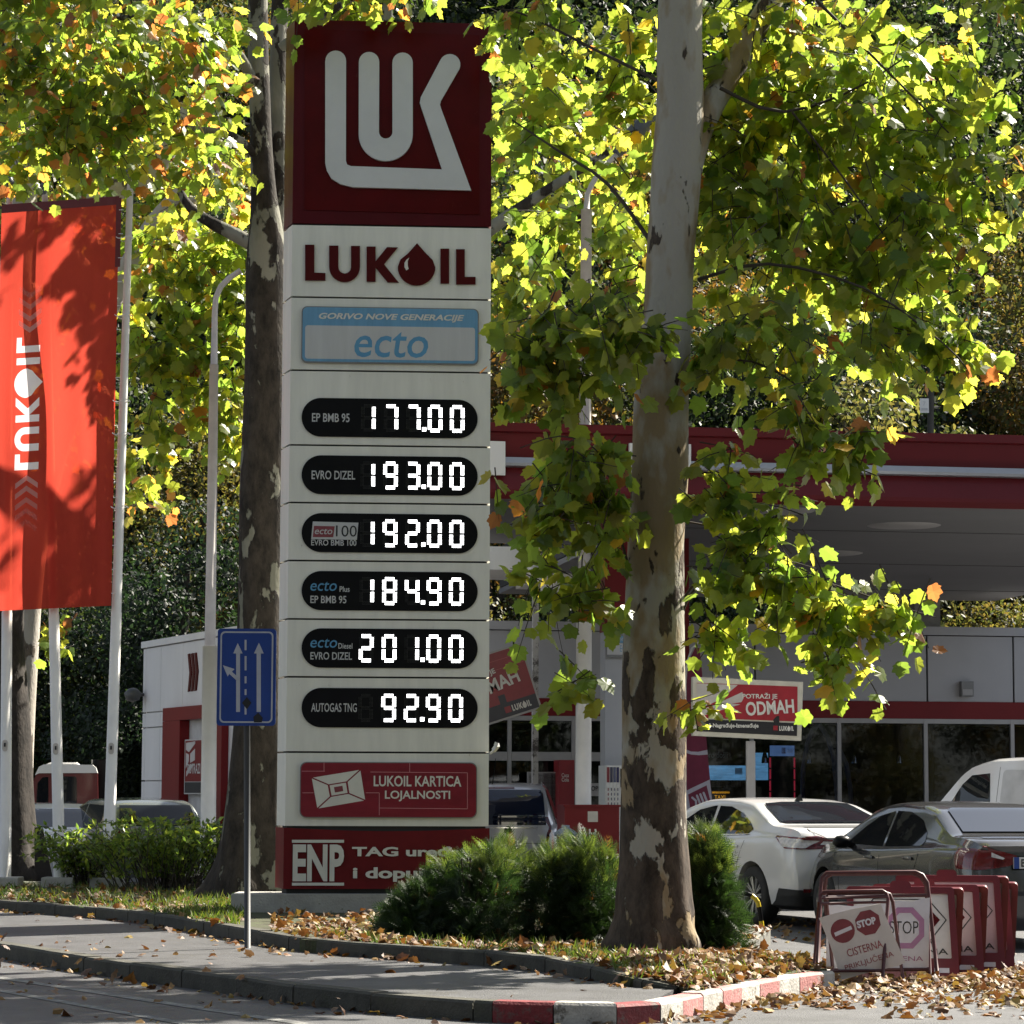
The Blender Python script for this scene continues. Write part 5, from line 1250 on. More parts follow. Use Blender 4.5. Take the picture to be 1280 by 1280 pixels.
# ---- white sedan
S = dict(L=4.88, W=1.84, z0=0.20, tumble=0.42, wr=0.335, wheels=(-1.40, 1.42),
         top=[(-2.44, 0.98), (-2.36, 1.08), (-2.2, 1.115), (-1.9, 1.13), (-1.72, 1.14), (-1.0, 1.385), (-0.6, 1.43), (-0.1, 1.447), (0.35, 1.43), (0.75, 1.34), (1.45, 1.02), (1.8, 0.95), (2.2, 0.85), (2.44, 0.68)],
         belt=[(-2.44, 0.95), (-2.0, 1.02), (-1.5, 1.03), (0, 0.965), (1.3, 0.93), (1.9, 0.86), (2.44, 0.6)],
         rear=[(0.2, 0.10), (0.34, 0.02), (0.55, 0.0), (0.78, 0.03), (0.95, 0.045), (1.05, 0.0), (1.13, -0.01)], front=[(0.2, 0.15), (0.45, 0.0), (0.7, 0.05), (1.0, 0.3)],
         side=[[(1.05, 0.985), (0.72, 1.16), (0.40, 1.295), (0.02, 1.345), (-0.05, 1.345), (-0.12, 0.985)], [(-0.19, 0.99), (-0.13, 1.345), (-0.45, 1.338), (-0.85, 1.262), (-1.16, 1.15), (-1.28, 1.085), (-1.20, 1.035), (-1.05, 1.01)]],
         rearw=[(-0.66, 1.165), (-0.60, 1.152), (0.60, 1.152), (0.66, 1.165), (0.575, 1.33), (0.54, 1.368), (0.3, 1.385), (-0.3, 1.385), (-0.54, 1.368), (-0.575, 1.33)],
         screen=[(-0.66, 1.06), (0.66, 1.06), (0.54, 1.37), (-0.54, 1.37)],
         seams=[[(-0.155, 0.98), (-0.17, 0.6), (-0.16, 0.28)], [(-1.23, 1.03), (-1.05, 0.72), (-1.02, 0.62)], [(1.02, 0.96), (1.04, 0.5), (1.0, 0.28)]], handles=[(-0.95, 0.885), (0.15, 0.88)], mirror=(0.86, 1.0), spokes=10,
         extra=[('window_trim', m_chrome, [('L', [(-1.28, 1.028), (-1.2, 1.012), (1.05, 0.968), (1.05, 0.982), (-1.2, 1.03)]), ('R', [(-1.28, 1.028), (-1.2, 1.012), (1.05, 0.968), (1.05, 0.982), (-1.2, 1.03)])]),
                ('tail_lamp', m_tail, [('C', [(-2.42, 0.40, 0.985), (-2.42, 0.86, 1.005), (-2.0, 0.92, 1.015), (-1.98, 0.92, 1.0), (-2.18, 0.9, 0.88), (-2.42, 0.75, 0.872), (-2.42, 0.42, 0.885), (-2.42, 0.36, 0.94)])]),
                ('tail_lamp', m_tail, [('D', [(-2.42, -0.40, 0.985), (-2.42, -0.86, 1.005), (-2.0, -0.92, 1.015), (-1.98, -0.92, 1.0), (-2.18, -0.9, 0.88), (-2.42, -0.75, 0.872), (-2.42, -0.42, 0.885), (-2.42, -0.36, 0.94)])]),
                ('tail_lamp_lens', m_tailclear, [('C', [(-2.42, 0.60, 0.975), (-2.42, 0.88, 0.985), (-2.03, 0.92, 0.995), (-2.16, 0.9, 0.895), (-2.42, 0.80, 0.885)]), ('C', [(-2.42, 0.42, 0.965), (-2.42, 0.56, 0.97), (-2.42, 0.60, 0.925), (-2.42, 0.44, 0.92)])]),
                ('bumper_insert', m_blackm, [('C', [(-2.42, 0.1, 0.40), (-2.42, 0.70, 0.42), (-2.05, 0.9, 0.44), (-1.95, 0.9, 0.30), (-1.78, 0.9, 0.205), (-2.42, 0.1, 0.205)]), ('D', [(-2.42, -0.1, 0.40), (-2.42, -0.70, 0.42), (-2.05, -0.9, 0.44), (-1.95, -0.9, 0.30), (-1.78, -0.9, 0.205), (-2.42, -0.1, 0.205)])]),
                ('reflector', m_tail, [('C', [(-2.40, 0.62, 0.435), (-2.40, 0.80, 0.44), (-2.40, 0.80, 0.40), (-2.40, 0.62, 0.395)])]),
                ('boot_gap', m_seam, [('B', [(-0.62, 1.118), (0.62, 1.118), (0.62, 1.111), (-0.62, 1.111)]), ('C', [(-2.42, 0.50, 1.0), (-2.30, 0.70, 1.10), (-2.31, 0.71, 1.095), (-2.42, 0.51, 0.995)])])])
YAW = math.radians(90 + 22)
h = Vector((math.cos(YAW), math.sin(YAW), 0)); l = Vector((-h.y, h.x, 0))
wc = G(949, 1156, 0)
posW = wc - h * S['wheels'][0] - l * (S['W'] / 2 - 0.1)
m_pw = paintm('paint_white', (0.62, 0.62, 0.63))
tw, bw, bv = car('sedan', posW, YAW, 'white sedan driving away beside the conifers, red outlined tail lamp', 'car', m_pw, S)
hit = bv.ray_cast(Vector((-0.82, 0, 3)), -ZV)[0]
MB().add([hit + Vector(q) for q in ((-0.10, -0.012, 0), (-0.10, 0.012, 0), (0.08, 0.012, 0), (0.08, -0.012, 0), (-0.085, 0, 0.085), (-0.05, 0, 0.08))], [(0, 4, 1), (0, 3, 5, 4), (1, 4, 5, 2), (2, 5, 3)]).build('fin_antenna', m_black, tw, local=True)
SW = S
# ---- grey sedan
S = dict(SW); S.update(L=4.54, W=1.82, z0=0.18, wheels=(-1.28, 1.48), wr=0.325,
         top=[(-2.27, 0.98), (-2.2, 1.045), (-1.95, 1.075), (-1.7, 1.085), (-1.62, 1.09), (-1.0, 1.34), (-0.65, 1.40), (-0.1, 1.421), (0.3, 1.40), (0.62, 1.33), (1.3, 1.0), (1.7, 0.94), (2.1, 0.84), (2.27, 0.66)],
         belt=[(-2.27, 0.93), (-1.9, 0.985), (-1.4, 0.985), (0, 0.94), (1.2, 0.92), (1.8, 0.85), (2.27, 0.58)],
         side=[[(0.98, 0.965), (0.66, 1.14), (0.38, 1.26), (0.04, 1.315), (0.0, 0.955)], [(-0.07, 0.957), (-0.03, 1.318), (-0.4, 1.31), (-0.78, 1.23), (-1.02, 1.10), (-1.06, 1.02), (-1.0, 0.975)]],
         rearw=[(-0.64, 1.115), (0.64, 1.115), (0.55, 1.325), (0.50, 1.345), (-0.50, 1.345), (-0.55, 1.325)],
         seams=[[(-0.035, 0.95), (-0.05, 0.6), (-0.04, 0.27)], [(-1.05, 0.99), (-1.0, 0.8), (-0.86, 0.62), (-0.8, 0.27)], [(0.98, 0.95), (1.04, 0.5), (1.02, 0.27)]], handles=[(-0.80, 0.845), (0.20, 0.835)], mirror=(0.74, 0.985), mirrorm=m_black, spokes=7,
         extra=[('tail_lamp', m_tail, [('C', [(-2.25, 0.54, 0.88), (-2.25, 0.70, 0.955), (-2.2, 0.82, 0.97), (-1.97, 0.9, 0.965), (-1.90, 0.9, 0.88), (-1.95, 0.9, 0.775), (-2.25, 0.80, 0.765), (-2.25, 0.60, 0.79), (-2.25, 0.54, 0.83)])]),
                ('tail_lamp', m_tail, [('D', [(-2.25, -0.36, 0.905), (-2.25, -0.62, 0.985), (-2.2, -0.80, 1.0), (-1.95, -0.9, 0.99), (-1.86, -0.9, 0.90), (-1.92, -0.9, 0.775), (-2.25, -0.75, 0.765), (-2.25, -0.45, 0.80), (-2.25, -0.36, 0.84)])]),
                ('tail_lamp_lens', m_tailclear, [('C', [(-2.25, 0.55, 0.878), (-2.25, 0.70, 0.935), (-2.25, 0.70, 0.89), (-2.25, 0.57, 0.865)])]),
                ('number_plate_frame', m_black, [('B', [(-0.105, 0.765), (0.445, 0.765), (0.445, 0.90), (-0.105, 0.90)])]),
                ('chrome_strip', m_chrome, [('B', [(-0.62, 1.066), (0.62, 1.066), (0.62, 1.076), (-0.62, 1.076)])]),
                ('bumper_band', m_blackm, [('B', [(-0.8, 0.52), (0.8, 0.52), (0.8, 0.56), (-0.8, 0.56)])])])
YAW2 = math.radians(90 + 15.5)
h = Vector((math.cos(YAW2), math.sin(YAW2), 0)); l = Vector((-h.y, h.x, 0))
cor = P(1214, 1100, 26.4); cor.z = 0
posG = cor + h * (2.2) - l * 0.86
tg, bg_, bvg = car('sedan', posG, YAW2, 'dark grey sedan parked behind the red warning boards', 'car', paintm('paint_grey', (0.088, 0.088, 0.09), 0.55, 0.22), S)
hit = bvg.ray_cast(Vector((-6, 0, 0.835)), XV)[0]
mb = MB(); PN = Plane(Vector((hit.x - 0.012, 0.17, 0.835)), (0, -1, 0), (0, 0, 1))
mb.plate(PN, rect(-0.26, -0.055, 0.26, 0.055), -0.02, 0.0, 0); mb.plate(PN, rect(-0.26, -0.055, -0.205, 0.055), 0, 0.002, 1); mb.text(PN, 'BG', -0.185, -0.06, -0.038, 0.038, 0.003, 2, bold=0.02)
mb.build('number_plate', [m_whiteb, m_signblue, m_seam], tg, local=True)
# ---- silver people carrier
S3 = dict(L=4.47, W=1.80, z0=0.2, tumble=0.30, wr=0.32, wheels=(-1.3, 1.4), rail=0.90,
          top=[(-2.235, 1.02), (-2.2, 1.18), (-1.95, 1.56), (-1.7, 1.635), (-1.0, 1.665), (0, 1.66), (0.5, 1.6), (1.4, 1.12), (1.8, 1.0), (2.235, 0.75)],
          belt=[(-2.235, 0.88), (-2.0, 0.95), (0, 0.96), (1.4, 0.96), (2.235, 0.65)], rear=[(0.2, 0.08), (0.4, 0), (1.0, 0.03), (1.3, 0.0)], front=[(0.2, 0.15), (0.5, 0), (1.0, 0.3)],
          side=[[(1.1, 1.02), (0.5, 1.48), (0.0, 1.55), (-0.05, 1.02)], [(-0.12, 1.03), (-0.1, 1.55), (-1.0, 1.55), (-1.05, 1.05)], [(-1.12, 1.06), (-1.08, 1.55), (-1.6, 1.5), (-1.85, 1.1)]],
          rearw=[(-0.66, 0.93), (0.66, 0.93), (0.60, 1.46), (0.55, 1.53), (-0.55, 1.53), (-0.60, 1.46)], rearm='blue', screen=[(-0.66, 1.15), (0.66, 1.15), (0.56, 1.55), (-0.56, 1.55)],
          extra=[('tail_lamp', m_tail, [('D', [(-2.2, -0.50, 0.84), (-2.2, -0.7, 0.91), (-2.15, -0.85, 1.04), (-1.9, -0.88, 1.06), (-1.8, -0.88, 0.92), (-2.2, -0.8, 0.74), (-2.2, -0.56, 0.75)])]), ('tail_lamp', m_tail, [('C', [(-2.2, 0.50, 0.84), (-2.2, 0.7, 0.91), (-2.15, 0.85, 1.04), (-1.9, 0.88, 1.06), (-1.8, 0.88, 0.92), (-2.2, 0.8, 0.74), (-2.2, 0.56, 0.75)])]),
                 ('chrome_strip', m_chrome, [('B', [(-0.5, 0.875), (0.5, 0.875), (0.5, 0.89), (-0.5, 0.89)])]), ('badge', m_black, [('B', ell(0, 0.84, 0.07, 18))]), ('boot_gap', m_seam, [('B', [(-0.7, 0.62), (0.7, 0.62), (0.7, 0.61), (-0.7, 0.61)])]), ('brake_light', m_tail, [('B', [(-0.1, 1.555), (0.45, 1.55), (0.45, 1.575), (-0.1, 1.58)])])])
pc = P(635, 1040, 47.5)
yaw3 = math.radians(90 - 2); h = Vector((math.cos(yaw3), math.sin(yaw3), 0))
t3, b3, bv3 = car('people_carrier', Vector((pc.x, 47.5, 0)) + h * 2.2, yaw3, 'silver people carrier with dark rear window beside the price totem', 'car', paintm('paint_silver', (0.50, 0.51, 0.55), 0.3, 0.3), S3)
for s_ in (-1, 1):
    q = [bv3.ray_cast(Vector((x, s_ * 0.56, 3)), -ZV)[0] + Vector((0, 0, dz)) for x, dz in ((-1.5, 0.0), (-1.35, 0.045), (0.2, 0.045), (0.4, 0.0))]
    MB().tube(q, 0.018, 6).build('roof_rail', m_chrome, t3, local=True)
q = bv3.ray_cast(Vector((-1.55, 0.3, 3)), -ZV)[0]; MB().tube([q, q + Vector((-0.12, -0.06, 0.45))], [0.012, 0.004], 6).build('antenna', m_black, t3, local=True)
# ---- white van
S4 = dict(L=4.9, W=1.90, z0=0.22, tumble=0.16, wr=0.33, wheels=(-1.55, 1.5), rail=0.93, endw=(0.96, 0.9),
          top=[(-2.45, 1.86), (-2.40, 1.93), (-2.2, 1.97), (-0.5, 1.985), (0.6, 1.97), (1.0, 1.90), (1.22, 1.78), (1.95, 1.16), (2.2, 1.05), (2.45, 0.85)],
          belt=[(-2.45, 1.12), (0, 1.12), (1.8, 1.06), (2.45, 0.75)], rear=[(0.2, 0.05), (0.5, 0), (1.9, 0.04)], front=[(0.2, 0.15), (0.5, 0), (1.1, 0.3)],
          side=[[(1.62, 1.15), (1.18, 1.62), (1.0, 1.735), (0.62, 1.76), (0.5, 1.16)]], screen=[(-0.72, 1.2), (0.72, 1.2), (0.66, 1.8), (-0.66, 1.8)],
          extra=[('side_panel', mat('van_panel', (0.44, 0.44, 0.45), 0.35, coat=0.4), [('L', rrect(-2.0, 1.16, 0.34, 1.80, 0.06, 3)), ('R', rrect(-2.0, 1.16, 0.34, 1.80, 0.06, 3))])],
          seams=[[(0.42, 1.84), (0.42, 0.4)], [(1.66, 1.12), (1.7, 0.7)]], handles=[(0.62, 1.0)], mirror=(1.45, 1.22))
pv_ = P(1172, 1000, 36.0)
yaw4 = math.radians(90 + 27); h = Vector((math.cos(yaw4), math.sin(yaw4), 0))
vc = Vector((pv_.x, 36.0, 0)) - h * 1.62 + Vector((-h.y, h.x, 0)) * 0.0
pos4 = Vector((pv_.x, 36.0, 0)) - h * 1.72 - Vector((-h.y, h.x, 0)) * 0.80
car('van', pos4, yaw4, 'white panel van half hidden behind the grey sedan roof', 'van', m_pw, S4)
# ---- white-roofed hatchback behind the shrub
S5 = dict(L=3.9, W=1.66, z0=0.18, tumble=0.36, wr=0.29, wheels=(-1.2, 1.25), rail=0.90,
          top=[(-1.95, 0.92), (-1.9, 1.0), (-1.6, 1.30), (-1.4, 1.365), (-0.6, 1.395), (0.1, 1.38), (0.5, 1.29), (1.15, 0.95), (1.6, 0.86), (1.95, 0.66)],
          belt=[(-1.95, 0.88), (-1.5, 0.93), (0, 0.89), (1.2, 0.86), (1.95, 0.6)], rear=[(0.2, 0.08), (0.4, 0), (1.0, 0.03)], front=[(0.2, 0.12), (0.5, 0), (1, 0.3)],
          side=[[(0.9, 0.93), (0.4, 1.24), (0.0, 1.29), (-0.05, 0.92)], [(-0.12, 0.92), (-0.1, 1.29), (-1.0, 1.27), (-1.25, 1.0), (-1.15, 0.94)]],
          rearw=[(-0.62, 0.97), (0.62, 0.97), (0.56, 1.27), (-0.56, 1.27)], rearm='car', screen=[(-0.6, 1.0), (0.6, 1.0), (0.5, 1.3), (-0.5, 1.3)],
          extra=[('tail_lamp', m_tail, [('D', [(-1.92, -0.62, 0.9), (-1.9, -0.78, 0.9), (-1.9, -0.78, 0.66), (-1.92, -0.62, 0.66)])]), ('tail_lamp', m_tail, [('C', [(-1.92, 0.62, 0.9), (-1.9, 0.78, 0.9), (-1.9, 0.78, 0.66), (-1.92, 0.62, 0.66)])])])
yaw5 = math.radians(90 + 24); h = Vector((math.cos(yaw5), math.sin(yaw5), 0))
p5 = P(196, 1050, 42.0); p5.z = 0
car('hatchback', p5 + h * 1.75, yaw5, 'dark green hatchback with pale roof edge behind the leafy shrub and flagpole', 'car', paintm('paint_dark_green', (0.16, 0.18, 0.165), 0.5, 0.25), S5)
p6 = P(46, 1050, 44.0); p6.z = 0
S6 = dict(S5); S6['top'] = [(x, z * 0.935) for x, z in S5['top']]; S6['belt'] = [(x, z * 0.92) for x, z in S5['belt']]; S6['side'] = [[(x, z * 0.925) for x, z in q] for q in S5['side']]; S6['rearw'] = [(y, z * 0.93) for y, z in S5['rearw']]; S6['screen'] = [(y, z * 0.93) for y, z in S5['screen']]
yaw6 = math.radians(-68); h = Vector((math.cos(yaw6), math.sin(yaw6), 0))
car('hatchback', p6 + Vector((0.35, 0, 0)), yaw6, 'pale roofed small car between the first two flagpoles', 'car', paintm('paint_pale', (0.62, 0.63, 0.66)), S6)
# ---- red cab with a white roof
TKY = 53.0
TK = Plane((P(80, 990, TKY).x, TKY, 0), (1, 0.1, 0))
zk = zoomed(0, 930, 4.923); fk = lambda q: TK.loop(zk(q))
tk = thing('pickup_truck', (P(80, 990, TKY).x, TKY + 0.8, 0), 'dark red truck cab with white roof behind the flagpoles', 'truck')
mb = MB(); mb.plate(TK, fk([(165, 460), (190, 260), (222, 190), (240, 178), (600, 178), (604, 420), (640, 440), (640, 680), (150, 680)]), -1.6, 0, 0); mb.build('cab', mat('truck_red', (0.11, 0.010, 0.012), 0.35, coat=0.6), tk)
mb = MB(); mb.plate(TK, fk([(215, 192), (240, 140), (270, 126), (570, 128), (590, 145), (600, 178), (240, 180)]), -1.62, 0.03, 0); mb.plate(TK, fk([(275, 124), (300, 112), (460, 112), (475, 125)]), -1.0, -0.4, 0); mb.build('roof', m_whiteb, tk)
mb = MB(); mb.plate(TK, fk([(222, 370), (232, 240), (262, 205), (298, 203), (298, 372)]), 0, 0.012); mb.build('side_window', m_carglass, tk)
mb = MB(); mb.plate(TK, fk(rrect(335, 200, 472, 376, 14, 3)), 0, 0.012); mb.build('side_window', m_carglass, tk)
mb = MB(); mb.tube([TK.w(*p, -0.4) for p in fk([(612, 680), (612, 95)])], 0.17, 14); mb.build('exhaust_stack', m_black, tk)
mb = MB()
for x in (250, 560):
    p = TK.w(*fk([(x, 600)])[0]); mb.lathe((p.x, p.y + 0.05, 0.42), [(0.0, -0.12), (0.4, -0.12), (0.42, 0), (0.4, 0.12), (0, 0.12)], 24, 0, 'y')
mb.build('wheel', m_tyre, tk)
# ================================================================== VEGETATION
LEAF_HALF = [(0.0, 0.03), (0.12, 0.0), (0.27, -0.02), (0.40, 0.06), (0.40, 0.16), (0.58, 0.27), (0.47, 0.36), (0.52, 0.47), (0.56, 0.64), (0.42, 0.66), (0.29, 0.68), (0.24, 0.80), (0.12, 0.86), (0.0, 1.0)]
def leaf_template(half):
    out = half + [(-x, y) for x, y in reversed(half[1:-1])]
    v = [(0.0, 0.40)] + out
    n = len(out)
    f = [(0, 1 + i, 1 + (i + 1) % n) for i in range(n)]
    return np.array(v, float), np.array(f, int)
LT = leaf_template(LEAF_HALF)
LS = leaf_template([(0.0, 0.0), (0.30, 0.0), (0.52, 0.28), (0.40, 0.40), (0.52, 0.62), (0.20, 0.66), (0.0, 1.0)])
LD = (np.array([(0, 0), (0.28, 0.45), (0, 1), (-0.28, 0.45)], float), np.array([(0, 1, 2), (0, 2, 3)]))
LD2 = (np.array([(0, 0), (0.30, 0.35), (0.22, 0.72), (0, 1), (-0.30, 0.45)], float), np.array([(0, 1, 2), (0, 2, 3), (0, 3, 4)]))
LQ = (np.array([(-0.36, 0.05), (0.12, 0.0), (0.42, 0.36), (0.3, 0.8), (-0.08, 1.0), (-0.42, 0.62)], float), np.array([(0, 1, 2), (0, 2, 3), (0, 3, 4), (0, 4, 5)]))
def norm(a): return a / np.maximum(np.linalg.norm(a, axis=1, keepdims=True), 1e-9)
def leaves(pos, tip, nrm, size, col, tpl, fold=0.22, curl=0.25, rng=NR):
    """arrays for N leaves; returns vertex, face and tint arrays"""
    V, F = tpl; N = len(pos); nv = len(V)
    tip = norm(tip); nrm = norm(nrm - tip * (nrm * tip).sum(1, keepdims=True)); sd_ = np.cross(tip, nrm)
    x = V[:, 0][None, :, None] * rng.uniform(0.72, 1.08, N)[:, None, None]; y = V[:, 1][None, :, None]
    fo = (fold * rng.uniform(0.2, 1.6, N))[:, None, None]; cu_ = (curl * rng.uniform(-0.6, 1.4, N))[:, None, None]
    z = -fo * np.abs(x) * 1.0 - cu_ * y * y + 0.06 * np.sin(9 * x + rng.uniform(0, 6, N)[:, None, None]) * np.abs(x)
    P_ = pos[:, None, :] + size[:, None, None] * (sd_[:, None, :] * x + tip[:, None, :] * y + nrm[:, None, :] * z)
    vv = P_.reshape(-1, 3); ff = (F[None] + (np.arange(N) * nv)[:, None, None]).reshape(-1, 3); cc = np.repeat(col, nv, axis=0)
    return vv, ff, cc
def np_mesh(name, parts, mats, parent=None, at=None, smooth=False):
    vv = np.concatenate([p[0] for p in parts]); cc = np.concatenate([p[2] for p in parts])
    ff = []; b_ = 0; mi = []
    for k, p in enumerate(parts):
        ff.append(p[1] + b_); b_ += len(p[0]); mi.append(np.full(len(p[1]), p[3] if len(p) > 3 else 0))
    ff = np.concatenate(ff); mi = np.concatenate(mi)
    if at is not None: vv = vv - np.array(at)[None]
    elif parent is not None: vv = vv - np.array(parent.location)[None]
    me = bpy.data.meshes.new(name); nf = len(ff)
    me.vertices.add(len(vv)); me.vertices.foreach_set('co', vv.astype(np.float32).ravel())
    me.loops.add(nf * 3); me.loops.foreach_set('vertex_index', ff.astype(np.int32).ravel())
    me.polygons.add(nf); me.polygons.foreach_set('loop_start', np.arange(0, nf * 3, 3, dtype=np.int32))
    for m in mats: me.materials.append(m)
    me.polygons.foreach_set('material_index', mi.astype(np.int32))
    me.polygons.foreach_set('use_smooth', np.full(nf, smooth))
    me.update(calc_edges=True); me.validate()
    ca = me.color_attributes.new('tint', 'FLOAT_COLOR', 'POINT')
    rgba = np.ones((len(vv), 4), np.float32); rgba[:, :3] = cc; ca.data.foreach_set('color', rgba.ravel())
    o = bpy.data.objects.new(name, me); COL.objects.link(o)
    if parent is not None: o.parent = parent
    elif at is not None: o.location = at
    return o
PAL = np.array([(0.050, 0.085, 0.014), (0.072, 0.105, 0.016), (0.095, 0.120, 0.018), (0.125, 0.130, 0.020), (0.165, 0.125, 0.020), (0.17, 0.075, 0.018), (0.10, 0.042, 0.016)])
def pick_cols(n, w, rng=NR, jit=0.2):
    w = np.array(w, float); w /= w.sum()
    c = PAL[rng.choice(len(PAL), n, p=w)]
    return np.clip(c * rng.uniform(1 - jit, 1 + jit, (n, 1)) * rng.uniform(0.93, 1.07, (n, 3)), 0, 1)
m_leaf = leaf_mat('plane_leaf', 0.55, 0.38, (6.3, 5.5, 4.0))
m_leaf2 = leaf_mat('wood_leaf', 0.38, 0.6, (2.6, 2.5, 1.6))
m_twig = mat('twig_bark', (0.05, 0.04, 0.03), 0.9, var=0.3)
def px_center(px, py, Y): return np.array(P(px, py, Y))
def crown_sprays(regions, leaf, wts, tw, lsize=(0.115, 0.185), rng=NR, down=0.7):
    """regions: (px, py, Y, rx, ry in photo px, depth radius m, twigs). Each twig carries a spray of alternate, hanging leaves."""
    pos, tip, nrm = [], [], []
    for (px, py, Y, rx, ry, rd, nt_) in regions:
        nt_ = max(1, int(round(nt_ * 1.4)))
        c = px_center(px, py, Y); k = Y / FPX
        q = rng.normal(size=(nt_, 3)); q = norm(q) * rng.uniform(0.0, 1.0, (nt_, 1)) ** 0.42
        st = c + q * np.array([rx * k, rd, ry * k])
        dr = q * np.array([1.0, 0.8, 0.3]) + rng.normal(scale=0.55, size=(nt_, 3)) + np.array([0, 0, -0.35])
        dr = norm(dr)
        for i in range(nt_):
            L = rng.uniform(0.30, 0.68); m = rng.integers(5, 9); a = st[i] - dr[i] * L * 0.5; g_ = np.array([0, 0, -0.22])
            bend = [a + dr[i] * L * t + g_ * (t * L) ** 2 * 1.4 for t in np.linspace(0, 1, m)]
            tw.append((bend[0], bend[m // 2], bend[-1]))
            sd_ = np.cross(dr[i], [0, 0, 1.0]); sd_ /= max(np.linalg.norm(sd_), 1e-6)
            for j, p in enumerate(bend):
                s_ = 1 if j % 2 else -1
                t_ = dr[i] * 0.55 + sd_ * s_ * rng.uniform(0.3, 0.95) + np.array([0, 0, -down]) + rng.normal(scale=0.30, size=3)
                t_ /= np.linalg.norm(t_)
                pos.append(p + t_ * rng.uniform(0.02, 0.07)); tip.append(t_)
                nrm.append(np.array([0, 0, 0.75]) + rng.normal(scale=0.75, size=3) + dr[i] * 0.2)
    pos = np.array(pos); tip = np.array(tip); nrm = np.array(nrm); n = len(pos)
    return leaves(pos, tip, nrm, rng.uniform(*lsize, n), pick_cols(n, wts, rng), leaf, rng=rng)
def twig_part(tw, r=0.006):
    mb = MB()
    for a, b, c in tw: mb.tube([a, b, c], [r, r * 0.75, r * 0.4], 4, caps=False)
    return tri_part(mb, 1)
def tri_part(mb, mi):
    f = [(q[0], q[k], q[k + 1]) for q in mb.f for k in range(1, len(q) - 1)]
    v = np.array([tuple(q) for q in mb.v]); return (v, np.array(f), np.full((len(v), 3), 0.04), mi)
def limb(mb, pts, rad, n=16, jit=0.03, sub=4, mi=0, flare=0.0, fh=0.5, z0=0.0):
    q, r = [], []
    pv_ = [Vector(p) for p in pts]
    for i in range(len(pv_) - 1):
        p0 = pv_[max(i - 1, 0)]; p1 = pv_[i]; p2 = pv_[i + 1]; p3 = pv_[min(i + 2, len(pv_) - 1)]
        for k in range(sub):
            t = k / sub
            q.append(0.5 * ((2 * p1) + (p2 - p0) * t + (2 * p0 - 5 * p1 + 4 * p2 - p3) * t * t + (3 * p1 - p0 - 3 * p2 + p3) * t ** 3)); r.append(rad[i] + (rad[i + 1] - rad[i]) * t)
    q.append(pv_[-1]); r.append(rad[-1])
    b0 = len(mb.v); mb.tube(q, r, n, mi)
    nn = n
    for i in range(len(q)):                    # lumpy: low-frequency swell round and along the stem
        for k in range(nn):
            v = mb.v[b0 + i * nn + k]; a = 2 * math.pi * k / nn
            f = 1 + jit * (math.sin(2 * a + i * 0.45) + 0.7 * math.sin(3 * a - i * 0.31 + 1.3) + 0.6 * math.sin(i * 0.9 + a))
            if flare:
                hz = max(0.0, (q[i].z - z0) / fh); e_ = math.exp(-hz * 2.2)
                f *= 1 + flare * e_ * (0.45 + 0.55 * (0.5 + 0.5 * math.sin(5 * a + 0.8 * math.sin(a * 2 + 1))) ** 1.5) + 0.05 * math.sin(7 * a + i * 0.1) * math.exp(-hz * 0.5)
            mb.v[b0 + i * nn + k] = q[i] + (v - q[i]) * f
def PP(lst, Y, dy=0): return [P(x, y, Y + (dy * i)) for i, (x, y) in enumerate(lst)]
def tree_thing(name, base, lab, cat='tree', group=None): return thing(name, base, lab, cat, group)

# ---------------- T1: plane tree in front of the station
Y1T = G(817, 1180, ZI).y; k1 = Y1T / FPX
b1 = G(817, 1180, ZI); b1.z = ZI - 0.05
t1 = tree_thing('plane_tree', b1, 'thick plane tree with mottled peeling bark standing right of the conifers')
m_bark1 = bark_mat('plane_bark_front', (0.33, 0.31, 0.265), (0.25, 0.19, 0.115), (0.055, 0.041, 0.031), 0.5, 3.9, 0.595, 0.37, 4.6)
mb = MB()
cl_ = [(818, 1188, 46), (818, 1174, 46), (818, 1160, 45.5), (818, 1140, 45), (818, 1115, 44), (817.5, 1060, 42), (817, 980, 41), (817, 880, 39.5), (817, 780, 37.5), (820, 680, 36), (825, 590, 36), (828, 480, 33.5), (834, 400, 31), (839, 300, 31), (845, 220, 31.5), (850, 140, 30), (850, 60, 29.5), (851, -40, 28.5), (853, -220, 26), (850, -420, 22), (846, -640, 16)]
limb(mb, [P(x, y, Y1T) for x, y, r in cl_], [r * k1 for x, y, r in cl_], 40, 0.018, flare=0.36, fh=0.5, z0=ZI)
limb(mb, PP([(858, 210), (874, 160), (900, 112), (930, 62), (958, 12), (1005, -70), (1080, -190)], Y1T, 0.12), [0.14, 0.125, 0.115, 0.105, 0.10, 0.09, 0.06], 16, 0.02)
limb(mb, PP([(858, 640), (905, 700), (880, 745)], Y1T - 0.2), [0.02, 0.018, 0.012], 6, 0) if False else None
tk1 = mb.build('trunk', m_bark1, t1)
mb = MB()
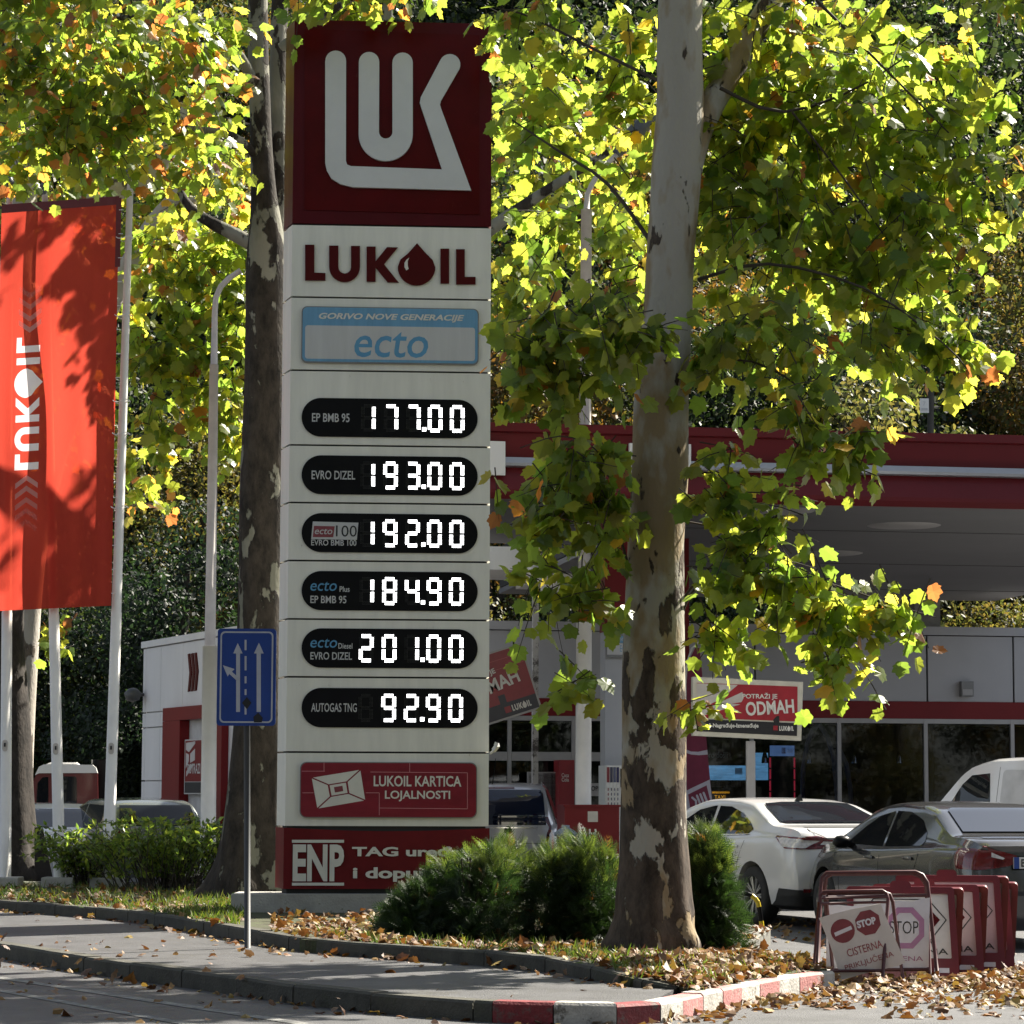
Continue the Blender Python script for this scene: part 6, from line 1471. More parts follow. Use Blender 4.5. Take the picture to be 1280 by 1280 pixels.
br1 = [([(850, 755), (872, 725), (900, 700), (930, 692), (965, 700), (1010, 720), (1070, 740), (1130, 760), (1170, 772)], 0.03, -0.10), ([(856, 652), (890, 660), (940, 690), (975, 735), (1010, 780)], 0.022, -0.1),
       ([(846, 790), (862, 745), (890, 715)], 0.03, -0.1), ([(790, 720), (778, 680), (770, 640), (760, 590), (742, 560), (700, 545), (650, 560)], 0.03, -0.15), ([(800, 470), (760, 440), (700, 420), (640, 430), (612, 450)], 0.03, -0.2),
       ([(868, 480), (920, 450), (980, 470), (1040, 520), (1085, 560)], 0.03, -0.12), ([(872, 350), (960, 330), (1080, 360), (1180, 430), (1215, 470)], 0.04, -0.1), ([(900, 110), (980, 140), (1090, 100), (1180, 30)], 0.045, 0.1), ([(812, 300), (760, 230), (700, 190), (640, 150)], 0.05, 0.15), ([(720, 560), (700, 640), (690, 720), (700, 800), (715, 860)], 0.014, -0.05), ([(822, 100), (740, 60), (660, 20), (620, 10)], 0.04, 0.1), ([(990, 140), (1060, 230), (1130, 330)], 0.03, 0.1), ([(1020, 0), (1100, 80), (1200, 180)], 0.04, 0.1)]
for pts, r, dy in br1: limb(mb, [P(x, y, Y1T + dy * i) for i, (x, y) in enumerate(pts)], list(np.linspace(r * 0.38, r * 0.14, len(pts))), 7, 0.10, 3)
mb.build('branch', m_twig, tk1)
Yf = Y1T
reg1 = [(1030, 130, Yf + 0.8, 240, 165, 1.0, 185), (960, 300, Yf + 0.4, 105, 110, 0.8, 38), (1120, 300, Yf + 0.4, 115, 100, 0.7, 50), (1195, 200, Yf + 0.6, 70, 120, 0.8, 28), (960, 430, Yf - 0.2, 95, 65, 0.6, 26), (1010, 520, Yf - 0.4, 50, 55, 0.4, 13), (1072, 560, Yf - 0.5, 32, 30, 0.3, 6), (1205, 430, Yf, 28, 45, 0.3, 7), (1100, 410, Yf, 65, 55, 0.5, 15),
        (765, 405, Yf - 0.9, 80, 36, 0.35, 22), (690, 425, Yf - 0.8, 42, 50, 0.3, 18), (655, 470, Yf - 0.8, 16, 38, 0.2, 4), (715, 480, Yf - 0.6, 40, 35, 0.3, 8),
        (715, 585, Yf - 0.5, 60, 45, 0.4, 18), (688, 630, Yf - 0.7, 24, 42, 0.3, 8), (748, 650, Yf - 0.4, 30, 75, 0.3, 10), (690, 715, Yf - 0.5, 22, 50, 0.25, 6), (740, 760, Yf - 0.5, 26, 45, 0.3, 6), (712, 845, Yf - 0.5, 14, 22, 0.15, 3), (660, 740, Yf - 0.5, 8, 38, 0.1, 2), (622, 612, Yf - 0.6, 3, 3, 0.05, 1),
        (900, 590, Yf - 0.4, 36, 80, 0.25, 11), (965, 640, Yf - 0.5, 50, 45, 0.25, 8), (920, 715, Yf - 0.6, 52, 55, 0.25, 13), (990, 725, Yf - 0.8, 52, 38, 0.22, 11), (905, 795, Yf - 0.6, 40, 35, 0.2, 7), (1045, 765, Yf - 0.9, 58, 26, 0.2, 11), (1115, 758, Yf - 1.0, 45, 14, 0.15, 7), (1045, 822, Yf - 0.9, 42, 20, 0.15, 5), (1095, 848, Yf - 1.0, 12, 10, 0.1, 1), (872, 880, Yf - 0.5, 10, 28, 0.15, 2),
        (685, 110, Yf + 1.2, 60, 100, 0.6, 24), (770, 120, Yf + 1.0, 28, 60, 0.4, 5), (680, 300, Yf + 1.4, 28, 80, 0.4, 6), (775, 290, Yf + 1.2, 24, 90, 0.4, 6), (670, 10, Yf + 0.4, 45, 20, 0.4, 7), (905, 180, Yf + 0.8, 55, 110, 0.6, 13), (790, 50, Yf + 1.0, 45, 80, 0.5, 9),
        (900, -190, Yf + 0.8, 330, 100, 1.4, 120), (1262, -50, 27.3, 100, 65, 1.1, 34), (950, -420, Yf + 1.0, 300, 120, 1.6, 26), (1340, 120, Yf + 1, 60, 180, 1.0, 14), (1620, 240, 29, 90, 120, 1.2, 10), (727, -666, 19.5, 820, 190, 2.4, 130), (1370, -270, 28.5, 130, 90, 1.6, 70), (1390, 20, 27.6, 80, 80, 0.6, 34), (1071, 50, 27.6, 90, 70, 1.0, 34)]  # outer sprays, mostly out of view, added to cast dapples and dim the sky
tw = []
W1 = (26, 33, 26, 11, 2, 1.2, 1.2)
lv = crown_sprays(reg1, LT, W1, tw)
np_mesh('crown', [lv, twig_part(tw)], [m_leaf, m_twig], t1)

# ---------------- T2: plane tree left of the totem
Y2T = G(305, 1122, ZI).y; k2 = Y2T / FPX
b2 = G(305, 1122, ZI); b2.z = ZI - 0.05
t2_ = tree_thing('plane_tree', b2, 'dark forked plane tree standing directly left of the price totem')
m_bark2 = bark_mat('plane_bark_dark', (0.21, 0.205, 0.165), (0.16, 0.16, 0.125), (0.028, 0.023, 0.018), 3.0, 10.5, 0.59, 0.49, 3.2)
mb = MB()
cl_ = [(312, 1134, 40), (313, 1116, 40), (314, 1098, 39.5), (316, 1060, 38), (322, 980, 35), (325, 880, 32), (327, 760, 30), (329, 640, 29), (331, 520, 28), (333, 420, 27.5), (334, 360, 28), (334, 310, 24), (330, 250, 17), (326, 170, 14), (323, 80, 13), (322, -20, 12), (318, -150, 10), (305, -320, 7)]
limb(mb, [P(x, y, Y2T) for x, y, r in cl_], [r * k2 for x, y, r in cl_], 36, 0.03, flare=0.75, fh=0.9, z0=ZI)
limb(mb, PP([(340, 330), (346, 270), (348, 190), (348, 100), (350, 0), (358, -120), (375, -300)], Y2T, 0.12), [0.19, 0.15, 0.125, 0.115, 0.10, 0.09, 0.06], 16, 0.03)
limb(mb, PP([(322, 120), (300, 70), (255, 40), (190, 20), (110, 30)], Y2T, -0.25), [0.08, 0.06, 0.05, 0.04, 0.02], 9, 0.03)
limb(mb, PP([(325, 200), (290, 170), (230, 160), (160, 150), (80, 120)], Y2T, -0.3), [0.06, 0.05, 0.04, 0.03, 0.015], 8, 0.03)
limb(mb, PP([(352, 60), (420, 10), (500, -30), (600, -40)], Y2T, -0.3), [0.07, 0.05, 0.04, 0.02], 8, 0.03)
tk2 = mb.build('trunk', m_bark2, t2_)
reg2 = [(110, 70, Y2T - 2.2, 175, 100, 0.9, 100), (250, 80, Y2T - 1.2, 75, 100, 0.8, 34), (130, 175, Y2T - 1.6, 135, 48, 0.7, 34), (30, 180, Y2T - 1.4, 55, 50, 0.6, 13), (250, 200, Y2T - 1.0, 50, 50, 0.5, 12), (470, -24, Y2T - 3.6, 110, 8, 0.3, 14), (376, 0, Y2T - 3.6, 6, 10, 0.1, 1), (480, -80, Y2T - 2.5, 150, 40, 0.8, 18), (616, 30, Y2T - 3.6, 5, 30, 0.1, 2), (60, -40, Y2T - 2, 160, 40, 0.8, 30), (160, -140, Y2T - 1, 250, 90, 1.2, 24), (300, -340, Y2T, 260, 110, 1.4, 20), (-20, -340, 26.5, 420, 140, 2.6, 70)]  # last cluster is an unseen overhead spray, added to dim sky light
tw = []
lv = crown_sprays(reg2, LT, (38, 30, 14, 6, 4, 4, 5), tw, (0.115, 0.185))
np_mesh('crown', [lv, twig_part(tw)], [m_leaf, m_twig], t2_)

# ---------------- T3: big dark trunk at the left edge
Y3T = G(20, 1098, ZI).y; k3 = Y3T / FPX
b3_ = G(8, 1098, ZI); b3_.z = ZI - 0.05
t3_ = tree_thing('plane_tree', b3_, 'thick dark furrowed tree trunk at the far edge behind the first flagpole')
m_bark3 = bark_mat('old_bark', (0.42, 0.40, 0.36), (0.35, 0.33, 0.29), (0.030, 0.025, 0.022), 3.5, 7.0, 0.74, 0.22, 2.2)
mb = MB(); cl_ = [(5, 1112, 38), (4, 1094, 38), (4, 1070, 37), (4, 1040, 36), (5, 950, 33), (5, 850, 29), (6, 760, 25), (10, 600, 24), (14, 450, 23), (20, 330, 21), (27, 250, 19), (30, 190, 17), (24, 120, 13), (15, 40, 11), (5, -80, 9)]
limb(mb, [P(x, y, Y3T) for x, y, r in cl_], [r * k3 for x, y, r in cl_], 34, 0.04, flare=0.6, fh=0.8, z0=ZI)
limb(mb, PP([(36, 215), (56, 180), (74, 158), (95, 120), (120, 60)], Y3T, -0.1), [0.11, 0.08, 0.07, 0.06, 0.04], 10, 0.03)
mb.build('trunk', m_bark3, t3_)
reg3 = [(60, 200, Y3T - 0.5, 90, 100, 1.0, 22), (150, 110, Y3T + 1, 150, 120, 1.4, 80), (20, 70, Y3T, 120, 90, 1.4, 50), (75, 790, Y3T - 0.2, 30, 22, 0.4, 5), (50, -60, Y3T, 200, 70, 1.2, 30), (-90, 100, Y3T, 80, 160, 1.2, 18)]
tw = []; lv = crown_sprays(reg3, LT, (26, 28, 22, 12, 5, 4, 3), tw, (0.13, 0.20)); np_mesh('crown', [lv, twig_part(tw)], [m_leaf, m_twig], t3_)

# ---------------- T4: plane tree behind the totem; T5: slanting pale limbs behind the flag
Y4T = 38.5; b4 = P(470, 990, Y4T); b4.z = 0
t4_ = tree_thing('plane_tree', b4, 'leafy plane tree behind the price totem, bright crown showing both sides')
mb = MB(); limb(mb, [(b4.x, Y4T, -0.05), (b4.x + 0.1, Y4T, 3), (b4.x + 0.2, Y4T, 6.5), (b4.x + 0.1, Y4T, 9.5), (b4.x, Y4T, 13)], [0.42, 0.34, 0.30, 0.24, 0.12], 18, 0.03)
limb(mb, PP([(470, 440), (560, 330), (650, 260), (760, 190)], Y4T), [0.16, 0.12, 0.09, 0.05], 9, 0.03)
limb(mb, PP([(470, 420), (340, 320), (250, 270), (225, 240)], Y4T), [0.16, 0.12, 0.08, 0.05], 9, 0.03)
mb.build('trunk', m_bark2, t4_)
reg4 = [(235, 330, Y4T + 2.7, 90, 80, 1.1, 52), (215, 440, Y4T + 2.5, 75, 70, 0.9, 40), (280, 450, Y4T + 2.6, 40, 110, 0.7, 34), (185, 520, Y4T + 2.4, 30, 60, 0.6, 12), (285, 560, Y4T + 2.5, 22, 40, 0.4, 8), (300, 330, Y4T + 2.8, 50, 90, 0.8, 22), (690, 200, Y4T + 3.6, 100, 200, 1.6, 90), (770, 270, Y4T + 3.6, 60, 140, 1.2, 40), (640, 360, Y4T + 2.6, 40, 90, 0.8, 20), (930, 250, Y4T + 1, 110, 150, 1.6, 50), (1000, 420, Y4T + 1, 100, 60, 1.2, 18), (480, -60, Y4T, 300, 70, 1.4, 24), (440, 150, 38.1, 36, 50, 0.7, 22), (425, 40, 38.1, 45, 55, 0.8, 42), (417, -60, 38.1, 60, 50, 0.8, 40)]  # last three clusters added out of sight behind the totem to shade the flag
tw = []; lv = crown_sprays(reg4, LT, (24, 32, 28, 12, 2, 1.2, 1.4), tw, (0.15, 0.23)); np_mesh('crown', [lv, twig_part(tw, 0.008)], [m_leaf, m_twig], t4_)
Y5T = 44.0; b5 = P(150, 990, Y5T); b5.z = 0
t5_ = tree_thing('plane_tree', b5, 'slanting pale limbed tree behind the red flag top')
mb = MB(); limb(mb, [(P(18, 990, Y5T).x, Y5T, -0.05), (P(22, 990, Y5T).x, Y5T, 3)] + PP([(50, 640), (120, 420), (168, 320), (195, 275), (225, 240)], Y5T), [0.3, 0.26, 0.22, 0.19, 0.16, 0.14, 0.10], 14, 0.03)
limb(mb, PP([(60, 300), (120, 250), (155, 232), (185, 218), (215, 180), (240, 120)], Y5T - 2), [0.2, 0.2, 0.19, 0.17, 0.13, 0.08], 14, 0.03)
limb(mb, PP([(140, 380), (95, 330), (60, 300)], Y5T, -1), [0.18, 0.19, 0.2], 14, 0.03)
limb(mb, PP([(222, 243), (245, 262), (278, 286)], Y5T), [0.08, 0.055, 0.03], 9, 0.03); limb(mb, PP([(235, 252), (255, 245), (268, 236)], Y5T), [0.05, 0.035, 0.02], 9, 0.03)
mb.build('trunk', bark_mat('pale_bark', (0.40, 0.37, 0.33), (0.34, 0.31, 0.27), (0.12, 0.10, 0.08), 2, 5, 0.5, 0.30, 3), t5_)
reg5 = [(215, 300, Y5T + 1, 80, 90, 1.2, 50), (130, 320, Y5T + 1, 90, 120, 1.2, 50), (250, 200, Y5T + 1, 80, 80, 1.2, 40), (190, 600, Y5T + 2, 40, 60, 0.8, 10), (60, 500, Y5T + 1, 80, 120, 1.2, 30)]
tw = []; lv = crown_sprays(reg5, LT, (12, 24, 30, 20, 6, 5, 3), tw, (0.16, 0.24)); np_mesh('crown', [lv, twig_part(tw, 0.009)], [m_leaf, m_twig], t5_)

# ---------------- distant wood on the hill
def blob_tree(rng, H, Rr, n, base_cols, leafsz=(0.13, 0.24)):
    """leaf cloud for one far tree of height H, crown radius Rr: several clumps round a few boughs"""
    pos, nr = [], []
    nc = 26
    for c in range(nc):
        an = rng.uniform(0, 6.28); hh = rng.uniform(0.16, 0.97); rr = Rr * math.sin(math.pi * min(1, hh * 0.86 + 0.1)) ** 0.7 * rng.uniform(0.25, 0.95)
        cc = np.array([math.cos(an) * rr, math.sin(an) * rr, hh * H]); cr_ = rng.uniform(0.28, 0.5) * Rr
        m = n // nc; q = norm(rng.normal(size=(m, 3))); rad = rng.uniform(0.35, 1.0, (m, 1)) ** 0.45
        pos.append(cc + q * rad * cr_ * np.array([1, 1, 0.72])); nr.append(q + np.array([0, 0, 0.6]) + rng.normal(scale=0.5, size=(m, 3)))
    pos = np.concatenate(pos); nr = np.concatenate(nr); m = len(pos)
    tip = rng.normal(size=(m, 3)) + np.array([0, 0, -0.4])
    col = np.array(base_cols)[rng.choice(len(base_cols), m)] * rng.uniform(0.75, 1.25, (m, 1))
    return leaves(pos, tip, nr, rng.uniform(*leafsz, m), col, LD2, 0.1, 0.2, rng)
rg = np.random.default_rng(21)
GREEN = [(0.007, 0.014, 0.007), (0.010, 0.020, 0.008), (0.018, 0.030, 0.010), (0.036, 0.052, 0.014)]
OLIVE = [(0.050, 0.062, 0.018), (0.075, 0.080, 0.022), (0.095, 0.085, 0.024), (0.11, 0.085, 0.025)]
AUTUMN = [(0.075, 0.07, 0.02), (0.12, 0.085, 0.02), (0.15, 0.08, 0.02), (0.06, 0.07, 0.02)]
variants = [blob_tree(rg, 1.0 * 11, 4.2, 15000, c) for c in (GREEN, GREEN, OLIVE, AUTUMN)]
def place(v, x, y, z, s, rot):
    vv, ff, cc = v; c, sn = math.cos(rot), math.sin(rot)
    o = np.empty_like(vv); o[:, 0] = (vv[:, 0] * c - vv[:, 1] * sn) * s + x; o[:, 1] = (vv[:, 0] * sn + vv[:, 1] * c) * s + y; o[:, 2] = vv[:, 2] * s + z
    return (o, ff, cc)
parts, tmb = [], MB()
for row, (y0, n_, s0) in enumerate(((72, 11, 0.95), (79, 12, 1.05), (86, 13, 1.1), (98, 14, 1.2), (110, 15, 1.45), (124, 16, 1.6), (142, 17, 1.7))):
    half = y0 * 0.22 + 5
    for i in range(n_):
        x = -half + 2 * half * (i + 0.5) / n_ + rg.uniform(-1.2, 1.2); y = y0 + rg.uniform(-2.5, 2.5); s = s0 * rg.uniform(0.8, 1.2)
        k = int(rg.choice(4, p=(0.36, 0.34, 0.2, 0.10)))
        z = hill_z(x, y) - 0.3
        parts.append(place(variants[k], x, y, z, s, rg.uniform(0, 6.28)))
        limb(tmb, [(x, y, z - 0.2), (x + rg.uniform(-.4, .4), y, z + 4 * s), (x + rg.uniform(-1, 1), y, z + 9 * s)], [0.3 * s, 0.22 * s, 0.06], 7, 0.03, 2)
        for _ in range(4):
            an = rg.uniform(0, 6.28); h_ = rg.uniform(2, 6) * s; limb(tmb, [(x, y, z + h_), (x + math.cos(an) * 1.5 * s, y + math.sin(an) * 1.5 * s, z + h_ + 1.0 * s), (x + math.cos(an) * 3.0 * s, y + math.sin(an) * 3.0 * s, z + h_ + 1.6 * s)], [0.12 * s, 0.08 * s, 0.03], 5, 0.02, 2)
# lower storey along the foot of the slope
for i in range(26):
    x = -22 + 44 * (i + 0.5) / 26 + rg.uniform(-0.8, 0.8); y = 65 + rg.uniform(-1, 3)
    parts.append(place(variants[int(rg.choice(3))], x, y, hill_z(x, y) - 1.2, rg.uniform(0.45, 0.68), rg.uniform(0, 6.28)))
parts.append(tri_part(tmb, 1))
wd = np_mesh('wood', parts, [m_leaf2, m_twig]); tag(wd, 'dense dark wood rising on the slope behind the station', 'wood', kind='stuff')
# the street trees on the photographer's side of the road: they are what the windows mirror and they shade the sky
parts, tmb = [], MB()
for i in range(26):
    x = -30 + 7.6 * (i % 13) + 3 * (i // 13) + rg.uniform(-1, 1); y = -20 - 6 * (i // 13) + rg.uniform(-1.5, 1.5); s_ = rg.uniform(0.85, 1.05)
    parts.append(place(variants[i % 4], x, y, -0.6, s_, rg.uniform(0, 6.28)))
    limb(tmb, [(x, y, -0.1), (x + 0.2, y, 3), (x, y, 9)], [0.35, 0.28, 0.1], 8, 0.03, 2)
for x, y, s_ in ((-27, -9, 1.7), (-15, -8, 1.9), (-4.5, -9, 1.9), (6, -9, 1.8), (16, -8, 1.9), (27, -9, 1.8)):  # taller near row, unseen, added to block sky light
    parts.append(place(variants[0], x, y, 0.5, s_, rg.uniform(0, 6.28))); limb(tmb, [(x, y, -0.1), (x + 0.3, y, 6), (x, y, 16)], [0.5, 0.4, 0.15], 9, 0.03, 2)
parts.append(tri_part(tmb, 1))
tag(np_mesh('street_tree_belt', parts, [m_leaf2, m_twig]), 'belt of street trees across the road, mirrored in windows', 'tree belt', kind='stuff')
# two trees that stand out from it
for (px, Y, H_, sc_, v, lab) in ((1085, 68.0, 9.2, 0.86, 2, 'dusty olive tree just above the canopy roof beside the thin mast'), (215, 62.0, 8.4, 0.62, 1, 'bluish green tree beyond the side building, seen past the lamp post')):
    p = P(px, 990, Y); p.z = -0.05 if Y < 64 else hill_z(p.x, Y)
    t = tree_thing('tree', p, lab)
    vv = place(blob_tree(np.random.default_rng(int(px)), 11.5, 4.4, 15000, [(0.085, 0.085, 0.03), (0.11, 0.10, 0.035), (0.07, 0.085, 0.03)] if v == 2 else [(0.008, 0.019, 0.009), (0.014, 0.028, 0.011), (0.008, 0.016, 0.009)], (0.16, 0.26)), p.x, p.y, p.z + 0.6, sc_, 0.5)
    np_mesh('crown', [vv], [m_leaf2], t)
    mb = MB(); limb(mb, [p + Vector((0, 0, -0.1)), p + Vector((0.1, 0, 3)), p + Vector((0.3, 0, 7))], [0.2, 0.15, 0.05], 9, 0.03)
    for _ in range(7):
        an = R.uniform(0, 6.28); h_ = R.uniform(1.6, 4.5); limb(mb, [p + Vector((0.1, 0, h_)), p + Vector((math.cos(an) * 1.3, math.sin(an), h_ + 1.2)), p + Vector((math.cos(an) * 2.0, math.sin(an) * 1.8, h_ + 2.6))], [0.09, 0.06, 0.02], 6, 0.03, 3)
    mb.build('trunk', m_twig, t)

# ---------------- conifer bushes and the leafy shrub
def fronds(pos, dr, size, col, rng):
    """feathery flat sprays: a rib with paired blades"""
    V = [(-0.018, 0), (0.018, 0), (0.0, 1.0)]; F = [(0, 1, 2)]
    for k in range(6):
        y = 0.10 + 0.14 * k; L = (0.34, 0.36, 0.32, 0.26, 0.20, 0.12)[k]
        for s_ in (1, -1):
            b_ = len(V); V += [(0, y), (s_ * L * 0.48, y + L * 0.34), (s_ * L * 0.80, y + L * 0.90), (s_ * L * 0.40, y + L * 0.50)]; F += [(b_, b_ + 1, b_ + 2), (b_, b_ + 2, b_ + 3)]
    n = len(pos)
    nr = rng.normal(size=(n, 3)) + np.array([0, -0.3, 0.5])
    return leaves(pos, dr, nr, size, col, (np.array(V, float), np.array(F)), 0.2, 0.45, rng)
m_conif = leaf_mat('conifer_frond', 0.38, 0.5, (2.2, 2.2, 1.2))
def conifer(px, pyb, pyt, w_px, lab, seed, n=2600, cone=False, lean=0.0):
    base = G(px, pyb, ZI); s = FPX / base.y; H = (pyb - pyt) / s; Rr = w_px / 2 / s
    zb_ = (bed_z(base.x, base.y) or ZI) - 0.03; H += base.z - zb_; base.z = zb_
    t = thing('conifer_bush', base, lab, 'bush', 'clipped conifers along the bed')
    rng = np.random.default_rng(seed); pos, dr, sz, col = [], [], [], []
    nm = 3 if cone else 9
    mounds = [(rng.uniform(-0.62, 0.62) if not cone else rng.uniform(-0.15, 0.15), rng.uniform(-0.45, 0.45), rng.uniform(0.66, 1.0), rng.uniform(0.36, 0.56) if not cone else rng.uniform(0.75, 0.95)) for _ in range(nm)]
    mounds = [(a_, b_, c_ * (1 - lean * min(1, max(0, (0.25 - a_) / 0.85))), d_) for a_, b_, c_, d_ in mounds]
    for i in range(n):
        mx, my, mh, mr = mounds[rng.integers(nm)]
        q = rng.normal(size=3); q /= np.linalg.norm(q); q[2] = abs(q[2]); th = rng.uniform(0, 6.28); zf = rng.uniform(0, 1) ** 1.15
        rr = mr * (1 - zf ** 2.2) ** 0.55 * rng.uniform(0.62, 1.08) * (1 + 0.12 * math.sin(4 * th + mx * 9 + zf * 6))
        p = np.array([(mx + math.cos(th) * rr) * Rr, (my + math.sin(th) * rr) * Rr * 0.95, 0.03 + zf * mh * H * rng.uniform(0.9, 1.04)]); out = np.array([math.cos(th), math.sin(th), zf * 0.8])
        d = out * 0.65 + np.array([0, 0, 0.9 * p[2] / H - 0.05]) + rng.normal(scale=0.35, size=3)
        pos.append(p); dr.append(d); sz.append(rng.uniform(0.10, 0.22))
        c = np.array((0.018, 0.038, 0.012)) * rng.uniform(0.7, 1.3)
        if p[2] > H * 0.60 and rng.random() < 0.6: c = np.array((0.075, 0.105, 0.026)) * rng.uniform(0.8, 1.2)  # upper fronds lighter: sunlit tops put into the colour
        if rng.random() < 0.012: c = np.array((0.14, 0.06, 0.02))
        col.append(c)
    pos = np.array(pos) + np.array(base); pos[:, 2] = np.maximum(pos[:, 2], base.z + 0.03)
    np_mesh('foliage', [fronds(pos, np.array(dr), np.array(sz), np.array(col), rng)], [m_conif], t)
    mb = MB()
    for _ in range(14):
        a = rng.uniform(0, 6.28); r_ = Rr * rng.uniform(0.2, 0.7); mb.tube([base, base + Vector((math.cos(a) * r_ * 0.5, math.sin(a) * r_ * 0.5, H * 0.4)), base + Vector((math.cos(a) * r_, math.sin(a) * r_, H * 0.75))], [0.02, 0.014, 0.006], 5)
    mb.build('stem', m_twig, t)
conifer(584, 1166, 1038, 204, 'broad low conifer bush covering the end of the red foot banner', 3, 5600, False, 0.55)
conifer(724, 1168, 1056, 128, 'low conifer bush between the broad bush and the thick trunk', 5, 3600)
conifer(882, 1174, 1040, 70, 'upright rounded conifer bush right of the thick trunk', 9, 3800, True)
# arching leafy shrub on the left
def shrub(px, pyb, pyt, w_px, lab, seed, n_st=230):
    base = G(px, pyb, ZI); s = FPX / base.y; H = (pyb - pyt) / s; Rr = w_px / 2 / s
    t = thing('leafy_shrub', base, lab, 'shrub'); rng = np.random.default_rng(seed); mb = MB(); pos, tip, nr = [], [], []
    for i in range(n_st):
        a = rng.uniform(0, 6.28); r0 = Rr * rng.uniform(0, 0.75); b_ = np.array([math.cos(a) * r0, math.sin(a) * r0 * 0.7, 0.02])
        d = np.array([math.cos(a) * 0.6, math.sin(a) * 0.45, 1.0]) + rng.normal(scale=0.3, size=3); L = H * rng.uniform(0.6, 1.08) / max(0.7, d[2]); e_ = b_ + d * L * np.array([0.75, 0.6, 1])
        e2 = e_ + np.array([math.cos(a), math.sin(a) * 0.6, -0.15]) * rng.uniform(0.05, 0.35)
        mid = (b_ + e_) / 2 + np.array([0, 0, 0.08])
        mb.tube([base + Vector(b_), base + Vector(mid), base + Vector(e_), base + Vector(e2)], [0.008, 0.006, 0.004, 0.002], 4, caps=False)
        pts = [b_, mid, e_, e2]
        for j in range(26):
            u = rng.uniform(0.35, 3.0); k = min(int(u), 2); p = pts[k] + (pts[k + 1] - pts[k]) * (u - k) if k < 3 else e2
            pos.append(p); tip.append((pts[k + 1] - pts[k]) * 0.6 / max(1e-3, np.linalg.norm(pts[k + 1] - pts[k])) + rng.normal(scale=0.7, size=3)); nr.append(rng.normal(scale=0.6, size=3) + np.array([0, 0, 1.0]))
    n = len(pos); pos = np.array(pos) + np.array(base); pos[:, 2] = np.maximum(pos[:, 2], ZI + 0.02)
    c = np.array([(0.055, 0.085, 0.02), (0.08, 0.11, 0.025), (0.11, 0.13, 0.03), (0.04, 0.065, 0.018)])[rng.choice(4, n)] * rng.uniform(0.8, 1.2, (n, 1))
    np_mesh('foliage', [leaves(pos, np.array(tip), np.array(nr), rng.uniform(0.055, 0.115, n), c * 1.6, LD, 0.2, 0.3, rng)], [leaf_mat('shrub_leaf', 0.45, 0.35, (3.2, 3.2, 1.5))], t)
    mb.build('stem', m_twig, t)
shrub(208, 1112, 1034, 190, 'loose arching green shrub between the third flagpole and the dark forked tree', 4, 170)
shrub(108, 1108, 1050, 70, 'small pale green shrub between the second and third flagpoles', 6, 90)

# ---------------- grass and fallen leaves
def in_poly(x, y, poly):
    c = False; n = len(poly)
    for i in range(n):
        x0, y0 = poly[i]; x1, y1 = poly[i - 1]
        if (y0 > y) != (y1 > y) and x < (x1 - x0) * (y - y0) / (y1 - y0) + x0: c = not c
    return c
rng = np.random.default_rng(12)
gp, gt = [], []
def grass_px(px0, px1, py0, py1, n):
    for _ in range(n):
        p = G(rng.uniform(px0, px1), rng.uniform(py0, py1), ZI - 0.012)
        if not in_poly(p.x, p.y, isl_poly): continue
        for _k in range(5): gp.append((p.x + rng.normal(scale=0.03), p.y + rng.normal(scale=0.03), (bed_z(p.x, p.y) or p.z))); gt.append((rng.normal(scale=0.5), rng.normal(scale=0.5), 1))
grass_px(-10, 300, 1108, 1158, 900); grass_px(225, 300, 1125, 1158, 300); grass_px(400, 860, 1160, 1215, 420); grass_px(700, 1000, 1190, 1232, 260)
n = len(gp); gc = np.array([(0.05, 0.09, 0.015), (0.08, 0.12, 0.02), (0.12, 0.13, 0.03)])[rng.choice(3, n)]
GB = (np.array([(-0.05, 0), (0.05, 0), (0.03, 0.6), (0, 1)], float), np.array([(0, 1, 2), (0, 2, 3)]))
tag(np_mesh('grass', [leaves(np.array(gp), np.array(gt), rng.normal(size=(n, 3)), rng.uniform(0.05, 0.13, n), gc, GB, 0.0, 0.5, rng)], [leaf_mat('grass_blade', 0.35, 0.5, (2, 2, 1))]), 'short grass at the edges of the planted bed', 'grass', kind='stuff')
BROWN = np.array([(0.15, 0.065, 0.022), (0.20, 0.095, 0.028), (0.095, 0.042, 0.02), (0.22, 0.13, 0.045), (0.16, 0.10, 0.06), (0.24, 0.17, 0.045)])
lp2, lz = [], []
def litter(px0, px1, py0, py1, n, z, cond=None, up=0.03):
    for _ in range(n):
        p = G(rng.uniform(px0, px1), rng.uniform(py0, py1), z)
        if cond == 'bed' and not in_poly(p.x, p.y, isl_poly): continue
        z_ = bed_z(p.x, p.y) if cond == 'bed' else z
        if z_ is None: continue
        lp2.append((p.x, p.y, z_ + rng.uniform(0.005, up)))
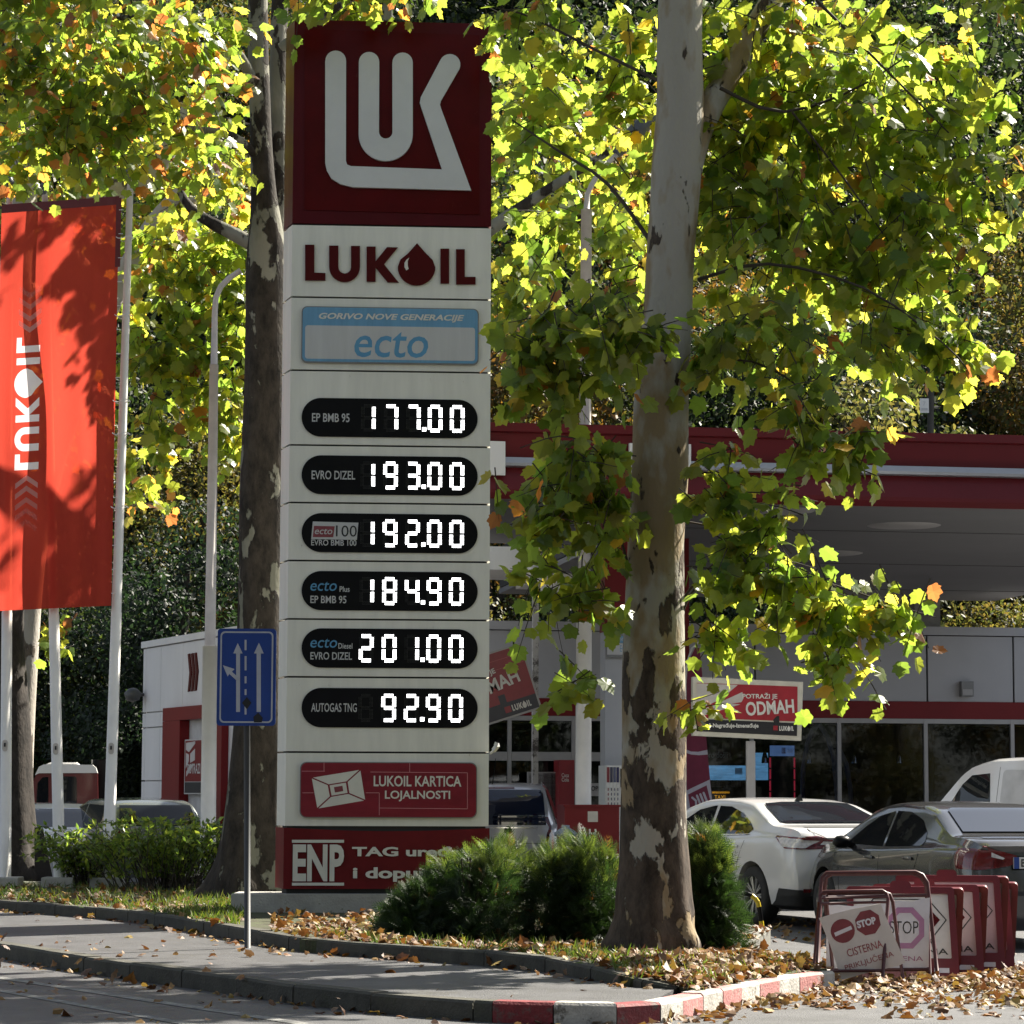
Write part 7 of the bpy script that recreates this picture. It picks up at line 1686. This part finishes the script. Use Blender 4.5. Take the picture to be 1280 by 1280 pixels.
litter(790, 1040, 1170, 1238, 4420, ZI, 'bed', 0.07); litter(440, 860, 1158, 1212, 1530, ZI, 'bed', 0.05); litter(840, 1000, 1148, 1192, 900, ZI, 'bed', 0.05); litter(640, 800, 1146, 1180, 500, ZI, 'bed', 0.05); litter(340, 520, 1142, 1180, 714, ZI, 'bed', 0.08); litter(-20, 300, 1106, 1160, 1530, ZI, 'bed', 0.05)
litter(880, 1290, 1206, 1262, 1054, 0.0, None, 0.04); litter(1010, 1290, 1212, 1240, 884, 0.0, None, 0.07); litter(1100, 1290, 1240, 1275, 85, 0, None, 0.03); litter(950, 1030, 1150, 1180, 68, 0, None, 0.03)
litter(-10, 840, 1150, 1250, 50, ZP + 0.002, None, 0.03); litter(-10, 620, 1230, 1280, 37, 0, None, 0.03); litter(0, 420, 1176, 1200, 44, ZP, None, 0.03); litter(1000, 1280, 1160, 1200, 68, 0, None, 0.03)
def drift(line, z, n, lo, hi):
    seg = resample(line, 0.1)
    for _ in range(n):
        i = int(rng.integers(len(seg) - 1)); p = seg[i]; t_ = (seg[i + 1] - p).normalized(); o_ = lo + (hi - lo) * rng.random() ** 2
        lp2.append((p.x + t_.y * o_ + rng.normal(scale=0.03), p.y - t_.x * o_, z + rng.uniform(0.004, 0.03)))
drift(kerb[1:], 0.0, 120, 0.03, 0.35); drift(isl[1:], ZP, 200, 0.02, 0.25); drift(rightk, 0.0, 150, 0.02, 0.4)
lp2 = np.array(lp2); n = len(lp2)
tp = rng.normal(size=(n, 3)) * np.array([1, 1, 0.28]); nr = np.array([0, 0, 1.0]) + rng.normal(scale=0.42, size=(n, 3))
lc = BROWN[rng.choice(6, n)] * rng.uniform(0.75, 1.25, (n, 1))
tag(np_mesh('fallen_leaves', [leaves(lp2, tp, nr, rng.uniform(0.03, 0.10, n) * rng.uniform(0.8, 1.15, n), lc, LT, 0.45, 0.9, rng)], [leaf_mat('dry_leaf', 0.18, 0.6, (1.6, 1.4, 1.0))]), 'brown and orange fallen plane leaves on bed and kerb', 'fallen leaves', kind='stuff')
